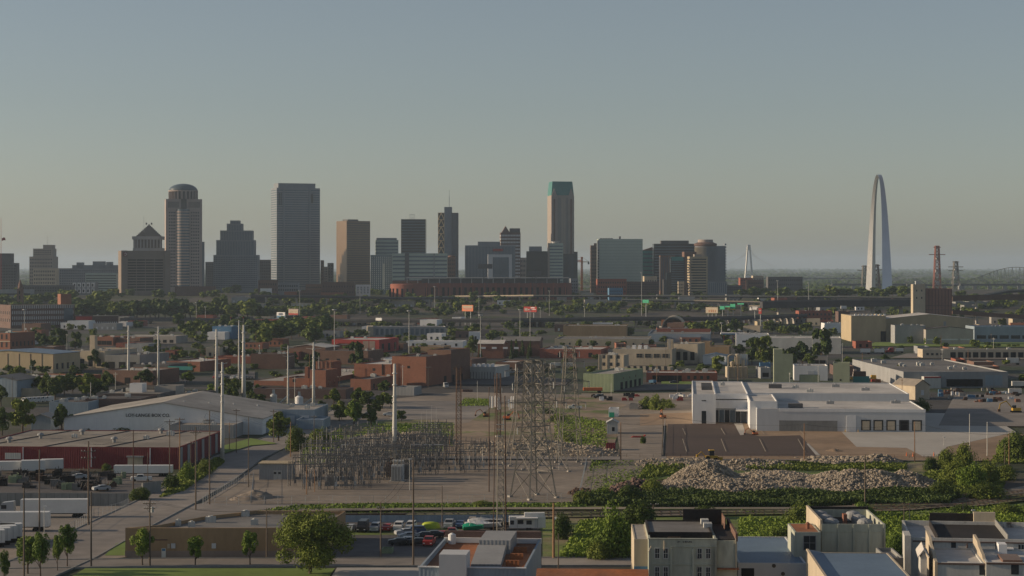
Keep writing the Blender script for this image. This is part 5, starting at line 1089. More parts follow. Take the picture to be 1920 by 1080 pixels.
h = t.h; w = t.w; sc = w/111; t.part('roof_hatch', 'brown brick', 33*sc, 70*sc, 1, 8, h-.5, h+.25); t.part('roof_box', 'white wall', 38*sc, 54*sc, 10, 13, h-.4, h+1.5); t.row('F', 2, hz(1078, D), 1.2, 1.7, w*.35, w*.9)
t.part('roof_edge', 'dark brick', 0, w, -.2, .02, h-.3, h-.05)
t = Bld('white_annex', 'narrow lit white gable stub left of the stepped white annex', 'building', 1726, 1738, 1200, 1046, 8, 9, 'peeling white', 'white roof', D=322.0, gab=1.2)
# substation hut, small sheds
t = bl('switch_hut', 'grey ribbed hut with double doors at the substation edge', 486, 547, 900, 870, 7, 2, 'grey metal', 'grey roof', 'hut', gab=0); t.part('door', 'pale metal', t.w*.43, t.w*.56, -.08, .1, 0, 2.6); t.part('door', 'pale metal', t.w*.565, t.w*.695, -.08, .1, 0, 2.6)
for a in (.45, .585): t.part('door_window', 'dark glass', t.w*a, t.w*(a+.08), -.12, -.06, 1.6, 2.2)
t.part('roof_lip', 'tan metal', -.3, t.w+.3, -.4, 7.3, t.h-.02, t.h+.2)
t = bl('site_hut', 'white-grey gabled site hut beside the gravel track', 1138, 1158, 815, 794, 6, 4, 'pale metal', 'pale metal', 'hut', gab=1.2); t.win('F', t.w*.45, 1.2, 1.0, 1.4, 'dark opening')
t = bl('site_hut', 'white site hut with a green panel above the gabled hut', 1141, 1159, 783, 766, 8, 6, 'white wall', 'grey roof', 'hut'); t.part('green_panel', 'sign green', .3, t.w*.6, -.5, -.1, 0, 2)
bl('pale_container', 'pale sandy container left of the bushes, right of the white site hut', 1180, 1197, 769, 757, 6, 4, 'concrete', 'concrete', 'container')
bl('red_skip', 'dark red waste container on the gravel lot', 1136, 1153, 846, 832, 4, 6, 'red metal', 'dark roof', 'container')
t = bl('steel_container', 'green shipping container stack by the green tower house at right', 1600, 1630, 724, 706, 4, 6, 'teal', 'teal', 'container'); t.part('stack', 'brown brick', .2, t.w*.8, .3, 3.4, t.h, t.h+2.4)
bl('steel_container', 'blue container at the right of the process plant', 1425, 1445, 700, 681, 8, 4, 'deep blue', 'deep blue', 'container')
bl('steel_container', 'orange container behind the big round tree', 1558, 1571, 660, 648, 5, 4, 'orange paint', 'orange paint', 'container')
bl('green_dumpster', 'dark green waste container in the parking lot, bottom centre', 715, 735, 1040, 1029, 3, 3, 'green metal', 'tar', 'container')
# concrete yard wall
t = bl('yard_wall', 'long grey concrete block wall behind the truck yard, bottom left', -80, 240, 949, 925, .5, 2, 'grey concrete', 'grey concrete', 'wall', par=.02)
for i in range(22): t.part('wall_joint', 'dark stone', t.w*(i+.5)/22-.04, t.w*(i+.5)/22+.04, -.03, .1, 0, t.h-.1)
t = bl('yard_wall', 'low grey concrete wall beside the scrap yard corner and the street', 268, 302, 928, 906, .5, -60, 'grey concrete', 'grey concrete', 'wall', par=.02)
# ------------------------------------------------------------------ vegetation
def crown(name, seed, n, lobes, leaf, m='leaves', shape='round', zlo=0.0):
    """leaf clumps on the skins of many overlapping lobes; unit radius, height 0..2"""
    r = random.Random(seed); L = []
    for i in range(lobes):
        if shape == 'cone': z = r.random()**1.3; a = r.uniform(0, 6.28); q = (1-z)*.55*r.random()**.5; L.append((q*math.cos(a), q*math.sin(a), z*1.75+.15, .30*(1-z)+.16))
        elif shape == 'bush': a = r.uniform(0, 6.28); q = r.random()**.5*.72; L.append((q*math.cos(a), q*math.sin(a), r.uniform(.25, 1.15)*(1.15-q*.8), r.uniform(.26, .48)))
        else:
            a = r.uniform(0, 6.28); z = r.uniform(-.75, .8); q = math.sqrt(max(0, 1-z*z))*r.random()**.4*(.8+.2*math.sin(2*a+seed)); s0 = r.uniform(.16, .38); L.append((q*math.cos(a)*(1-s0*.6), q*math.sin(a)*(1-s0*.6), 1+z*.8, s0))
    v = []; f = []
    for i in range(n):
        x, y, z, s_ = L[r.randrange(len(L))]
        d = Vector((r.gauss(0, 1), r.gauss(0, 1), r.gauss(0, 1)+.25)); d.normalize(); p = Vector((x, y, z))+d*s_*r.uniform(.72, 1.12)
        if p.z < zlo: p.z = zlo+r.random()*.1
        nn = (d+Vector((r.uniform(-.8, .8), r.uniform(-.8, .8), r.uniform(-.5, .9)))).normalized(); t = nn.orthogonal().normalized(); b = nn.cross(t); an = r.uniform(0, 6.28)
        t, b = t*math.cos(an)+b*math.sin(an), b*math.cos(an)-t*math.sin(an); q = leaf*r.uniform(.55, 1.3); o = len(v)
        v += [p-t*q, p+b*q*.62, p+t*q, p-b*q*.62]; f.append((o, o+1, o+2, o+3))
    me = bpy.data.meshes.new(name); me.from_pydata([tuple(p) for p in v], [], f); me.materials.append(MM(m)); return me
def trunk_mesh(seed, fork=.5):
    r = random.Random(seed); q = MB(); q.bar((0,0,-.08), (.02,0,.55), .055, 8, .042)
    for i in range(6):
        a = i*1.05+r.random(); z0 = .45+.07*i; e = Vector((math.cos(a)*fork*r.uniform(.6, 1), math.sin(a)*fork*r.uniform(.6, 1), z0+r.uniform(.3, .6)))
        m_ = Vector((e.x*.4, e.y*.4, z0+.16)); q.bar((0.015, 0, z0-.06), m_, .026, 5, .018).bar(m_, e, .018, 5, .006)
    q.bar((.02, 0, .55), (0, .02, 1.25), .035, 6, .012)
    me = bpy.data.meshes.new('trunk'); me.from_pydata(q.v, [], q.f); me.materials.append(MM('bark')); return me
CR = {}
for m_ in ('leaves', 'bright leaves', 'dark leaves'):
    CR['mid', m_] = [crown('crown', 10+i, 1500, 16, .13, m_) for i in range(3)]
    CR['far', m_] = [crown('crown', 20+i, 420, 12, .24, m_) for i in range(3)]
    CR['bush', m_] = [crown('bush', 30+i, 1300, 20, .11, m_, 'bush') for i in range(3)]
CR['cone', 'dark leaves'] = [crown('crown', 40+i, 700, 22, .13, 'dark leaves', 'cone') for i in range(2)]
CR['near', 'leaves'] = [crown('crown', 51, 22000, 60, .034, 'leaves')]
CR['near', 'bright leaves'] = [crown('crown', 52+i, 3600, 22, .075, 'bright leaves') for i in range(3)]
CR['nearbush', 'leaves'] = [crown('bush', 61+i, 4500, 34, .06, 'leaves', 'bush') for i in range(3)]
CR['nearbush', 'bright leaves'] = [crown('bush', 66+i, 4500, 34, .06, 'bright leaves', 'bush') for i in range(2)]
TR = [trunk_mesh(i) for i in range(3)]
vr = random.Random(99)
FAR = []
def far_tree(x, yb, yt, wpx, m):
    p = G(x, yb); Hh = (yb-yt)*p.y/FX; rad = wpx*p.y/FX/2; FAR.append((Matrix.Translation(p) @ Matrix.Rotation(vr.uniform(0, 6.28), 4, 'Z') @ Matrix.Diagonal((rad, rad, Hh/2, 1)), vr.choice(CR['far', m]), m))
def tree(label, x, yb, yt, wpx, kind='mid', m='leaves', group=None, name='broadleaf_tree', clear=.28, D=None, dz=0):
    if D is None: p = G(x, yb)
    else: p = at(x, yb, D); p.z = zg(D)
    D = p.y; Hh = (yb-yt)*D/FX; rad = wpx*D/FX/2
    t0 = empty(name, (p.x, p.y, p.z+dz), vr.uniform(0, 6.28)); tag(t0, label, 'tree', group)
    zc = Hh*clear; c = obj('crown', vr.choice(CR[kind, m]), None, t0); c.scale = (rad, rad, (Hh-zc)/2); c.location.z = zc
    tr = obj('trunk', vr.choice(TR), None, t0); k = Hh*.55; tr.scale = (min(rad*1.3, k), min(rad*1.3, k), max(zc*1.6, Hh*.5)); return t0
def bush(label, x, yb, yt, wpx, kind='bush', m='leaves', group=None, name='bush', D=None):
    if D is None: p = G(x, yb)
    else: p = at(x, yb, D); p.z = zg(D)
    D = p.y; Hh = (yb-yt)*D/FX; rad = wpx*D/FX/2
    o = obj(name, vr.choice(CR[kind, m]), None, None, (p.x, p.y, p.z-.1), vr.uniform(0, 6.28)); o.scale = (rad, rad, Hh/1.35); tag(o, label, 'bush', group); return o
def belt(n, x0, x1, yb0, yb1, hmin, hmax, wr, phrase, group, kind='far', ms=('leaves', 'dark leaves'), seed=0, name='broadleaf_tree', clear=.15, stuff=False):
    r = random.Random(seed); xs = sorted(x0+(x1-x0)*(i+r.uniform(.1, .9))/n for i in range(n))
    for i, x in enumerate(xs):
        yb = r.uniform(yb0, yb1); h = r.uniform(hmin, hmax)
        if stuff: far_tree(x, yb, yb-h, h*r.uniform(*wr), r.choice(ms)); continue
        tree(phrase.replace('#', ordn(i, n)), x, yb, yb-h, h*r.uniform(*wr), kind, r.choice(ms), group, name, clear)
# foreground trees
tree('largest tree, a broad full crown hiding the right end of the tan building', 582, 1078, 946, 150, 'near', 'leaves', clear=.02)
for (lab, x, yb, yt, w) in (('slim young tree growing at the bottom left corner of the frame', 8, 1100, 1030, 24), ('leafy street tree standing before the container row, bottom left', 52, 1078, 1000, 58), ('street tree rising between the trailers and the street, its crown joined to its left neighbour', 76, 1086, 994, 44), ('thin street tree beside the tall leaning one, bottom left', 108, 1072, 1000, 26), ('tall narrow street tree at the street corner, bottom left', 126, 1064, 980, 38), ('street tree in front of the left end of the tan building', 267, 1062, 985, 46), ('small round street tree before the middle of the tan building', 366, 1062, 1003, 40), ('small round street tree before the windows at the right of the tan building', 469, 1061, 993, 40)):
    tree(lab, x, yb, yt, w, 'near', 'bright leaves', 'young street trees along the bottom street', clear=.24)
# near bushes on the right and centre
for (lab, x, yb, yt, w, m_) in (
 ('tall pale green willow-like bush in the meadow, bottom centre', 1148, 1045, 955, 82, 'bright leaves'), ('big dark bush right behind the willow-like bush', 1196, 990, 938, 72, 'leaves'),
 ('low dark bush at the foot of the willow-like bush', 1120, 1050, 1008, 50, 'leaves'), ('round bush beside the camper trailer', 1055, 1012, 964, 40, 'leaves'),
 ('dark bush at the left end of the long hedge', 1094, 945, 918, 44, 'leaves'), ('bright bush on the hedge left of the rubble heap', 1132, 938, 910, 44, 'bright leaves'),
 ('broad bush at the foot of the timber heap', 1182, 945, 908, 56, 'leaves'), ('bush climbing beside the left foot of the rubble heap', 1222, 922, 896, 44, 'leaves'),
 ('low bush between the tracks and the weathered cream building', 1322, 972, 946, 58, 'leaves'), ('bush at the left rear of the cream box building', 1500, 980, 938, 66, 'leaves'),
 ('low bush right behind the cream box building', 1616, 972, 940, 54, 'bright leaves'), ('bush wedged between the cream box and the white complex', 1680, 1046, 998, 40, 'bright leaves'),
 ('bush on the meadow left of the cream side wing', 1462, 1042, 990, 58, 'leaves'), ('dark bush on the track edge above the white complex', 1806, 966, 942, 50, 'leaves'),
 ('broad dark bush beyond the tracks at the right frame edge', 1892, 968, 944, 62, 'leaves'), ('round tree-like bush, left of the twin pair by the dirt yard', 1776, 878, 836, 40, 'leaves'),
 ('tallest round bush of the thicket by the dirt yard', 1806, 884, 834, 48, 'leaves'), ('low bush at the left foot of the twin bushes', 1746, 884, 858, 34, 'leaves'),
 ('wide bush in front of the twin bushes', 1790, 912, 866, 60, 'leaves'), ('bright bush in the middle of the thicket', 1824, 918, 868, 60, 'bright leaves'),
 ('round bush at the right of the thicket', 1850, 908, 858, 56, 'leaves'), ('low bush right end of the thicket near the orange pole', 1884, 900, 866, 46, 'leaves'),
 ('bush in the front row of the thicket above the hedge', 1770, 935, 896, 60, 'leaves'), ('dark bush closing the thicket toward the tracks', 1850, 938, 900, 72, 'leaves'),
 ('broad bush over the dirt slope at the right frame edge', 1905, 862, 812, 62, 'leaves'), ('small bright bush in front of the dirt slope, right edge', 1886, 856, 826, 34, 'bright leaves'),
 ('ivy-like bush growing along the street side of the red warehouse, front', 320, 918, 884, 34, 'leaves'), ('bush along the red warehouse side, behind the front one', 352, 905, 870, 38, 'bright leaves'),
 ('bush along the red warehouse side, nearest the steel monopole', 385, 890, 858, 32, 'leaves'), ('dark overgrowth at the corner of the scrap yard', 262, 938, 912, 44, 'leaves'),
 ('small bush against the red warehouse wall', 200, 884, 868, 22, 'leaves'), ('bush before the fence left of the pale ribbed store', 556, 846, 802, 44, 'leaves'),
 ('bush on the rim of the substation beside the wooden poles', 600, 838, 798, 46, 'leaves'), ('bush by the timber heap below the lattice towers', 905, 950, 936, 40, 'leaves')):
    bush(lab, x, yb, yt, w, 'nearbush', m_)
# hedge: long band above the tracks, its shade put into dark leaves
def scatter(name, label, polys, n, size, m, h, seed, kind='stuff', cat='plants'):
    """many leaf tufts over ground areas: uncountable low growth"""
    r = random.Random(seed); v = []; f = []
    for (pts, share) in polys:
        P = [G(*p) for p in pts]; x0, x1 = min(p.x for p in P), max(p.x for p in P); y0, y1 = min(p.y for p in P), max(p.y for p in P); k = 0; tries = 0
        def inside(x, y):
            c = False; j = len(P)-1
            for i in range(len(P)):
                if (P[i].y > y) != (P[j].y > y) and x < (P[j].x-P[i].x)*(y-P[i].y)/(P[j].y-P[i].y)+P[i].x: c = not c
                j = i
            return c
        N = int(n*share)
        while k < N and tries < N*8:
            tries += 1; x, y = r.uniform(x0, x1), r.uniform(y0, y1)
            if not inside(x, y): continue
            k += 1; hh = h*(.35+.65*abs(math.sin(x*.11+1.3*math.sin(y*.05)))*r.uniform(.5, 1.2)); zb_ = zg(y)
            for _ in range(2):
                nn = Vector((r.gauss(0, 1), r.gauss(0, 1), r.uniform(.1, 1))).normalized(); t = nn.orthogonal().normalized(); b = nn.cross(t); q = size*r.uniform(.5, 1.3); p = Vector((x+r.uniform(-1, 1)*size, y+r.uniform(-1, 1)*size, zb_+hh*r.uniform(.15, 1))); o = len(v)
                v += [p-t*q, p+b*q*.7, p+t*q, p-b*q*.7]; f.append((o, o+1, o+2, o+3))
    me = bpy.data.meshes.new(name); me.from_pydata([tuple(p) for p in v], [], f); return tag(obj(name, me, m), label, cat, kind=kind)
scatter('hedge_growth', 'long overgrown hedge band, coloured dark for shade, between rubble heaps and tracks', [([(1078, 948), (1078, 936), (1250, 928), (1500, 929), (1750, 925), (1800, 935), (1780, 948), (1500, 951), (1200, 951)], 1)], 26000, .38, 'dark leaves', 2.0, 3)
scatter('meadow_weeds', 'tall green weeds covering the meadow right of the weathered building', [([(1386, 1058), (1900, 1058), (2000, 1000), (1960, 966), (1700, 970), (1386, 978)], .75), ([(1050, 1048), (1215, 1048), (1215, 978), (1090, 984)], .25)], 30000, .32, 'bright leaves', 1.5, 5)
scatter('undergrowth', 'weeds growing between the rubble heaps', [([(1200, 900), (1320, 888), (1260, 868), (1215, 872)], .15), ([(1400, 884), (1700, 886), (1700, 874), (1400, 872)], .3), ([(1700, 935), (1870, 940), (1890, 890), (1740, 888)], .35), ([(1860, 870), (1960, 870), (1960, 818), (1880, 828)], .2)], 13000, .38, 'leaves', 1.5, 6)
scatter('undergrowth', 'thin weeds over the waste ground around the lattice towers', [([(640, 835), (850, 838), (850, 795), (700, 796)], .3), ([(1040, 830), (1140, 845), (1135, 790), (1040, 775)], .3), ([(860, 762), (918, 762), (915, 750), (870, 748)], .1), ([(560, 868), (640, 850), (640, 806), (575, 835)], .3)], 7000, .35, 'bright leaves', .8, 7)
scatter('undergrowth', 'weeds along the rails and the edges of the gravel yards', [([(480, 962), (1100, 952), (1100, 944), (560, 947)], .25), ([(600, 970), (1500, 966), (1500, 960), (600, 964)], .2), ([(1085, 935), (1240, 905), (1240, 866), (1110, 866)], .3), ([(1500, 985), (1960, 962), (1960, 945), (1500, 968)], .25)], 9000, .3, 'bright leaves', .6, 9)
# thin street poles in the districts
pr = random.Random(21)
for (n, x0, x1, y0, y1, ph) in ((26, 20, 930, 640, 760, '# thin pole in the left and middle district'), (20, 1000, 1900, 640, 760, '# thin pole in the right district')):
    xs = sorted(pr.uniform(x0, x1) for _ in range(n))
    for i, x in enumerate(xs):
        p = G(x, pr.uniform(y0, y1)); H_ = pr.uniform(9, 14); t0 = empty('street_pole', p, pr.uniform(0, 3)); tag(t0, ph.replace('#', ordn(i, n)), 'utility pole', 'thin poles in the districts'); w_ = pr.choice(('wood pole', 'orange wood', 'pole white'))
        MB().bar((0, 0, -.3), (0, 0, H_), .14, 6, .1).build('shaft', w_, t0); MB().box(-1.1, 1.1, -.06, .06, H_-.9, H_-.75).build('crossarm', w_, t0)
scatter('undergrowth', 'weeds along the street side of the red warehouse', [([(300, 935), (345, 922), (420, 870), (412, 862), (340, 888)], 1)], 3500, .35, 'leaves', 1.2, 8)
# big and named mid trees
for (lab, x, yb, yt, w, m_, k_) in (
 ('large round dark tree towering behind the green-roofed shop', 1541, 676, 610, 54, 'leaves', 'mid'), ('broad dark tree just left of the large round tree', 1505, 684, 640, 44, 'dark leaves', 'mid'), ('dark low tree behind the tall green tower house', 1483, 690, 648, 34, 'dark leaves', 'mid'),
 ('big olive tree left of the box factory, at the left', 42, 812, 742, 58, 'leaves', 'mid'), ('dark tree cut by the left frame edge', 4, 816, 760, 44, 'dark leaves', 'mid'), ('dark tree right of the big olive tree, before the box factory', 116, 812, 758, 46, 'leaves', 'mid'),
 ('tall tree behind the orange-fronted low store', 88, 740, 698, 26, 'leaves', 'mid'), ('tree at the left frame edge behind the parked vans', 2, 762, 720, 36, 'dark leaves', 'mid'),
 ('tree with a pointed crown beside the blue-roofed hall', 62, 702, 672, 16, 'dark leaves', 'mid'), ('dark tree before the cream chimney hall', 178, 690, 654, 28, 'dark leaves', 'mid'),
 ('dark tree over the street behind the metal sheds', 522, 828, 768, 58, 'leaves', 'mid'), ('bright tree at the corner of the substation road', 664, 800, 750, 40, 'bright leaves', 'mid'), ('loose bright tree left of the substation road corner', 636, 790, 748, 34, 'leaves', 'mid'), ('darker tree before the low brick garage', 672, 764, 724, 38, 'leaves', 'mid'), ('low bright tree right of the substation road corner', 696, 800, 762, 36, 'leaves', 'mid'),
 ('dark tree in front of the red factory', 668, 690, 636, 40, 'leaves', 'mid'), ('dark bushy tree right of the monopole trio', 436, 758, 722, 36, 'leaves', 'mid'), ('small tree left of the pair of silos', 398, 740, 718, 26, 'bright leaves', 'mid'),
 ('dark tree beside the rightmost monopole of the trio', 470, 752, 728, 24, 'leaves', 'mid'), ('bright round tree behind the leftmost monopole', 350, 720, 696, 34, 'bright leaves', 'mid'), ('dark broad tree between the two left monopoles', 270, 724, 692, 48, 'dark leaves', 'mid'),
 ('dark tree between the cream factory and the process plant', 1345, 700, 664, 34, 'leaves', 'mid'), ('low dark tree right of the cream factory', 1318, 702, 680, 30, 'dark leaves', 'mid'), ('broad dark tree left of the process plant', 1375, 704, 672, 26, 'dark leaves', 'mid'),
 ('tall dark tree behind the process plant, centre right', 1432, 690, 624, 44, 'leaves', 'mid'), ('dark tree at the left shoulder of the tall one behind the process plant', 1410, 684, 630, 30, 'dark leaves', 'mid'), ('dark round tree right of the tall one behind the process plant', 1452, 690, 660, 30, 'dark leaves', 'mid'),
 ('slim dark tree on the street corner by the flat grey factory', 1687, 712, 680, 14, 'leaves', 'mid'), ('dark tree beside the small cream gabled shed', 1708, 730, 714, 14, 'leaves', 'mid'), ('dark tree at the road fork left of the flat grey factory', 1660, 690, 662, 24, 'dark leaves', 'mid'),
 ('dark tree before the left end of the shaded brick warehouse', 60, 642, 618, 40, 'dark leaves', 'mid'), ('broad dark tree before the shaded brick warehouse', 112, 656, 612, 46, 'leaves', 'mid'), ('dark tree right of the broad one before the brick warehouse', 142, 660, 618, 30, 'dark leaves', 'mid'),
 ('tree left of the rusty lattice, before the brick halls', 886, 668, 626, 26, 'dark leaves', 'mid')):
    tree(lab, x, yb, yt, w, k_, m_, clear=.12)
for (lab, x, yb, yt, w) in (('low bush against the front of the box factory, left', 165, 812, 796, 32), ('low bush against the front of the box factory, under the lettering', 234, 813, 797, 38), ('bush beside the small cream gabled shed, front', 1726, 770, 748, 40), ('low bush by the white site hut', 1212, 768, 742, 28), ('bush right of the low one by the white site hut', 1232, 770, 738, 30), ('bush at the right end of the bushes by the site huts', 1254, 766, 748, 30),
    ('low bush on the shelf beside the lattice tower', 1066, 828, 812, 26), ('small round bush on the gravel track', 1206, 833, 815, 12), ('bush at the foot of the tall lattice tower', 1046, 790, 776, 34), ('bush left of the foot of the far lattice tower', 1026, 776, 764, 24)):
    bush(lab, x, yb, yt, w)
# tree belts
belt(18, 84, 240, 596, 604, 26, 40, (.9, 1.3), '# tree in the leafy belt left below the brown slab', 'trees west of downtown', seed=1)
belt(26, 226, 480, 594, 601, 30, 44, (.8, 1.2), '# tree in the belt before the domed tower', 'trees west of downtown', seed=2)
belt(14, 484, 600, 590, 598, 16, 26, (1, 1.4), '# tree in the belt under the broad slab tower', 'trees south of downtown', seed=3, stuff=True)
belt(12, 600, 770, 586, 596, 16, 28, (1, 1.4), '# tree in the belt below the bronze tower', 'trees south of downtown', seed=4, stuff=True)
belt(8, 815, 900, 586, 598, 18, 26, (.9, 1.3), '# tree in the clump around the orange billboard', 'trees south of the stadium', seed=5)
belt(10, 1000, 1160, 580, 590, 10, 18, (1, 1.5), '# tree in the clump under the pale green glass box', 'trees south of the stadium', seed=6, stuff=True)
belt(14, 1290, 1400, 622, 630, 18, 32, (.7, 1.1), '# tree in the clump around the fuel station', 'trees around the fuel station', seed=7)
belt(20, 1380, 1720, 556, 562, 14, 24, (1.2, 1.8), '# tree in the parkland row by the arch', 'parkland trees by the arch', seed=8)
belt(10, 1780, 1925, 570, 580, 8, 16, (1.2, 1.8), '# tree in the row behind the steel railway viaduct', 'trees by the railway viaduct', seed=9, stuff=True)
belt(10, 1436, 1520, 622, 628, 14, 24, (.9, 1.3), '# tree in the clump in front of the red mill', 'trees in front of the red mill', seed=10)
belt(9, 0, 120, 642, 654, 16, 28, (1, 1.5), '# dark tree before the shaded brick warehouse', 'trees before the brick warehouse', seed=11, ms=('dark leaves',))
belt(16, 330, 480, 612, 640, 18, 31, (1, 1.4), '# tree scattered around the blue shop and monopole trio', 'trees around the blue shop', seed=12)
belt(20, 484, 620, 618, 652, 22, 42, (.9, 1.3), '# tree in the thick clump left of the red factory', 'trees left of the red factory', seed=13)
belt(9, 700, 860, 640, 646, 10, 18, (1, 1.3), '# small tree in the row before the grey depot', 'trees before the grey depot', seed=14)
belt(12, 890, 1012, 666, 674, 22, 38, (.3, .5), '# dark cypress before the brick hall with white gutters', 'cypresses in a row', kind='cone', ms=('dark leaves',), seed=15, name='cypress_tree', clear=.04)
belt(7, 1044, 1240, 650, 654, 12, 18, (.7, 1.1), '# small tree before the cream warehouse wall', 'trees before the cream warehouse', seed=16)
belt(7, 1690, 1760, 644, 650, 12, 20, (.7, 1.1), '# small tree in the row before the grey low shed', 'trees before the grey low shed', seed=17, ms=('bright leaves', 'leaves'))
belt(7, 210, 300, 700, 722, 15, 26, (1, 1.3), '# small tree between the two left monopoles', 'trees between the left monopoles', kind='mid', seed=18)
belt(9, 60, 215, 736, 752, 30, 47, (.9, 1.2), '# tree in the thick clump behind the dark workshops', 'trees behind the dark workshops', kind='mid', seed=19)
belt(6, 400, 490, 730, 752, 18, 29, (1, 1.3), '# small tree at the feet of the monopole trio', 'trees at the monopole trio', kind='mid', seed=20)
belt(9, 600, 740, 760, 800, 20, 39, (1, 1.3), '# tree in the scrub behind the substation', 'trees behind the substation', kind='mid', seed=21)
belt(8, 350, 470, 652, 676, 15, 26, (1, 1.3), '# tree among the brick rows left of centre', 'trees among the brick rows', kind='mid', seed=22)
belt(8, 500, 640, 668, 690, 12, 23, (1, 1.4), '# small tree among the brick halls left of centre', 'trees among the brick halls', kind='mid', seed=23)
belt(6, 880, 1000, 604, 628, 8, 14, (1, 1.5), '# small tree under the nearest elevated road', 'trees under the elevated road', seed=24, stuff=True)
belt(7, 1828, 1920, 648, 652, 5, 8, (1.5, 2), '# low shrub on the lawn before the glazed depot', 'shrubs before the glazed depot', seed=25, name='shrub')
belt(30, 480, 940, 562, 574, 12, 20, (1.3, 2), '# tree in the far dark row below the stadium', 'far trees below the stadium', seed=31, ms=('dark leaves', 'leaves'), stuff=True)
belt(20, 940, 1400, 574, 590, 10, 18, (1.3, 2.1), '# tree in the far row between the elevated roads', 'far trees between the elevated roads', seed=32, ms=('dark leaves', 'leaves'), stuff=True)
belt(22, 0, 230, 566, 590, 16, 30, (1.1, 1.6), '# tree behind the shaded brick warehouse', 'trees behind the brick warehouse', seed=33, ms=('dark leaves', 'leaves'), stuff=True)
belt(16, 640, 1000, 610, 640, 10, 20, (1, 1.5), '# tree scattered around the grey depot', 'trees around the grey depot', seed=34)
belt(14, 1020, 1300, 604, 618, 9, 16, (1.1, 1.6), '# tree beneath the vaulted shed', 'trees beneath the elevated road right', seed=35, ms=('dark leaves', 'leaves'), stuff=True)
belt(12, 1380, 1600, 640, 690, 16, 30, (.9, 1.3), '# tree around the long pale shed', 'trees around the long pale shed', kind='mid', seed=36)
belt(18, 10, 380, 660, 715, 15, 31, (1, 1.4), '# tree among the halls at left', 'trees among the left halls', kind='mid', seed=37, ms=('dark leaves', 'leaves'))
belt(12, 470, 760, 736, 800, 15, 31, (1, 1.5), '# tree in the green strip behind the substation', 'trees behind the substation strip', kind='mid', seed=38)
belt(10, 1640, 1900, 590, 604, 8, 14, (1.1, 1.7), '# tree behind the tan halls', 'trees behind the tan halls', seed=39, stuff=True)
mv = {}
belt(60, 0, 960, 546, 560, 10, 18, (1.3, 2.2), '', '', seed=41, ms=('dark leaves', 'leaves'), stuff=True)
belt(66, -500, 0, 560, 760, 12, 28, (1.2, 2), '', '', seed=46, ms=('dark leaves', 'leaves'), stuff=True)
belt(80, 1925, 2500, 560, 900, 12, 28, (1.2, 2), '', '', seed=47, ms=('dark leaves', 'leaves'), stuff=True)
belt(60, 960, 1925, 548, 566, 8, 15, (1.3, 2.2), '', '', seed=42, ms=('dark leaves', 'leaves'), stuff=True)
belt(110, 480, 1925, 572, 594, 9, 16, (1.3, 2.2), '', '', seed=43, ms=('dark leaves', 'leaves'), stuff=True)
belt(120, 0, 1925, 604, 642, 8, 17, (1.2, 2), '', '', seed=44, ms=('dark leaves', 'leaves'), stuff=True)
belt(80, 0, 900, 640, 715, 9, 19, (1.2, 1.8), '', '', seed=45, ms=('dark leaves', 'leaves'), stuff=True)
belt(40, 1000, 1900, 645, 712, 8, 16, (1.2, 1.8), '', '', seed=48, ms=('dark leaves', 'leaves'), stuff=True)
for mk in ('leaves', 'dark leaves'):
    v = []; f = []
    for mt, me, m_ in FAR:
        if m_ != mk: continue
        if not me.name in mv: mv[me.name] = ([p.co.copy() for p in me.vertices], [tuple(g.vertices) for g in me.polygons])
        a, b = mv[me.name]; o = len(v); v += [tuple(mt @ p) for p in a]; f += [tuple(i+o for i in g) for g in b]
    me = bpy.data.meshes.new('tree_cover'); me.from_pydata(v, [], f)
    tag(obj('tree_cover', me, mk), ('lighter' if mk == 'leaves' else 'dark')+' small trees filling the gaps of the far districts', 'trees', kind='stuff')
# small flat-roofed blocks filling the far streets
def blocks(n, x0, x1, yb0, yb1, hh, phrase, group, seed, wpx=(16, 44), rot=8):
    r = random.Random(seed); L = []; tries = 0
    while len(L) < n and tries < n*30:
        tries += 1; x = r.uniform(x0, x1); w = r.uniform(*wpx); yb = r.uniform(yb0, yb1); p = G(x+w/2, yb); ra = w*p.y/FX/2
        if any(math.hypot(p.x-a, p.y+8-b) < c*.8+ra for a, b, c in FOOT): continue
        FOOT.append((p.x, p.y+8, ra)); L.append((x, w, yb))
    L.sort()
    for i, (x, w, yb) in enumerate(L):
        D = dist(yb); t = Bld('low_block', phrase.replace('#', ordn(i, len(L))), 'block', x, x+w, yb, 0, r.uniform(12, 26), rot+r.uniform(-6, 6), r.choice(('brown brick', 'dark brick', 'red brick', 'orange brick', 'concrete', 'grey metal', 'cream wall', 'grey concrete', 'white wall')), r.choice(('pale roof', 'tan roof', 'grey roof', 'white roof', 'dark roof')), D=D, ht=r.uniform(*hh), group=group)
        t.row('F', max(2, int(t.w/5)), .9, 1.7, 2.2, m=r.choice(('window', 'dark opening', 'grey panel')))
blocks(26, 0, 940, 602, 622, (4, 8), '# low block in the far left district', 'low blocks of the far left district', 1)
blocks(22, 960, 1900, 606, 628, (4, 8), '# low block in the far right district', 'low blocks of the far right district', 2)
blocks(26, 0, 1000, 628, 700, (4, 7), '# low block in the left middle district', 'low blocks of the left middle district', 3)
blocks(14, 1000, 1900, 640, 715, (3.5, 6), '# low block in the right middle district', 'low blocks of the right middle district', 4, rot=4)
blocks(24, 430, 1500, 562, 580, (5, 11), '# low block between the elevated roads', 'low blocks between the elevated roads', 5, (18, 50), 0)
blocks(10, 1500, 1900, 566, 590, (5, 9), '# low block beside the grain elevator', 'low blocks beside the grain elevator', 6, (16, 40), 0)
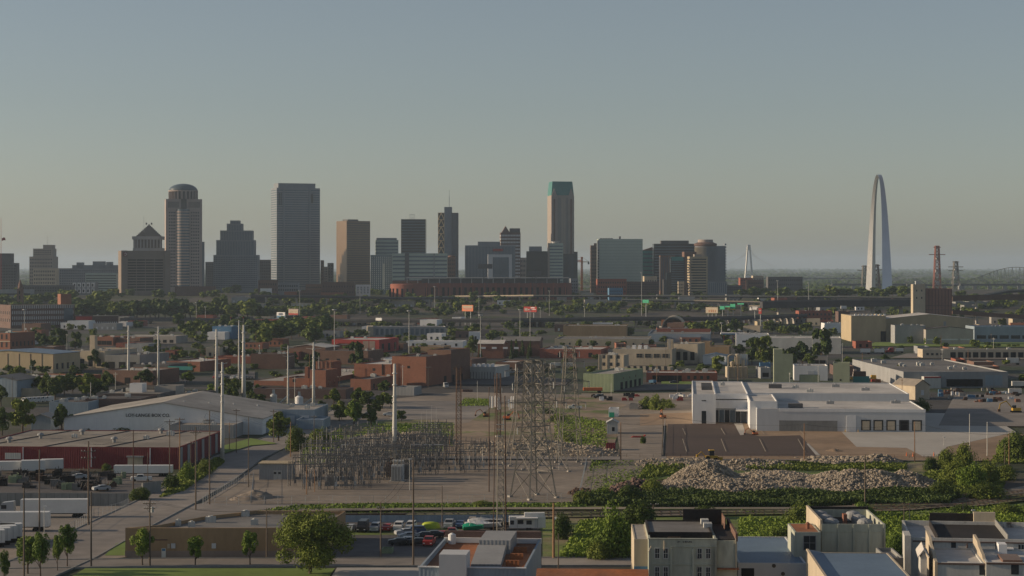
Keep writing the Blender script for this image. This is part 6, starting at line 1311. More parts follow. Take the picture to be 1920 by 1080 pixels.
# far lowland woods on the horizon: one mass
def far_woods():
    r = random.Random(5); v = []; f = []
    for i in range(2600):
        y = 3900*math.exp(r.random()*2.3); x = r.uniform(-.32, .34)*y; s_ = r.uniform(8, 22)*(y/6000)**.5; zb_ = zg(y)
        for k in range(7):
            c = Vector((x+r.uniform(-2.4, 2.4)*s_, y+r.uniform(-1, 1)*s_, zb_+s_*.3*r.random())); q = s_*r.uniform(.3, .6); o = len(v); n = 5
            v += [c+Vector((q*1.3*math.cos(6.28*a/n), q*math.sin(6.28*a/n), q*r.uniform(-.1, .3))) for a in range(n)]+[c+Vector((0, 0, q*r.uniform(.6, 1)))]
            f += [(o+a, o+(a+1)%n, o+n) for a in range(n)]
    me = bpy.data.meshes.new('woods'); me.from_pydata([tuple(p) for p in v], [], f); tag(obj('far_woods', me, 'dark leaves'), 'hazy lowland woods spreading to the horizon beyond the arch', 'woods', kind='stuff')
far_woods()

# ------------------------------------------------------------------ rubble heaps
from mathutils import noise as NZ
ROCKS = []
for s_ in range(4):
    r = random.Random(s_); q = MB(); pts = []
    for zz_, rr_ in ((-.4, .5), (-.1, .9), (.3, .8), (.6, .35)):
        for i in range(6): a = 6.28*i/6; k = r.uniform(.7, 1.2); pts.append((rr_*k*math.cos(a), rr_*k*math.sin(a), zz_*r.uniform(.8, 1.2)))
    q.add(pts, [(6*j+i, 6*j+(i+1)%6, 6*j+6+(i+1)%6, 6*j+6+i) for j in range(3) for i in range(6)]+[tuple(range(18, 24))]); ROCKS.append((q.v, q.f))
def heap(name, label, peaks, nrock, rs, seed, m='rubble', base=6, rm='rock'):
    """mound from overlapping cones given as (px, py of foot, height m, radius m), strewn with broken pieces"""
    r = random.Random(seed); P = []
    for (x, y, h, ra, ay) in peaks: g = G(x, y); P.append((g.x, g.y, h, ra, ay))
    cx_, cy_ = sum(p[0] for p in P)/len(P), sum(p[1] for p in P)/len(P)
    t0 = empty(name, (cx_, cy_, 0)); tag(t0, label, 'heap')
    def hh(x, y):
        z = 0
        for (a, b_, h, ra, ay) in P:
            d = math.hypot((x-a)/ra, (y-b_)/(ra*ay)); z = max(z, h*max(0, 1-d**1.25))
        return z and z+.35*NZ.noise(Vector((x*.5, y*.5, 0)))*min(1, z)+1.3*NZ.noise(Vector((x*.14, y*.14, 3)))*min(1, z*.5)
    x0 = min(p[0]-p[3] for p in P); x1 = max(p[0]+p[3] for p in P); y0 = min(p[1]-p[3]*p[4] for p in P); y1 = max(p[1]+p[3]*p[4] for p in P)
    nx, ny = 150, 50; q = MB()
    for j in range(ny+1):
        for i in range(nx+1): x, y = x0+(x1-x0)*i/nx, y0+(y1-y0)*j/ny; q.v.append((x-cx_, y-cy_, hh(x, y)-.12))
    for j in range(ny):
        for i in range(nx): a = j*(nx+1)+i; q.f.append((a, a+1, a+nx+2, a+nx+1))
    q.build('mound', m, t0, smooth=True); k = 0; v = []; f = []
    for _ in range(nrock*6):
        if k >= nrock: break
        x, y = r.uniform(x0, x1), r.uniform(y0, y1); z = hh(x, y)
        if z < .12 and r.random() > .05: continue
        k += 1; rv, rf = ROCKS[r.randrange(4)]; s2 = rs*(.3+1.9*r.random()**3); mt = Matrix.Rotation(r.uniform(0, 6.28), 3, 'Z') @ Matrix.Rotation(r.uniform(-1, 1), 3, 'X'); o = len(v)
        v += [tuple(mt @ Vector(p)*s2+Vector((x-cx_, y-cy_, z))) for p in rv]; f += [tuple(i+o for i in g) for g in rf]
    me = bpy.data.meshes.new('broken_pieces'); me.from_pydata(v, [], f); tag(obj('broken_pieces', me, rm, t0), kind='stuff')
heap('rubble_heap', 'largest rubble heap with a pointed left peak', [(1324, 908, 6.0, 12, 1.1), (1300, 918, 2.6, 13, 1.1), (1350, 914, 3.0, 15, 1), (1385, 918, 3.0, 15, 1), (1430, 912, 2.8, 13, 1.3), (1268, 922, 1.3, 7, 1), (1480, 912, 1.8, 13, 1.3), (1460, 900, 2.0, 14, 1.4)], 14000, .30, 1)
heap('rubble_heap', 'long lower rubble heap right of the pointed one', [(1560, 908, 3.6, 9, 1.3), (1590, 912, 4.0, 13, 1.1), (1640, 912, 4.0, 14, 1.1), (1690, 912, 3.2, 13, 1), (1530, 914, 1.6, 10, 1), (1722, 912, 1.6, 7, 1)], 9000, .29, 2)
heap('rubble_heap', 'thin strip of rubble behind the pointed heap', [(1240, 872, 1.3, 9, 1.6), (1275, 874, 1.6, 12, 1.6), (1315, 872, 1.4, 10, 1.6), (1400, 876, 2.2, 11, 1.4), (1440, 876, 1.6, 10, 1.4)], 1800, .42, 3)
heap('rubble_heap', 'small rubble strip behind the long heap', [(1560, 866, 1.2, 10, 1.4), (1600, 867, 1.3, 10, 1.4), (1640, 868, 2.3, 9, 1.2)], 1200, .45, 4)
heap('rubble_heap', 'grey gravel heap in front of the steel monopole', [(700, 830, 2.4, 12, 1.6), (740, 830, 3.2, 16, 1.6), (780, 828, 2.6, 14, 1.6)], 1500, .3, 5)
heap('rubble_heap', 'brown earth heap left of the far lattice tower', [(1085, 848, 1.6, 14, 1.6), (1040, 846, 1.8, 16, 1.6), (1010, 838, 2.2, 14, 1.6), (960, 842, 2.0, 16, 1.8), (1120, 850, 1.2, 8, 1.6)], 1600, .34, 6)
heap('gravel_pile', 'small pale gravel cone beside the street by the switch hut', [(476, 934, 2.2, 5.5, 1.2), (464, 936, 1.2, 5, 1.2)], 60, .12, 7, 'gravel', rm='gravel')
heap('gravel_pile', 'brown sand pile beside the new car park', [(1566, 848, 1.0, 4.5, 1.3), (1548, 849, .6, 4, 1.3)], 30, .1, 8, 'dirt', rm='dirt')
heap('debris_heap', 'dark heap of broken timber left of the rubble heap', [(1190, 916, 2.4, 6, 1.4), (1210, 912, 1.8, 6, 1.4), (1168, 922, 1.6, 5, 1.4)], 420, .5, 9, 'tar', rm='dark brick')
heap('debris_heap', 'rusty scrap pile at the end of the fence below the lattice towers', [(1100, 930, 1.6, 4, 1.4), (1085, 926, 1.2, 3, 1.4)], 160, .45, 10, 'rusty lattice', rm='rusty lattice')

# ------------------------------------------------------------------ lattice towers and poles
def line_tower(label, x, yb, yt, w0px, ww, wtop, zw, arms, name='lattice_tower', m='lattice', leg=.17, br=.085, rz=.2, ins=True):
    p = G(x, yb); H_ = hz(yt, p.y); t0 = empty(name, p, rz); tag(t0, label, 'pylon'); w0 = w0px*p.y/FX*.8
    lattice(t0, H_, w0, wtop, .8, leg, br, waist=(H_*zw, ww), m=m)
    for a in arms:
        z, L = a[0]*H_, a[1]; q = MB()
        for s_ in (-1, 1):
            q.bar((0, -.7, z), (s_*L, 0, z), .09).bar((0, .7, z), (s_*L, 0, z), .09).bar((0, 0, z+1.3), (s_*L, 0, z+.05), .08)
            for k in (.35, .7): q.bar((s_*L*k, 0, z), (s_*L*k, 0, z+1.3*(1-k)), .06)
        q.build('crossarm', m, t0)
        if ins:
            for s_ in (-1, 1): MB().bar((s_*L*.98, 0, z), (s_*L*.98, 0, z-1.7), .11, 6).build('insulator', 'galvanised', t0)
    for sx in (-1, 1):
        for sy in (-1, 1): MB().box(sx*w0/2-.5, sx*w0/2+.5, sy*w0/2-.5, sy*w0/2+.5, -.2, .6).build('footing', 'concrete', t0)
    return t0
line_tower('largest pale lattice tower standing nearest on the substation yard', 1000, 934, 676, 78, 4.0, 3.2, .5, ((.98, 5.5), (.84, 6.5), (.70, 7.5), (.52, 5.0)), leg=.22, br=.085, rz=.62)
line_tower('lattice tower close behind the largest one, slightly right', 1024, 884, 684, 80, 4.4, 3.4, .5, ((.97, 5), (.8, 6), (.64, 6.5)), leg=.15, br=.07, rz=.45)
line_tower('lattice tower close behind the largest one, slightly left', 978, 872, 690, 70, 3.8, 3.0, .5, ((.97, 5), (.8, 6), (.64, 6.5)), leg=.14, br=.065)
line_tower('slimmer grey lattice tower right of the clustered ones, with white arms', 1068, 870, 650, 52, 4.4, 2.4, .52, ((.96, 3), (.87, 4.5), (.70, 6), (.52, 5)), leg=.15, br=.06)
line_tower('thin rusty lattice mast standing among the substation gantries', 860, 872, 690, 10, 1.4, 1.2, .5, ((.99, 1.6),), name='lattice_mast', m='rusty lattice', leg=.08, br=.03, ins=False)
line_tower('thin dark lattice mast behind the row of white vertical tanks', 935, 820, 700, 8, 1.4, 1.2, .5, ((.7, 1.5),), name='lattice_mast', m='rusty lattice', leg=.12, br=.03, ins=False)
# near twin-column mast with white racks
p = G(938, 1004); H_ = hz(742, p.y); t0 = empty('lattice_mast', p, .1); tag(t0, 'near dark lattice mast with a thick dark column and white antenna racks', 'mast')
lattice(t0, H_*.72, 1.5, 1.1, 1.2, .07, .03, m='lattice'); MB().bar((1.25, 0, 0), (1.0, 0, H_), .17, 10, .12).build('dark_column', 'rusty lattice', t0); MB().bar((-1.5, 0, 0), (-1.1, 0, H_*.92), .1, 6, .08).build('guy_column', 'rusty lattice', t0)
q = MB()
for y in (795, 804): z = hz(y, p.y); q.bar((-.9, -.9, z), (.9, -.9, z), .09)
q.bar((.6, -.9, hz(807, p.y)), (.6, -.9, hz(784, p.y)), .1).build('antenna_rack', 'pole white', t0)
tag(t0)
def pole(name, label, x, yb, yt, r0=.16, m='wood pole', arms=(), group=None, steel=False, tr=False, cat='utility pole', lean=0.0):
    p = G(x, yb); H_ = hz(yt, p.y)-p.z; t0 = empty(name, p, R(vr.uniform(-12, 12))); tag(t0, label, cat, group)
    if steel:
        q = MB().lathe([(r0*1.5, -.3), (r0*1.35, H_*.33), (r0, H_*.66), (r0*.72, H_)], 0, 0, 14); q.build('shaft', m, t0, smooth=True)
        q = MB()
        for k in (.33, .6, .66, .78, .9): q.lathe([(r0*1.45, H_*k-.14), (r0*1.5, H_*k), (r0*1.45, H_*k+.14)], 0, 0, 12)
        q.build('flange', 'galvanised', t0); MB().lathe([(r0*2.3, -.2), (r0*2.3, .35)], 0, 0, 12).build('footing', 'concrete', t0)
    else: MB().bar((0, 0, -.5), (lean, 0, H_), r0, 10, r0*.62).build('shaft', m, t0)
    for (k, L) in arms:
        z = H_*k
        if steel: MB().bar((-L, 0, z+.4), (0, 0, z), .07, 5, .12).bar((L, 0, z+.4), (0, 0, z), .07, 5, .12).build('crossarm', m, t0)
        else:
            q = MB().box(lean*k-L, lean*k+L, -.26, -.14, z-.08, z+.08); q.bar((-L*.6, -.2, z), (0, -.1, z-.8), .035).bar((L*.6, -.2, z), (0, -.1, z-.8), .035); q.build('crossarm', m, t0)
            for s_ in (-.92, -.5, .5, .92): MB().lathe([(.05, z+.06), (.09, z+.14), (.05, z+.3)], lean*k+L*s_, -.2, 6).build('insulator', 'galvanised', t0)
    if tr: MB().lathe([(.3, H_*.8), (.3, H_*.8+1), (.1, H_*.8+1.1)], .5, 0, 10).build('transformer', 'galvanised', t0)
    return t0
SG = 'white steel monopoles'
for (lab, x, yb, yt, r0, arms) in (
 ('leftmost white steel monopole, rising behind the dark workshops', 241, 721, 610, .50, ((.97, 2.2),)), ('second white steel monopole, right of the leftmost', 297, 723, 612, .42, ((.97, 2.2), (.9, 2.2))),
 ('white monopole at the left of the centre-left trio', 406, 752, 617, .52, ((.98, 1.8), (.85, 1.8))), ('thinnest white monopole in the middle of the centre-left trio', 448, 722, 600, .32, ((.97, 2),)), ('tall white monopole at the right of the centre-left trio', 457, 757, 609, .62, ((.98, 2),)),
 ('nearest white monopole of the left group, on the red warehouse street side', 417, 866, 679, .42, ((.98, 1.5), (.86, 1.5))), ('slim white monopole behind the pale blue metal shed', 540, 778, 648, .28, ((.96, 2.2), (.84, 2.2))),
 ('white monopole with arms beside the brick plant', 588, 770, 642, .42, ((.98, 4.5), (.9, 3.2))), ('thick white monopole in the middle of the substation', 740, 862, 682, .52, ())):
    pole('steel_monopole', lab, x, yb, yt, r0, 'pole white', arms, SG, True)
WG = 'wooden utility poles'
for (lab, x, yb, yt, r0, arms, m_) in (
 ('tall wooden pole at the left end of the container row', 45, 1090, 915, .20, (), 'wood pole'), ('wooden pole rising in front of the long white trailer', 74, 998, 843, .19, (), 'wood pole'),
 ('tall wooden pole with white-marked crossarms before the red warehouse', 166, 986, 827, .24, ((.88, 1.6), (.8, 1.6)), 'wood pole'), ('lower dark pole in front of the cab end of the truck yard', 171, 1064, 922, .18, (), 'wood pole'),
 ('dark pole rising over the scrap yard and red warehouse', 250, 932, 806, .17, (), 'rusty lattice'), ('dark pole with equipment in front of the tan building', 281, 1063, 935, .2, ((.93, 1.3), (.86, 1.1)), 'wood pole'),
 ('short pole behind the scrap yard wall', 277, 922, 848, .12, (), 'wood pole'), ('wooden pole with crossarm by the red warehouse corner', 318, 900, 786, .16, ((.96, 1.4),), 'wood pole'),
 ('orange wooden pole right of the red warehouse corner', 337, 888, 783, .2, ((.97, 1.4),), 'orange wood'), ('thin pole along the street by the red warehouse, behind', 358, 882, 826, .12, ((.9, 1),), 'wood pole'),
 ('tall bare pole in the street right of the red warehouse', 367, 957, 800, .2, ((.93, 1.4),), 'wood pole'), ('tall bare pole right of the one in the street', 393, 947, 770, .19, ((.9, 1.2),), 'wood pole'),
 ('wooden pole before the dark annex of the box factory', 430, 845, 792, .14, (), 'orange wood'), ('thin dark pole with a crossarm over the box factory roof', 443, 850, 767, .12, ((.97, 1.2),), 'rusty lattice'),
 ('pole on the street side of the switch hut', 466, 914, 782, .15, (), 'wood pole'), ('wooden pole over the metal sheds, before the dark tree', 513, 830, 768, .17, ((.95, 1.2),), 'wood pole'),
 ('wooden pole right of the dark tree over the sheds', 545, 857, 791, .17, (), 'orange wood'), ('thin pole before the long low blue shed', 589, 850, 778, .12, ((.95, 1),), 'wood pole'),
 ('tan wooden pole at the left corner of the gantries', 575, 928, 872, .16, (), 'orange wood'), ('shorter wooden pole beside the tan one at the gantries', 590, 923, 880, .13, (), 'orange wood'),
 ('dark wooden pole beside the tan building roof', 500, 1048, 952, .16, (), 'wood pole'), ('wooden pole standing before the parked car row', 714, 1047, 942, .18, ((.9, .8),), 'wood pole'),
 ('tallest near wooden pole, between the car row and the rust-roofed building', 775, 1062, 862, .22, (), 'wood pole'), ('lamp-headed thin pole right of the parked white cars', 829, 988, 911, .13, (), 'wood pole'),
 ('thin dark pole left of the white vertical tanks', 917, 923, 726, .15, (), 'rusty lattice'), ('thick pale wooden pole beside the camper trailer', 1038, 1048, 943, .3, (), 'orange wood'),
 ('short pole right of the thick pale one', 1047, 1072, 1000, .13, (), 'wood pole'), ('dark pole with a crossarm in the hedge behind the meadow', 1225, 978, 945, .16, ((.97, 1.2),), 'wood pole'),
 ('orange-brown pole on the gravel track', 1164, 864, 792, .2, (), 'orange wood'), ('dark pole left of the new car park', 1243, 854, 778, .15, (), 'wood pole'),
 ('orange pole at the right edge of the new car park', 1508, 865, 794, .17, (), 'orange wood'), ('tall pole rising over the long rubble heap', 1622, 963, 852, .22, (), 'wood pole'),
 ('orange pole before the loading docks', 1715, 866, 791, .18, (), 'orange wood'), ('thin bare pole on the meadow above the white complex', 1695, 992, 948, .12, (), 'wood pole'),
 ('pale pole on the concrete lot right of the docks', 1818, 842, 776, .14, (), 'pole white'), ('second pale pole on the lot right of the docks', 1851, 857, 791, .15, (), 'pole white'),
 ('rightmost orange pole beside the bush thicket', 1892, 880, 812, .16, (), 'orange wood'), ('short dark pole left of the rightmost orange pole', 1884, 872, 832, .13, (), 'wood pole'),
 ('thin wooden pole before the largest brick block', 803, 728, 688, .14, ((.98, 1.4),), 'wood pole'), ('thin pole beside the low brick garage', 637, 736, 706, .12, ((.97, 1),), 'wood pole'),
 ('wooden pole in the waste ground left of the dark lattice mast', 843, 856, 815, .14, (), 'orange wood'), ('thin pole before the green metal hall', 1146, 742, 718, .1, (), 'pole white'),
 ('pole before the red brick office', 1270, 738, 698, .1, (), 'wood pole'), ('thin pole right of the street before the gravel lot', 895, 752, 714, .1, (), 'pole white')):
    pole('utility_pole', lab, x, yb, yt, r0, m_, arms, WG, tr=('equipment' in lab))
# light poles
def lamp(label, x, yb, yt, r0=.09, head=1, group='lamp posts', m='pole white', D=None):
    p = G(x, yb); H_ = hz(yt, p.y)-p.z; t0 = empty('lamp_post', p, 0); tag(t0, label, 'lamp post', group)
    MB().bar((0, 0, -.2), (0, 0, H_), r0, 8, r0*.6).build('shaft', m, t0)
    if head == 1: MB().box(-.3, .5, -.22, .22, H_-.06, H_+.16).build('lamp_head', 'white paint', t0)
    else:
        MB().lathe([(1.3, H_-.6), (1.5, H_-.3), (1.3, H_)], 0, 0, 10).build('lamp_ring', 'galvanised', t0)
for (lab, x, yb, yt) in (('lamp post left of the steel monopole in the gantries', 674, 858, 826), ('lamp post between the gantries and the rusty mast', 823, 856, 815), ('lamp post behind the big transformer', 768, 920, 861), ('lamp post on the yard right of the lattice towers', 1048, 882, 834), ('lamp post at the dock apron of the white warehouse', 1770, 838, 820), ('lamp post in the truck yard, bottom left', 83, 1005, 950), ('lamp post at the rear of the white complex', 1824, 990, 957)):
    lamp(lab, x, yb, yt)
for i, (x, yb, yt) in enumerate(((46, 652, 580), (339, 600, 568), (368, 602, 567), (385, 604, 575), (562, 598, 545), (627, 680, 580), (675, 588, 545), (767, 668, 582), (815, 588, 537), (898, 600, 555), (901, 674, 590), (975, 634, 580), (994, 664, 580), (1013, 600, 576), (1030, 592, 545), (1096, 612, 574), (1203, 592, 510), (1353, 636, 605), (1458, 592, 526), (1516, 590, 530))):
    lamp(ordn(i, 20)+' of the tall high-mast lights along the elevated roads', x, yb, yt, .26, 2, 'high-mast lights along the elevated roads')
# overhead wires between poles
def wires(label, pts, offs=((0,)), r_=.02, sag=1.2):
    q = MB()
    for (a, b_) in zip(pts, pts[1:]):
        A = G(a[0], a[1]); A.z = hz(a[2], A.y); B = G(b_[0], b_[1]); B.z = hz(b_[2], B.y)
        for o_ in offs:
            P = []
            for i in range(13): t = i/12; c = A.lerp(B, t); c.x += o_; c.z -= sag*4*t*(1-t); P.append(c)
            q.path(P, r_, 3)
    tag(q.build('power_line', 'wire'), label, 'power line')
wires('power lines strung from the tall bottom-left pole along the street poles', [(166, 986, 832), (250, 932, 812), (318, 900, 790), (337, 888, 787)], (-1, 0, 1))
wires('power lines strung between the poles along the red warehouse side', [(367, 957, 805), (393, 947, 775), (466, 914, 786), (545, 857, 795)], (-.8, .8))
wires('power lines from the tan building pole to the poles before the car row', [(281, 1063, 938), (500, 1048, 955), (714, 1047, 945), (775, 1062, 866)], (-.6, .6))
wires('power lines from the largest lattice tower to the slimmer grey one', [(1000, 934, 690), (1068, 870, 662)], (-5, 5), .03)
wires('power lines crossing the new car park from the gravel track pole', [(1164, 864, 794), (1243, 854, 780), (1508, 865, 796), (1715, 866, 793), (1892, 880, 814)], (0, .8))
wires('thin line running along the meadow behind the weathered building', [(1225, 978, 947), (1622, 963, 856)], (0,))

# ------------------------------------------------------------------ substation
gr = random.Random(3)
def gantry_proto():
    t0 = empty('switchgear_gantry', (0, 0, 0)); q = MB()
    for x in (-4, 4):
        q = MB()
        for a, b_ in ((-.35, -.35), (.35, -.35), (.35, .35), (-.35, .35)): q.bar((x+a, b_, 0), (x+a*.8, b_*.8, 6.4), .06)
        for k in range(6): q.bar((x-.35, -.35, k), (x+.35, -.35, k+1), .03, 3).bar((x+.35, .35, k), (x-.35, .35, k+1), .03, 3)
        q.build('frame_leg', 'gantry', t0)
    q = MB()
    for z in (5.7, 6.4):
        for y in (-.35, .35): q.bar((-4.3, y, z), (4.3, y, z), .07)
    for k in range(12): x = -4.2+.7*k; q.bar((x, -.35, 5.7), (x+.7, -.35, 6.4), .045, 3).bar((x, .35, 6.4), (x+.7, .35, 5.7), .045, 3)
    q.build('beam', 'gantry', t0)
    for i in range(3):
        x = -2.4+2.4*i; MB().lathe([(.09, 6.3), (.18, 6.5), (.1, 6.7), (.18, 6.9), (.1, 7.1), (.16, 7.3), (.05, 7.6)], x, 0, 6).build('insulator', 'gantry', t0)
        MB().lathe([(.09, 5.7), (.17, 5.4), (.1, 5.2), (.17, 5.0), (.06, 4.6)], x, 0, 6).build('insulator', 'lattice', t0)
    for i in range(3): x = -2.4+2.4*i; MB().box(x-.3, x+.3, -.8, -.2, .9, 1.9).box(x-.3, x-.22, -.7, -.3, 0, .9).box(x+.22, x+.3, -.7, -.3, 0, .9).bar((x-.15, -.5, 1.85), (x-.4, -.5, 3.4), .06, 5).bar((x+.15, -.5, 1.85), (x+.4, -.5, 3.4), .06, 5).build('breaker', 'galvanised' if i == 1 else 'gantry', t0)
    return t0
GP = gantry_proto(); first = True; gi = []
rows = [((572, 912), (652, 838), 10, 4.6), ((600, 918), (688, 846), 10, 4.6), ((630, 918), (720, 850), 9, 4.2), ((665, 915), (745, 862), 8, 4.2), ((700, 900), (765, 862), 6, 4.0), ((790, 890), (822, 832), 8, 4.2), ((770, 892), (800, 836), 7, 4.2), ((852, 888), (905, 882), 3, 2.2), ((850, 876), (900, 872), 3, 2.2), ((800, 880), (830, 862), 3, 2.0)]
for ri, (a, b_, n, _) in enumerate(rows):
    n = max(3, int(n*.9))
    for i in range(n):
        t = i/max(1, n-1); x = a[0]+(b_[0]-a[0])*t+gr.uniform(-2, 2); y = a[1]+(b_[1]-a[1])*t; gi.append((x, y, ri, i, n))
RN = ('first', 'second', 'third', 'fourth', 'fifth', 'seventh', 'sixth', 'ninth', 'tenth', 'eighth')
for k, (x, y, ri, i, n) in enumerate(gi):
    o = GP if k == 0 else dup(GP); o.location = G(x, y); o.rotation_euler.z = R(gr.uniform(-3, 3)); s_ = gr.uniform(.95, 1.25); o.scale = (s_ if ri < 7 else .7, s_, s_)
    tag(o, 'steel switchgear gantry %d from the front in the %s row from the left' % (i+1, RN[ri]), 'switchgear', 'switchgear gantries in the substation')
q = []
for i, (x, yb, yt) in enumerate(((562, 880, 832), (573, 876, 826), (584, 872, 818), (594, 868, 812), (603, 866, 808), (612, 862, 800), (621, 858, 798), (647, 880, 828), (656, 870, 830), (683, 862, 814), (691, 858, 806), (699, 852, 802), (713, 870, 832), (722, 860, 824), (730, 858, 820), (756, 850, 812), (790, 800, 774), (800, 812, 768), (809, 815, 760), (818, 816, 764), (870, 860, 830), (880, 858, 832), (892, 858, 830), (905, 856, 828))):
    p = G(x, yb+8); H_ = hz(yt, p.y); t0 = tag(MB().bar((0, 0, 0), (0, 0, H_*.6), .1, 6, .07).bar((0, 0, H_*.6), (0, 0, H_), .05, 5, .03).build('lightning_mast', 'pole white', None, p), ordn(i, 24)+' of the thin lightning masts over the substation', 'mast', 'lightning masts in the substation')
for (lab, a, b_, y, h_) in (('long pale horizontal busbar beam across the substation, rear', 655, 752, 862, 6.5), ('long pale horizontal busbar beam across the substation, front', 640, 735, 876, 6.5), ('horizontal busbar beam right of the big transformer', 770, 840, 872, 6.0)):
    A, B = G(a, y), G(b_, y); q = MB()
    for o_ in (-.6, .6): q.bar(A+Vector((0, o_, h_)), B+Vector((0, o_, h_)), .09, 5)
    for i in range(9): c = A.lerp(B, i/8); q.bar(c+Vector((0, -.6, h_)), c+Vector((0, .6, h_)), .06)
    for i in (0, 4, 8): c = A.lerp(B, i/8); q.bar(c+Vector((0, -.6, 0)), c+Vector((0, -.6, h_)), .08).bar(c+Vector((0, .6, 0)), c+Vector((0, .6, h_)), .08)
    tag(q.build('busbar_beam', 'galvanised'), lab, 'busbar')
# transformers
def transformer(lab, x, yb, w, h, d, m='galvanised'):
    p = G(x, yb); t0 = empty('power_transformer', p, R(-6)); tag(t0, lab, 'transformer'); MB().box(-w/2, w/2, 0, d, .3, h).build('tank', m, t0); q = MB()
    for i in range(7): q.box(-w/2+.1+i*(w-.2)/7, -w/2+.1+i*(w-.2)/7+.22, -.7, -.02, .5, h-.3)
    q.build('radiator', m, t0)
    for i in range(3): MB().lathe([(.12, h), (.24, h+.3), (.12, h+.6), (.2, h+.9), (.06, h+1.5)], -w/3+i*w/3, d/2, 8).build('bushing', 'lattice', t0)
    MB().bar((-w/2, d*.8, h+.8), (w/2, d*.8, h+.8), .4, 10).bar((-w/3, d*.8, h-.1), (-w/3, d*.8, h+.6), .1).bar((w/3, d*.8, h-.1), (w/3, d*.8, h+.6), .1).build('oil_conservator', m, t0)
    MB().box(-w/2-.6, w/2+.6, -1.2, d+.6, -.1, .3).build('plinth', 'concrete', t0)
transformer('big pale grey power transformer with tall radiator fins, centre of the yard', 744, 904, 3.1, 4.6, 3)
transformer('darker power transformer right behind the pale grey one', 760, 900, 2.2, 4.4, 3, 'gantry')
transformer('brown power transformer left of the pale grey one', 729, 896, 1.6, 4.2, 2.4, 'rusty lattice')
transformer('small power transformer among the gantries at left', 620, 912, 2.0, 3.0, 2, 'gantry')
# row of white vertical tanks
for i, (x, yb, yt, w) in enumerate(((918, 765, 742, 2.6), (923, 766, 743, 2.6), (929, 764, 742, 2.6), (933.5, 769, 745, 2.8), (937.5, 769, 745, 2.8), (947, 765, 743, 2.2), (954, 764, 749, 3.4), (959, 767, 743, 2.6), (963, 766, 743, 2.6))):
    p = G(x, yb); r_ = w*p.y/FX/2; H_ = hz(yt, p.y); t0 = empty('vertical_tank', p); tag(t0, ordn(i, 9)+' white upright cylinder in the row behind the dark column', 'tank', 'white upright cylinders')
    MB().lathe([(r_, .2), (r_, H_-.3), (r_*.6, H_)], 0, 0, 12).build('cylinder', 'white wall', t0); MB().box(-r_*.9, r_*.9, -r_*.9, r_*.9, -.1, .2).build('base', 'concrete', t0)
# silos near the metal sheds
for (lab, x, yb, yt, w, m_) in (('grey concrete-like silo with a rounded head behind the metal sheds', 513, 766, 738, 13, 'galvanised'), ('pale blue-white silo on legs right of the grey silo', 561, 764, 742, 15, 'white wall')):
    p = G(x, yb); r_ = w*p.y/FX/2; H_ = hz(yt, p.y); t0 = empty('silo', p); tag(t0, lab, 'silo'); z0 = 0 if 'grey' in lab else 1.8
    MB().lathe([(r_*.5 if z0 else r_, z0), (r_, z0+.8), (r_, H_-.6), (r_*.4, H_)], 0, 0, 16).build('tank', m_, t0, smooth=False); MB().box(-.5, .5, -.5, .5, H_-.1, H_+1.6).build('head', 'galvanised', t0)
    if z0:
        for a in (-.7, .7):
            for b_ in (-.7, .7): MB().bar((a*r_, b_*r_, -.1), (a*r_, b_*r_, z0+.9), .12).build('leg', 'galvanised', t0)
    else: MB().bar((r_, 0, H_*.2), (r_+5, 0, H_*.95), .35, 6).build('conveyor', 'pale metal', t0)
# process plant with bent pipe
p = G(1384, 708); t0 = empty('process_plant', p); tag(t0, 'cream process plant with a silo and a bent inverted-U pipe', 'plant'); k = p.y/FX
X = lambda a: (a-1384)*k; Z = lambda y: hz(y, p.y)
MB().box(X(1363), X(1402), 0, 8, -.5, Z(688)).build('hopper_house', 'cream wall', t0); q = MB()
for i in range(7): a = X(1364)+i*(X(1401)-X(1364))/6; q.box(a-.2, a+.2, -.3, 0, 0, Z(688))
q.build('wall_rib', 'tan metal', t0)
for (a, y0_, y1_, w) in ((1384, 688, 664, 11), (1374, 688, 678, 8), (1395, 688, 674, 6)):
    MB().lathe([(.6, Z(y0_)-.1), (w*k/2, Z(y0_)+1.2), (w*k/2, Z(y1_)-.4), (w*k/4, Z(y1_))], X(a), 3, 14).build('silo', 'cream wall', t0)
P = [(X(1366), 1, Z(688))]+[(X(1373)-X(1380)*0-7*k*math.cos(a), 1, Z(670)+5*k*math.sin(a)) for a in [math.pi*i/8 for i in range(9)]]+[(X(1380), 1, Z(684))]
MB().path(P, .42, 8).build('bent_pipe', 'cream wall', t0); q = MB()
for a in (1364, 1377, 1390, 1400): q.bar((X(a), -.8, 0), (X(a), -.8, Z(666)), .1)
for y in (694, 682, 672): q.bar((X(1364), -.8, Z(y)), (X(1400), -.8, Z(y)), .09)
q.build('scaffold', 'tan metal', t0)
# colourful stacked goods right of the green tower house
cr = random.Random(8)
for i in range(16):
    x = 1598+cr.uniform(0, 60); y = cr.uniform(700, 724); p = G(x, y); c = cr.choice(('red paint', 'cream wall', 'teal', 'yellow paint', 'pink stone', 'rust roof')); w = cr.uniform(1.5, 4); q = MB()
    for j in range(cr.randint(1, 3)): q.box(-w/2+j*.2, w/2-j*.1, 0, 2, j*1.3, j*1.3+1.2)
    tag(q.build('goods_stack', c, None, p), 'stack of crated goods in the yard right of the squat green tower house', 'stack', 'crated goods in the right yard')
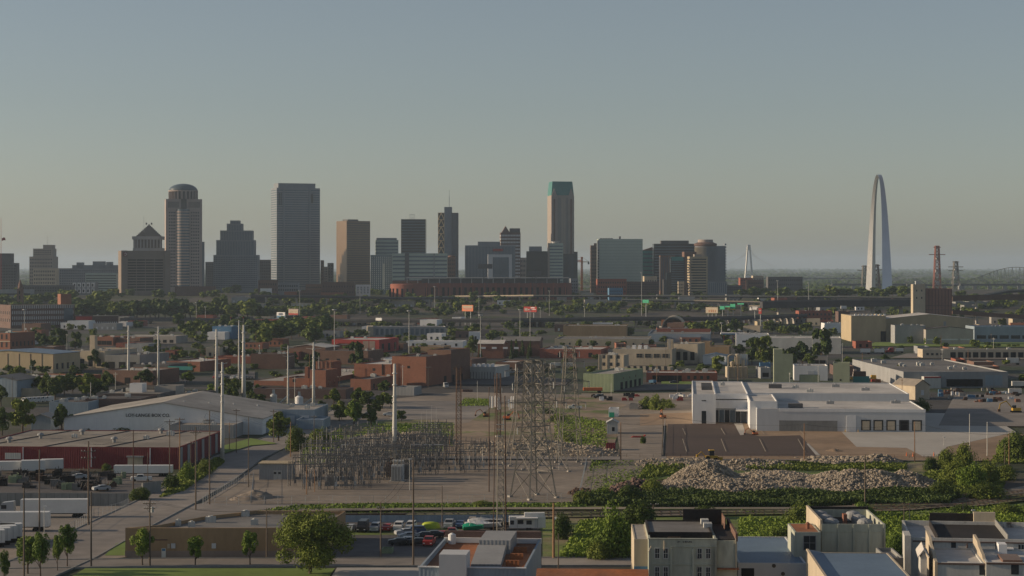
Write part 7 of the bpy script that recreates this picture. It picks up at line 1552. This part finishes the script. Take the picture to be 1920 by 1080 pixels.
# boxes and machines on the scrap yard
for i in range(46):
    x = cr.uniform(-5, 225); y = cr.uniform(893, 921); p = G(x, y); q = MB(); w = cr.uniform(.7, 2.2)
    for j in range(cr.randint(2, 5)): a, b_ = cr.uniform(-w, w), cr.uniform(-w*.5, w*.5); c_ = cr.uniform(.4, 1.1); q.box(a-c_, a+c_, b_-c_*.6, b_+c_*.6, 0, cr.uniform(.6, 2.2))
    for j in range(4): q.bar((cr.uniform(-w, w), cr.uniform(-1, 1), 0), (cr.uniform(-w, w), cr.uniform(-1, 1), cr.uniform(1, 3)), .07)
    tag(q.build('scrap_pile', cr.choice(('tar', 'rusty lattice', 'dark roof', 'rubber', 'gantry', 'green metal'))), 'dark pile of scrap machinery in the yard before the red warehouse', 'scrap', 'scrap piles in the yard').location = p
for i in range(34):
    x = cr.uniform(1745, 1915); y = cr.uniform(733, 756); p = G(x, y); q = MB(); w = cr.uniform(.7, 2.2)
    for j in range(3): a, b_ = cr.uniform(-w, w), cr.uniform(-w*.5, w*.5); c_ = cr.uniform(.4, 1.1); q.box(a-c_, a+c_, b_-c_*.6, b_+c_*.6, 0, cr.uniform(.6, 2))
    tag(q.build('scrap_pile', cr.choice(('tar', 'rusty lattice', 'concrete', 'deep blue', 'white wall', 'orange brick', 'green metal'))), 'pile of building scrap in the yard right of the small gabled shed', 'scrap', 'scrap piles in the right yard').location = p
for i in range(26):
    x = cr.uniform(1110, 1200) if i < 12 else cr.uniform(1262, 1340); y = cr.uniform(742, 752); p = G(x, y); q = MB(); w = cr.uniform(.6, 1.6)
    for j in range(3): a, b_ = cr.uniform(-w, w), cr.uniform(-w*.5, w*.5); c_ = cr.uniform(.4, 1); q.box(a-c_, a+c_, b_-c_*.6, b_+c_*.6, 0, cr.uniform(.6, 1.8))
    tag(q.build('scrap_pile', cr.choice(('tar', 'rusty lattice', 'car red', 'white wall', 'dark roof'))), 'small pile of junk on the lot below the green metal hall', 'scrap', 'junk on the lot below the green hall').location = p
# ------------------------------------------------------------------ vehicles
def wheel_at(root, x, y, r_=.33, w=.22):
    q = MB(); n = 12; v = []
    for s_ in (0, 1):
        for i in range(n): a = 2*math.pi*i/n; v.append((x+r_*math.cos(a), y+s_*w, r_+r_*math.sin(a)))
    q.add(v, [(i, n+i, n+(i+1)%n, (i+1)%n) for i in range(n)]+[tuple(range(n)), tuple(range(2*n-1, n-1, -1))]); q.build('wheel', 'rubber', root)
def car_proto(kind):
    L, Wd, Hh = {'car': (4.5, 1.8, 1.45), 'suv': (4.7, 1.9, 1.8), 'pickup': (5.6, 2.0, 1.85), 'van': (5.6, 2.0, 2.4)}[kind]
    t0 = empty('parked_'+kind, (0, 0, 0))
    # profile along x, front at -L/2
    pr = {'car': [(-.5, .35), (-.5, .62), (-.46, .72), (-.22, .82), (-.1, 1.0), (.22, 1.0), (.38, .78), (.5, .74), (.5, .35)],
          'suv': [(-.5, .3), (-.5, .62), (-.46, .68), (-.26, .72), (-.16, 1.0), (.4, 1.0), (.48, .68), (.5, .3)],
          'pickup': [(-.5, .3), (-.5, .6), (-.46, .66), (-.26, .68), (-.17, 1.0), (.1, 1.0), (.14, .62), (.5, .62), (.5, .3)],
          'van': [(-.5, .25), (-.5, .5), (-.4, .6), (-.3, .98), (.48, 1.0), (.5, .95), (.5, .25)]}[kind]
    n = len(pr); v = []
    for y in (-Wd/2, Wd/2):
        for (x, z) in pr: k = .84 if z > .8 else 1; v.append((x*L, y*k, z*Hh if z > .35 else .3))
    q = MB(); q.add(v, [(i, (i+1)%n, n+(i+1)%n, n+i) for i in range(n)]+[tuple(range(n-1, -1, -1)), tuple(range(n, 2*n))]); q.build('body', 'white paint', t0)
    q = MB(); zt = Hh*.96; zb_ = Hh*(.74 if kind == 'car' else .68)
    xs = {'car': (-.19, .3), 'suv': (-.22, .42), 'pickup': (-.22, .1), 'van': (-.35, -.12)}[kind]
    for s_ in (-1, 1): q.add([(xs[0]*L, s_*Wd*.5, zb_), (xs[1]*L, s_*Wd*.5, zb_), (xs[1]*L-.25, s_*Wd*.445, zt), (xs[0]*L+.4, s_*Wd*.445, zt)], [(0,1,2,3)] if s_ < 0 else [(3,2,1,0)])
    fx = {'car': (-.22, .82, -.11, .97), 'suv': (-.265, .73, -.175, .97), 'pickup': (-.265, .69, -.18, .97), 'van': (-.385, .64, -.31, .94)}[kind]
    q.add([(fx[0]*L-.03, -Wd*.42, fx[1]*Hh), (fx[0]*L-.03, Wd*.42, fx[1]*Hh), (fx[2]*L-.03, Wd*.38, fx[3]*Hh), (fx[2]*L-.03, -Wd*.38, fx[3]*Hh)], [(3,2,1,0)]); q.build('windows', 'dark glass', t0).name = 'glass'
    for x in (-.31*L, .3*L):
        for y in (-Wd/2-.02, Wd/2-.2): wheel_at(t0, x, y)
    for s_ in (-1, 1): MB().box(-L/2-.03, -L/2+.03, s_*Wd*.36-.18, s_*Wd*.36+.18, .58, .74).build('headlight', 'white wall', t0)
    return t0
PR = {}
def vehicle(kind, label, x, yb, rz, m, group=None, s=1.0):
    key = (kind, m)
    if key not in PR:
        if kind not in PR: PR[kind] = car_proto(kind); o = PR[kind]; o['used'] = 0
        if PR[kind].get('used') == 0: o = PR[kind]; o['used'] = 1; [c.data.materials.__setitem__(0, MM(m)) for c in o.children if c.name.startswith('body')]
        else:
            o = dup(PR[kind])
            for c in o.children:
                if c.name.startswith('body'): c.data = c.data.copy(); c.data.materials[0] = MM(m)
        PR[key] = o
    else: o = dup(PR[key])
    if 'used' in o: del o['used']
    if PR.get(kind) is not None and 'used' in PR[kind] and PR[kind]['used'] == 0: pass
    o.location = G(x, yb); o.location.z += .3+0.0*s; o.rotation_euler.z = R(rz); o.scale = (s, s, s)
    tag(o, label, {'car': 'car', 'suv': 'car', 'pickup': 'pickup truck', 'van': 'van'}[kind], group); PR.setdefault('n', 0); return o
_orig = vehicle
def vehicle(kind, label, x, yb, rz, m, group=None, s=1.0):
    if kind in PR and 'used' not in PR[kind]: PR[kind]['used'] = 2
    o = _orig(kind, label, x, yb, rz, m, group, s)
    for k in list(PR):
        if isinstance(k, str) and k != 'n' and 'used' in PR[k]: pass
    return o
PG = 'vehicles parked in the row before the railway'
for (kind, lab, x, yb, rz, m) in (
 ('car', 'dark silver car at the left end of the parked row', 657, 998, 82, 'silver paint'), ('van', 'black van second in the parked row', 681, 998, 85, 'black paint'), ('suv', 'silver-white car third in the parked row', 704, 998, 85, 'silver paint'),
 ('car', 'red car in the parked row right of the wooden pole', 726, 997, 82, 'car red'), ('suv', 'white car in the middle of the parked row', 748, 996, 84, 'white paint'), ('suv', 'white car at the right end of the parked row', 771, 995, 84, 'white paint'),
 ('pickup', 'grey pickup truck behind the lamp-headed pole', 843, 991, 84, 'silver paint'), ('car', 'blue-grey car right of the grey pickup', 863, 991, 84, 'car blue'), ('car', 'tan car behind the covered boats', 886, 984, 84, 'concrete'),
 ('car', 'silver car parked askew below the parked row', 760, 1006, 20, 'silver paint'), ('car', 'grey car parked askew in front of the silver one', 766, 1013, 18, 'silver paint'), ('suv', 'dark blue car among the wrecks below the row', 778, 1004, 12, 'car blue'),
 ('car', 'black wreck right of the askew cars', 795, 1012, 8, 'black paint'), ('pickup', 'long red pickup behind the rust-roofed building', 845, 1008, 178, 'car red'), ('car', 'dark car by the long red pickup', 812, 1010, 5, 'black paint'),
 ('car', 'white-roofed dark car at the front of the wrecks', 762, 1022, 8, 'white paint'), ('car', 'dark maroon wreck left of the white-roofed one', 748, 1024, 5, 'black paint'), ('pickup', 'red pickup truck at the front of the wrecks', 805, 1024, 84, 'car red'), ('car', 'dark car between the front wrecks', 783, 1024, 6, 'black paint'),
 ('car', 'silver car parked in the scrap yard', 190, 922, 30, 'silver paint'), ('pickup', 'white pickup truck beside the scrap yard wall', 265, 904, 12, 'white paint'), ('car', 'pale car with open bonnet in the scrap yard', 147, 900, 20, 'silver paint'),
 ('car', 'white car alone on the gravel lot behind the monopole', 729, 781, 4, 'white paint'), ('pickup', 'white pickup at the right of the junk on the lot', 1272, 746, 150, 'white paint'), ('pickup', 'black pickup on the gravel below the green hall', 1124, 748, 6, 'black paint'),
 ('car', 'black car before the red brick office', 1264, 720, 10, 'black paint'), ('pickup', 'pale pickup on the grass below the lattice towers', 1078, 768, 4, 'white paint'), ('van', 'pale box van at the foot of the largest brick block', 836, 728, 100, 'silver paint')):
    vehicle(kind, lab, x, yb, rz, m, PG if 'parked row' in lab else None)
vr2 = random.Random(4)
for i in range(9): vehicle(vr2.choice(('car', 'suv')), ordn(i, 9)+' car in the car park beside the orange white-roofed store', 404+i*8.2, 711+vr2.uniform(-1, 1), 80, vr2.choice(('white paint', 'silver paint', 'black paint', 'car red')), 'cars beside the orange store')
for i in range(6): vehicle('van', ordn(i, 6)+' pale van in the row behind the left tree clump', 50+i*8, 757-i*.5, 60, 'white paint', 'vans behind the left tree clump')
for i in range(8): vehicle(vr2.choice(('car', 'suv')), ordn(i, 8)+' vehicle in the row beside the pale ribbed store', 935+i*8, 700+vr2.uniform(-1, 1), vr2.uniform(0, 30), vr2.choice(('white paint', 'silver paint', 'black paint')), 'vehicles beside the pale ribbed store')
for k in list(PR):
    if isinstance(k, str) and k != 'n' and 'used' in PR[k]: del PR[k]['used']
for o in list(bpy.data.objects):
    if 'used' in o: del o['used']
# trailers and trucks
def trailer(label, x0, x1, yb, yt, rz, m='white paint', group=None, cab=None, dep=2.5, name='semi_trailer', ribs=0):
    a, b_ = G(x0, yb), G(x1, yb); L = (b_-a).length; t0 = empty(name, a, R(rz)); tag(t0, label, 'trailer' if not cab else 'truck', group); H_ = hz(yt, a.y)
    MB().box(0, L, 0, dep, 1.15, H_).build('box_body', m, t0)
    MB().box(.05, L-.05, .1, dep-.1, .95, 1.14).build('chassis', 'tar', t0)
    for x in (L*.8, L*.88):
        for y in (.05, dep-.3): wheel_at(t0, x, y, .5, .28)
    MB().box(L*.2, L*.2+.15, .4, .6, 0, .96).build('landing_leg', 'gantry', t0)
    for i in range(ribs): MB().box(L*i/ribs, L*i/ribs+.08, -.05, -.005, 1.2, H_-.05).build('rib', 'pale metal', t0)
    if cab:
        c = cab; v = [(-7, 0.1, .6), (-7, .1, 1.7), (-5, .1, 2.1), (-4.2, .1, 3.6), (-1.6, .1, 3.9), (-1.4, .1, .6)]; n = len(v); v = v+[(x, dep-.1, z) for x, _, z in v]
        q = MB(); q.add(v, [((i+1)%n, i, n+i, n+(i+1)%n) for i in range(n)]+[tuple(range(n)), tuple(range(2*n-1, n-1, -1))]); q.build('cab', c, t0)
        MB().box(-4.4, -3.2, .02, .09, 2.2, 3.1).build('cab_window', 'dark glass', t0)
        for x in (-6, -2.4):
            for y in (.05, dep-.3): wheel_at(t0, x, y, .5, .28)
        MB().box(-1.4, .2, .5, dep-.5, .7, 1.0).build('hitch', 'tar', t0)
    return t0
trailer('long white semi-trailer with its pale cab in the truck yard', 38, 163, 972, 937, 2, cab='silver paint')
trailer('white semi-trailer in front of the one with a cab', -40, 90, 998, 961, 2)
trailer('white trailer with closed end partly behind the leafy trees', -60, 24, 1018, 984, 2)
for i in range(4): trailer(('first', 'second', 'third', 'fourth')[i]+' ribbed white container from the left in the row at bottom left', -8+i*11-30, 8+i*11, 1030-i*4, 996-i*4, 20, 'white paint', 'ribbed containers', name='shipping_container', ribs=7)
trailer('low long white trailer parked against the red warehouse', 213, 322, 895, 873, 1)
trailer('white box trailer parked at an angle by the red warehouse, left', 40, 84, 891, 864, 14, dep=3)
trailer('white box trailer parked at an angle by the red warehouse, right', 78, 118, 887, 862, 14, dep=3)
trailer('white trailer with a rusty top at the left edge of the scrap yard', -10, 38, 890, 866, 8, dep=3)
for i in range(3): trailer(('first', 'second', 'third')[i]+' white trailer from the left in the pile beyond the dark lattice mast', 1000+i*28, 1024+i*28, 690, 680, -2, 'peeling white', 'white trailers beyond the lattice towers')
for i, x in enumerate((1614, 1640)): trailer(('left', 'right')[i]+' white trailer of the pair on the road behind the tower houses', x, x+18, 664, 654, 0, 'white paint', 'white trailers at centre right')
for i in range(13): trailer(ordn(i, 13)+' white truck parked nose out at the long truck terminal', 1774+i*11, 1781+i*11, 670, 659, 0, 'white paint' if i % 3 else 'silver paint', 'trucks at the long terminal', dep=8)
trailer('white trailer with red cab left of the truck terminal', 1680, 1694, 662, 653, 0, cab='car red')
for i, (x, y) in enumerate(((1892, 742), (1898, 728), (1888, 684))): trailer(('nearest', 'middle', 'farthest')[i]+' white box truck in the yard at the right frame edge', x, x+24, y, y-13, -4, 'peeling white', 'box trucks at the right edge')
for i in range(4): trailer(ordn(i, 4)+' small white container on the lot before the grey flat factory', 1782+i*15, 1791+i*15, 722, 712, 0, 'white wall', 'small containers at the grey factory')
trailer('orange and yellow flatbed trailer before the green metal hall', 1094, 1130, 737, 727, 2, 'orange paint')
t0 = trailer('blue dump trailer beside the green metal hall', 1225, 1239, 722, 713, 60, 'deep blue')
# camper
a = G(955, 996); t0 = empty('camper_trailer', a, R(2)); tag(t0, 'white camper trailer with dark windows and an awning roof', 'camper'); L = 68*a.y/FX
MB().box(0, L, 0, 2.5, .7, 3.1).build('body', 'white paint', t0); MB().box(L*.42, L*.98, .4, 2.3, 3.1, 3.9).build('raised_roof', 'white paint', t0)
for (u, w_, z) in ((.03, .1, 1.9), (.23, .16, 2.0), (.47, .15, 1.9)): MB().box(L*u, L*(u+w_), -.04, .05, z-.45, z+.45).build('window', 'dark glass', t0)
MB().box(L*.2, L*.78, -1.6, -.02, 2.95, 3.05).build('awning', 'white wall', t0); MB().box(L*.7, L*.8, -.05, .04, .8, 2.7).build('door', 'grey panel', t0)
for x in (L*.5, L*.58): wheel_at(t0, x, -.04, .36)
for i, u in enumerate((.21, .77)): MB().bar((L*u, -1.55, 0), (L*u, -1.55, 2.95), .04).build('awning_pole', 'gantry', t0)
a = G(1038, 986); t0 = trailer('small white utility trailer right of the camper', 1040, 1052, 985, 972, 0, 'white wall')
# covered boats
def boat(lab, x, yb, L, m, rz=12):
    t0 = empty('boat_on_trailer', G(x, yb), R(rz)); tag(t0, lab, 'boat'); q = MB(); n = 8; v = []
    for i in range(n+1):
        s_ = i/n; w = 1.15*math.sqrt(max(0, 1-(max(0, s_-.35)/.65)**2))+.02; zb_ = .7+.5*max(0, s_-.5)
        v += [(L*s_, -w, 1.5+.35*s_), (L*s_, 0, zb_), (L*s_, w, 1.5+.35*s_), (L*s_, 0, 2.0+.3*math.sin(s_*5))]
    f = []
    for i in range(n):
        for k in range(4): f.append((4*i+k, 4*i+(k+1)%4, 4*i+4+(k+1)%4, 4*i+4+k))
    q.add(v, f+[(3, 2, 1, 0)]); q.build('hull', m, t0); MB().box(0, L*.9, -.06, .06, .45, .7).box(L*.2, L*.3, -1, 1, .3, .45).build('trailer_frame', 'tar', t0)
    for y in (-1.15, .95): wheel_at(t0, L*.26, y, .33)
    MB().path([(L*.3, -.9, 1.6), (L*.35, -.8, 2.7), (L*.6, -.7, 2.8), (L*.66, -.7, 1.8)], .05).build('rail', 'galvanised', t0)
boat('white covered boat on a trailer, behind the green-nosed one', 878, 990, 8, 'white paint', 10); boat('striped white boat with green patches on a trailer', 872, 996, 8, 'white wall', 8); boat('green-hulled small boat under the white ones', 868, 1000, 4.5, 'sign green', 5); boat('dark boat frame beside the lattice mast', 905, 994, 7, 'black paint', 12)
q = bush('lime green cover draped over a vehicle at the end of the parked row', 811, 996, 984, 22); bpy.data.objects.remove(q)
q = MB(); v = []; n = 10
for j in range(5):
    for i in range(n): a = 6.283*i/n; k = (1, 1, .9, .7, .25)[j]; v.append((2.1*k*math.cos(a)*(1+.06*math.sin(3*a)), 1.1*k*math.sin(a), (0, .7, 1.2, 1.5, 1.65)[j]))
q.add(v, [(n*j+i, n*j+(i+1)%n, n*j+n+(i+1)%n, n*j+n+i) for j in range(4) for i in range(n)]+[tuple(range(4*n, 5*n))]); tag(q.build('vehicle_cover', 'lime paint', None, G(808, 992), smooth=True), 'lime green cover draped over a vehicle right of the parked row', 'cover')
# backhoe
a = G(1334, 864); t0 = empty('backhoe', a, R(5)); tag(t0, 'yellow backhoe loader standing behind the pointed rubble heap', 'backhoe')
MB().box(-1.8, 1.8, -.9, .9, .8, 1.6).build('body', 'yellow paint', t0); MB().box(-.7, .7, -.8, .8, 1.6, 3.1).build('cab', 'dark glass', t0); MB().box(-.8, .8, -.9, .9, 3.1, 3.3).build('cab_roof', 'yellow paint', t0)
MB().path([(-1.8, 0, 1.3), (-3.0, 0, 2.8), (-4.2, 0, 1.8)], .16).build('digger_arm', 'yellow paint', t0); MB().box(-4.6, -4, -.4, .4, 1.2, 1.9).build('bucket', 'yellow paint', t0); MB().box(2.2, 3.2, -1.1, 1.1, .2, 1.1).build('loader_bucket', 'yellow paint', t0); MB().bar((1.6, .7, 1.3), (2.5, .7, .6), .12).bar((1.6, -.7, 1.3), (2.5, -.7, .6), .12).build('loader_arm', 'yellow paint', t0)
for (x, r_) in ((-1.2, .75), (1.3, .5)):
    for y in (-1.15, .85): wheel_at(t0, x, y, r_, .3)
# orange machine near car park, excavator at right
def excav(lab, x, yb, m, rz=0, s=1.0):
    t0 = empty('excavator', G(x, yb), R(rz)); t0.scale = (s, s, s); tag(t0, lab, 'excavator')
    for y in (-1.3, .8): MB().box(-1.8, 1.8, y, y+.5, .05, .9).build('track', 'rubber', t0)
    MB().box(-1.4, 1.6, -1.2, 1.2, 1.0, 2.0).build('body', m, t0); MB().box(-1.5, -.2, -1.2, -.1, 2.0, 3.0).build('cab', 'dark glass', t0)
    MB().path([(-1.2, .3, 1.8), (-3.4, .3, 4.4), (-5.6, .3, 3.4), (-6, .3, 1.4)], .22).build('boom', m, t0); MB().box(-6.5, -5.6, -.2, .8, .6, 1.5).build('bucket', 'rusty lattice', t0)
excav('orange-yellow excavator on the dirt at the right frame edge', 1905, 775, 'yellow paint', 0, 1.1); excav('dark brown excavator on the dirt left of the white warehouse', 1243, 786, 'rust roof', -80, .8); excav('rusty loader beside the thin dark pole and white cylinders', 912, 782, 'rust roof', 10, .7)
excav('orange machine beside the white vertical tanks on the waste ground', 950, 788, 'orange paint', 170, .8)
excav('small red-orange lift on the car park edge by the white warehouse', 1416, 817, 'orange paint', 0, .6)
# drums row, cones, barriers
for i, (x, y) in enumerate(((1700, 857), (1712, 858), (1751, 857))):
    p = G(x, y); tag(MB().lathe([(.45, 0), (.4, .1), (.28, .15), (.08, 1.5), (.02, 1.6)], 0, 0, 10).build('traffic_cone', 'orange paint', None, p), ('left', 'middle', 'right')[i]+' large orange cone at the edge of the dock apron', 'traffic cone', 'orange cones at the dock apron')
for i in range(6): p = G(868+i*3.2, 735); tag(MB().lathe([(.55, 0), (.55, 1.2), (.5, 1.25)], 0, 0, 10).build('drum', 'dark brick', None, p), ordn(i, 6)+' brown drum in the short row behind the grass strip, centre', 'drum', 'brown drums in a row')
p = G(1196, 822); q = MB().path([(-2.4, 0, 0), (-1.6, 0, .6), (1.8, .4, .5), (2.6, .2, 1.1)], .3, 6).box(-1, 1.2, -.5, .5, .2, .8); tag(q.build('red_barrier', 'red paint', None, p), 'tangled red-orange barrier lying on the gravel track', 'barrier')
# ------------------------------------------------------------------ signs and billboards
def board(lab, x0, x1, y0, y1, D, cols, name='billboard', legs=2, yfoot=None, cat='billboard', side='dark stone', bands=()):
    p = at((x0+x1)/2, (y0+y1)/2, D); zg_ = zg(D); t0 = empty(name, (p.x, D, zg_), R(-38)); tag(t0, lab, cat); w = (x1-x0)*D/FX/.79; h = (y1-y0)*D/FX; zb_ = hz(y1, D)-zg_
    MB().box(-w/2, w/2, 0, .8, zb_, zb_+h).build('panel', cols, t0)
    for (u0, u1, v0, v1, c) in bands: MB().box(-w/2+u0*w, -w/2+u1*w, -.08, 0.01, zb_+(1-v1)*h, zb_+(1-v0)*h).build('panel_art', c, t0)
    for i in range(legs): x = -w/2+w*(i+.5)/legs if legs > 1 else 0; MB().bar((x, .9, -1), (x, .9, zb_+h*.5), .35, 8).build('leg', 'galvanised', t0)
    MB().box(-w/2, w/2, -.9, -.1, zb_-.35, zb_-.2).build('catwalk', side, t0)
board('pink and cream billboard left of the monopole trio skyline', 540, 560, 579, 590.5, 1960, 'pink stone', legs=1, bands=((.02, .98, .25, .72, 'cream wall'), (.02, .98, .72, .98, 'red paint'), (.15, .9, .4, .47, 'dark stone'), (.15, .9, .57, .63, 'dark stone')))
board('white and blue oval sign board left of the pink billboard', 518, 535, 585.5, 596, 1900, 'white wall', legs=2, cat='sign', name='pole_sign', bands=((.02, .98, .6, .98, 'deep blue'), (.3, .7, .15, .5, 'car blue'), (.2, .8, .22, .43, 'car blue')))
board('orange billboard above the trees, centre', 866, 887, 572, 583.5, 1980, 'orange paint', legs=2, bands=((.05, .95, .1, .45, 'cream wall'), (.1, .9, .5, .6, 'pink stone'), (.2, .85, .7, .8, 'pink stone')))
board('red billboard right of the tall light masts, centre', 982, 1006, 575, 585, 1960, 'red paint', legs=2, bands=((.55, .85, .12, .28, 'white wall'), (.6, .95, .45, .55, 'white wall'), (.08, .3, .3, .75, 'pink stone')))
board('cream billboard with brown figures at centre right', 1324, 1345, 576, 587, 1960, 'cream wall', legs=3, bands=((.05, .95, .05, .12, 'pink stone'), (.25, .32, .45, .85, 'rust roof'), (.42, .5, .42, .85, 'rust roof'), (.58, .66, .42, .85, 'rust roof'), (.76, .83, .45, .85, 'rust roof')))
board('dark store sign board with a white triangle beside the red pole sign', 1405, 1424, 573, 582, 1940, 'dark stone', legs=1, bands=((.0, 1, .0, .1, 'cream wall'), (.32, .78, .25, .42, 'white wall'), (.32, .72, .55, .8, 'white wall'), (.06, .24, .6, .95, 'white wall'), (.1, .2, .35, .6, 'white wall')))
board('tall red and white pole sign of the fuel station', 1422.5, 1427.5, 578, 588.5, 1750, 'red paint', legs=1, cat='sign', name='pole_sign', bands=((.1, .9, .35, .5, 'pink stone'),))
board('green motorway sign cluster with a yellow plate at left, by the red brick block', 202, 219.5, 584, 590.5, 2150, 'sign green', legs=2, cat='road sign', name='motorway_sign', bands=((.33, .66, .25, .75, 'yellow paint'),))
board('small upper green motorway sign over the left sign cluster', 213.5, 219.5, 579, 584, 2140, 'sign green', legs=1, cat='road sign', name='motorway_sign')
for (lab, a, b_, c, d, bn) in (('green motorway sign right of the cream billboard', 1350, 1358, 574, 580, ()), ('green motorway sign with a yellow strip, second right of the cream billboard', 1360, 1368, 573.5, 578.5, ((0, 1, .55, 1, 'yellow paint'),)), ('taller green motorway sign with a yellow foot strip', 1369.5, 1378, 570, 581, ((0, 1, .82, 1, 'yellow paint'),)), ('far green motorway sign above the taller one', 1383, 1394, 568.5, 571, ()), ('far green motorway sign left of the tower cluster foot', 1205, 1216, 562, 568, ())):
    board(lab, a, b_, c, d, 2120, 'sign green', 'motorway_sign', 1, cat='road sign', bands=bn)
board('small white sign box on a roof behind the grey depot', 704, 716, 596, 601, 1880, 'white wall', legs=1, cat='sign', name='pole_sign')
for i, x in enumerate((432.5, 456)):
    t0 = empty('warning_light_pole', (at(x, 600, 1900).x, 1900, 0)); tag(t0, ('left', 'right')[i]+' small red traffic light mast above the monopole trio', 'traffic light'); MB().bar((0, 0, 0), (0, 0, hz(594, 1900)), .12, 6).build('shaft', 'galvanised', t0); MB().box(-.7, .7, -.3, .3, hz(597, 1900), hz(594, 1900)).build('lamp', 'red paint', t0)
# flag at far left, thin mast
t0 = empty('flagpole', (at(2, 540, 2700).x, 2700, 18)); tag(t0, 'thin tall mast with a small flag at the left frame edge', 'flagpole'); MB().bar((0, 0, 0), (0, 0, hz(408, 2700)-18), .35, 6, .2).build('shaft', 'red paint', t0); 
v = [(1, 0, hz(447, 2700)-18), (4, .5, hz(446, 2700)-17), (6, 0, hz(447.5, 2700)-18), (6, 0, hz(451, 2700)-18), (4, .5, hz(450, 2700)-18), (1, 0, hz(452, 2700)-18)]
q = MB(); q.add(v, [(0,1,4,5),(1,2,3,4)]).add([(x, y+.15, z) for x, y, z in v], [(5,4,1,0),(4,3,2,1)]); q.bar((0, 0, hz(447, 2700)-18), (1, 0, hz(447, 2700)-18), .1).build('flag', 'red paint', t0)
# yard fence pickets along the street and gate by the new car park
def fence(lab, pts, h, step=3.0, m='galvanised', solid=False):
    t0 = empty('yard_fence', G(*pts[0])); tag(t0, lab, 'fence'); o0 = t0.location.copy(); P = [G(*p)-o0 for p in pts]; pb = MB(); rb = MB()
    for a, b_ in zip(P, P[1:]):
        L = (b_-a).length; n = max(1, int(L/step))
        for i in range(n+1): c = a.lerp(b_, i/n); pb.bar(c, c+Vector((0, 0, h)), .05, 5)
        for z in ((.1, h*.5, h) if not solid else (h,)): rb.bar(a+Vector((0, 0, z)), b_+Vector((0, 0, z)), .03, 4)
        if solid: q_ = Vector((0, 0, h)); rb.add([a, b_, b_+q_, a+q_, a+Vector((0,.08,0)), b_+Vector((0,.08,0)), b_+q_+Vector((0,.08,0)), a+q_+Vector((0,.08,0))], [(0,1,2,3),(7,6,5,4),(3,2,6,7)])
    pb.v += []; o_ = len(pb.v); pb.v += rb.v; pb.f += [tuple(i+o_ for i in g) for g in rb.f]; pb.build('railing', m, t0)
fence('thin steel fence between the truck yard and the street', [(120, 1005), (140, 995), (176, 972), (225, 960), (240, 952)], 2.2, 2.0)
fence('thin fence along the street side of the substation yard', [(380, 948), (470, 948), (476, 900), (450, 905), (382, 946)], 2.2, 2.4)
fence('long fence in front of the substation gravel yard', [(470, 947), (700, 946), (1000, 943), (1078, 941)], 2.2, 3)
fence('fence on the left side of the new car park', [(1243, 856), (1247, 796)], 2.4, 3, solid=False)
fence('fence between the substation yard and the waste ground', [(1085, 940), (1100, 868), (1130, 862)], 2.0, 3)
fence('dark long fence behind the rubble heaps', [(1050, 858), (1250, 859), (1540, 860), (1760, 861)], 1.3, 4, 'rusty lattice')
fence('rusty fence between the tracks and the parked row', [(600, 973), (760, 972)], 1.1, 2, 'rusty lattice', solid=True)
fence('blue-grey board fence behind the parked row', [(640, 981), (780, 981), (900, 980), (1010, 980)], 1.8, 3, 'blue metal', solid=True)
# ------------------------------------------------------------------ air
hb = MB().box(-42000, 42000, -400, 41000, -1.5, 236)
hm = bpy.data.materials.new('air'); hm.use_nodes = True; hn = hm.node_tree; hn.nodes.remove(hn.nodes['Principled BSDF'])
pv = hn.nodes.new('ShaderNodeVolumePrincipled'); pv.inputs['Density'].default_value = 4.5e-5; pv.inputs['Color'].default_value = (0.6, 0.75, 0.93, 1); pv.inputs['Anisotropy'].default_value = 0.2
hn.links.new(pv.outputs[0], hn.nodes['Material Output'].inputs['Volume']); MATS['air'] = hm
tag(hb.build('haze', 'air'), kind='stuff')
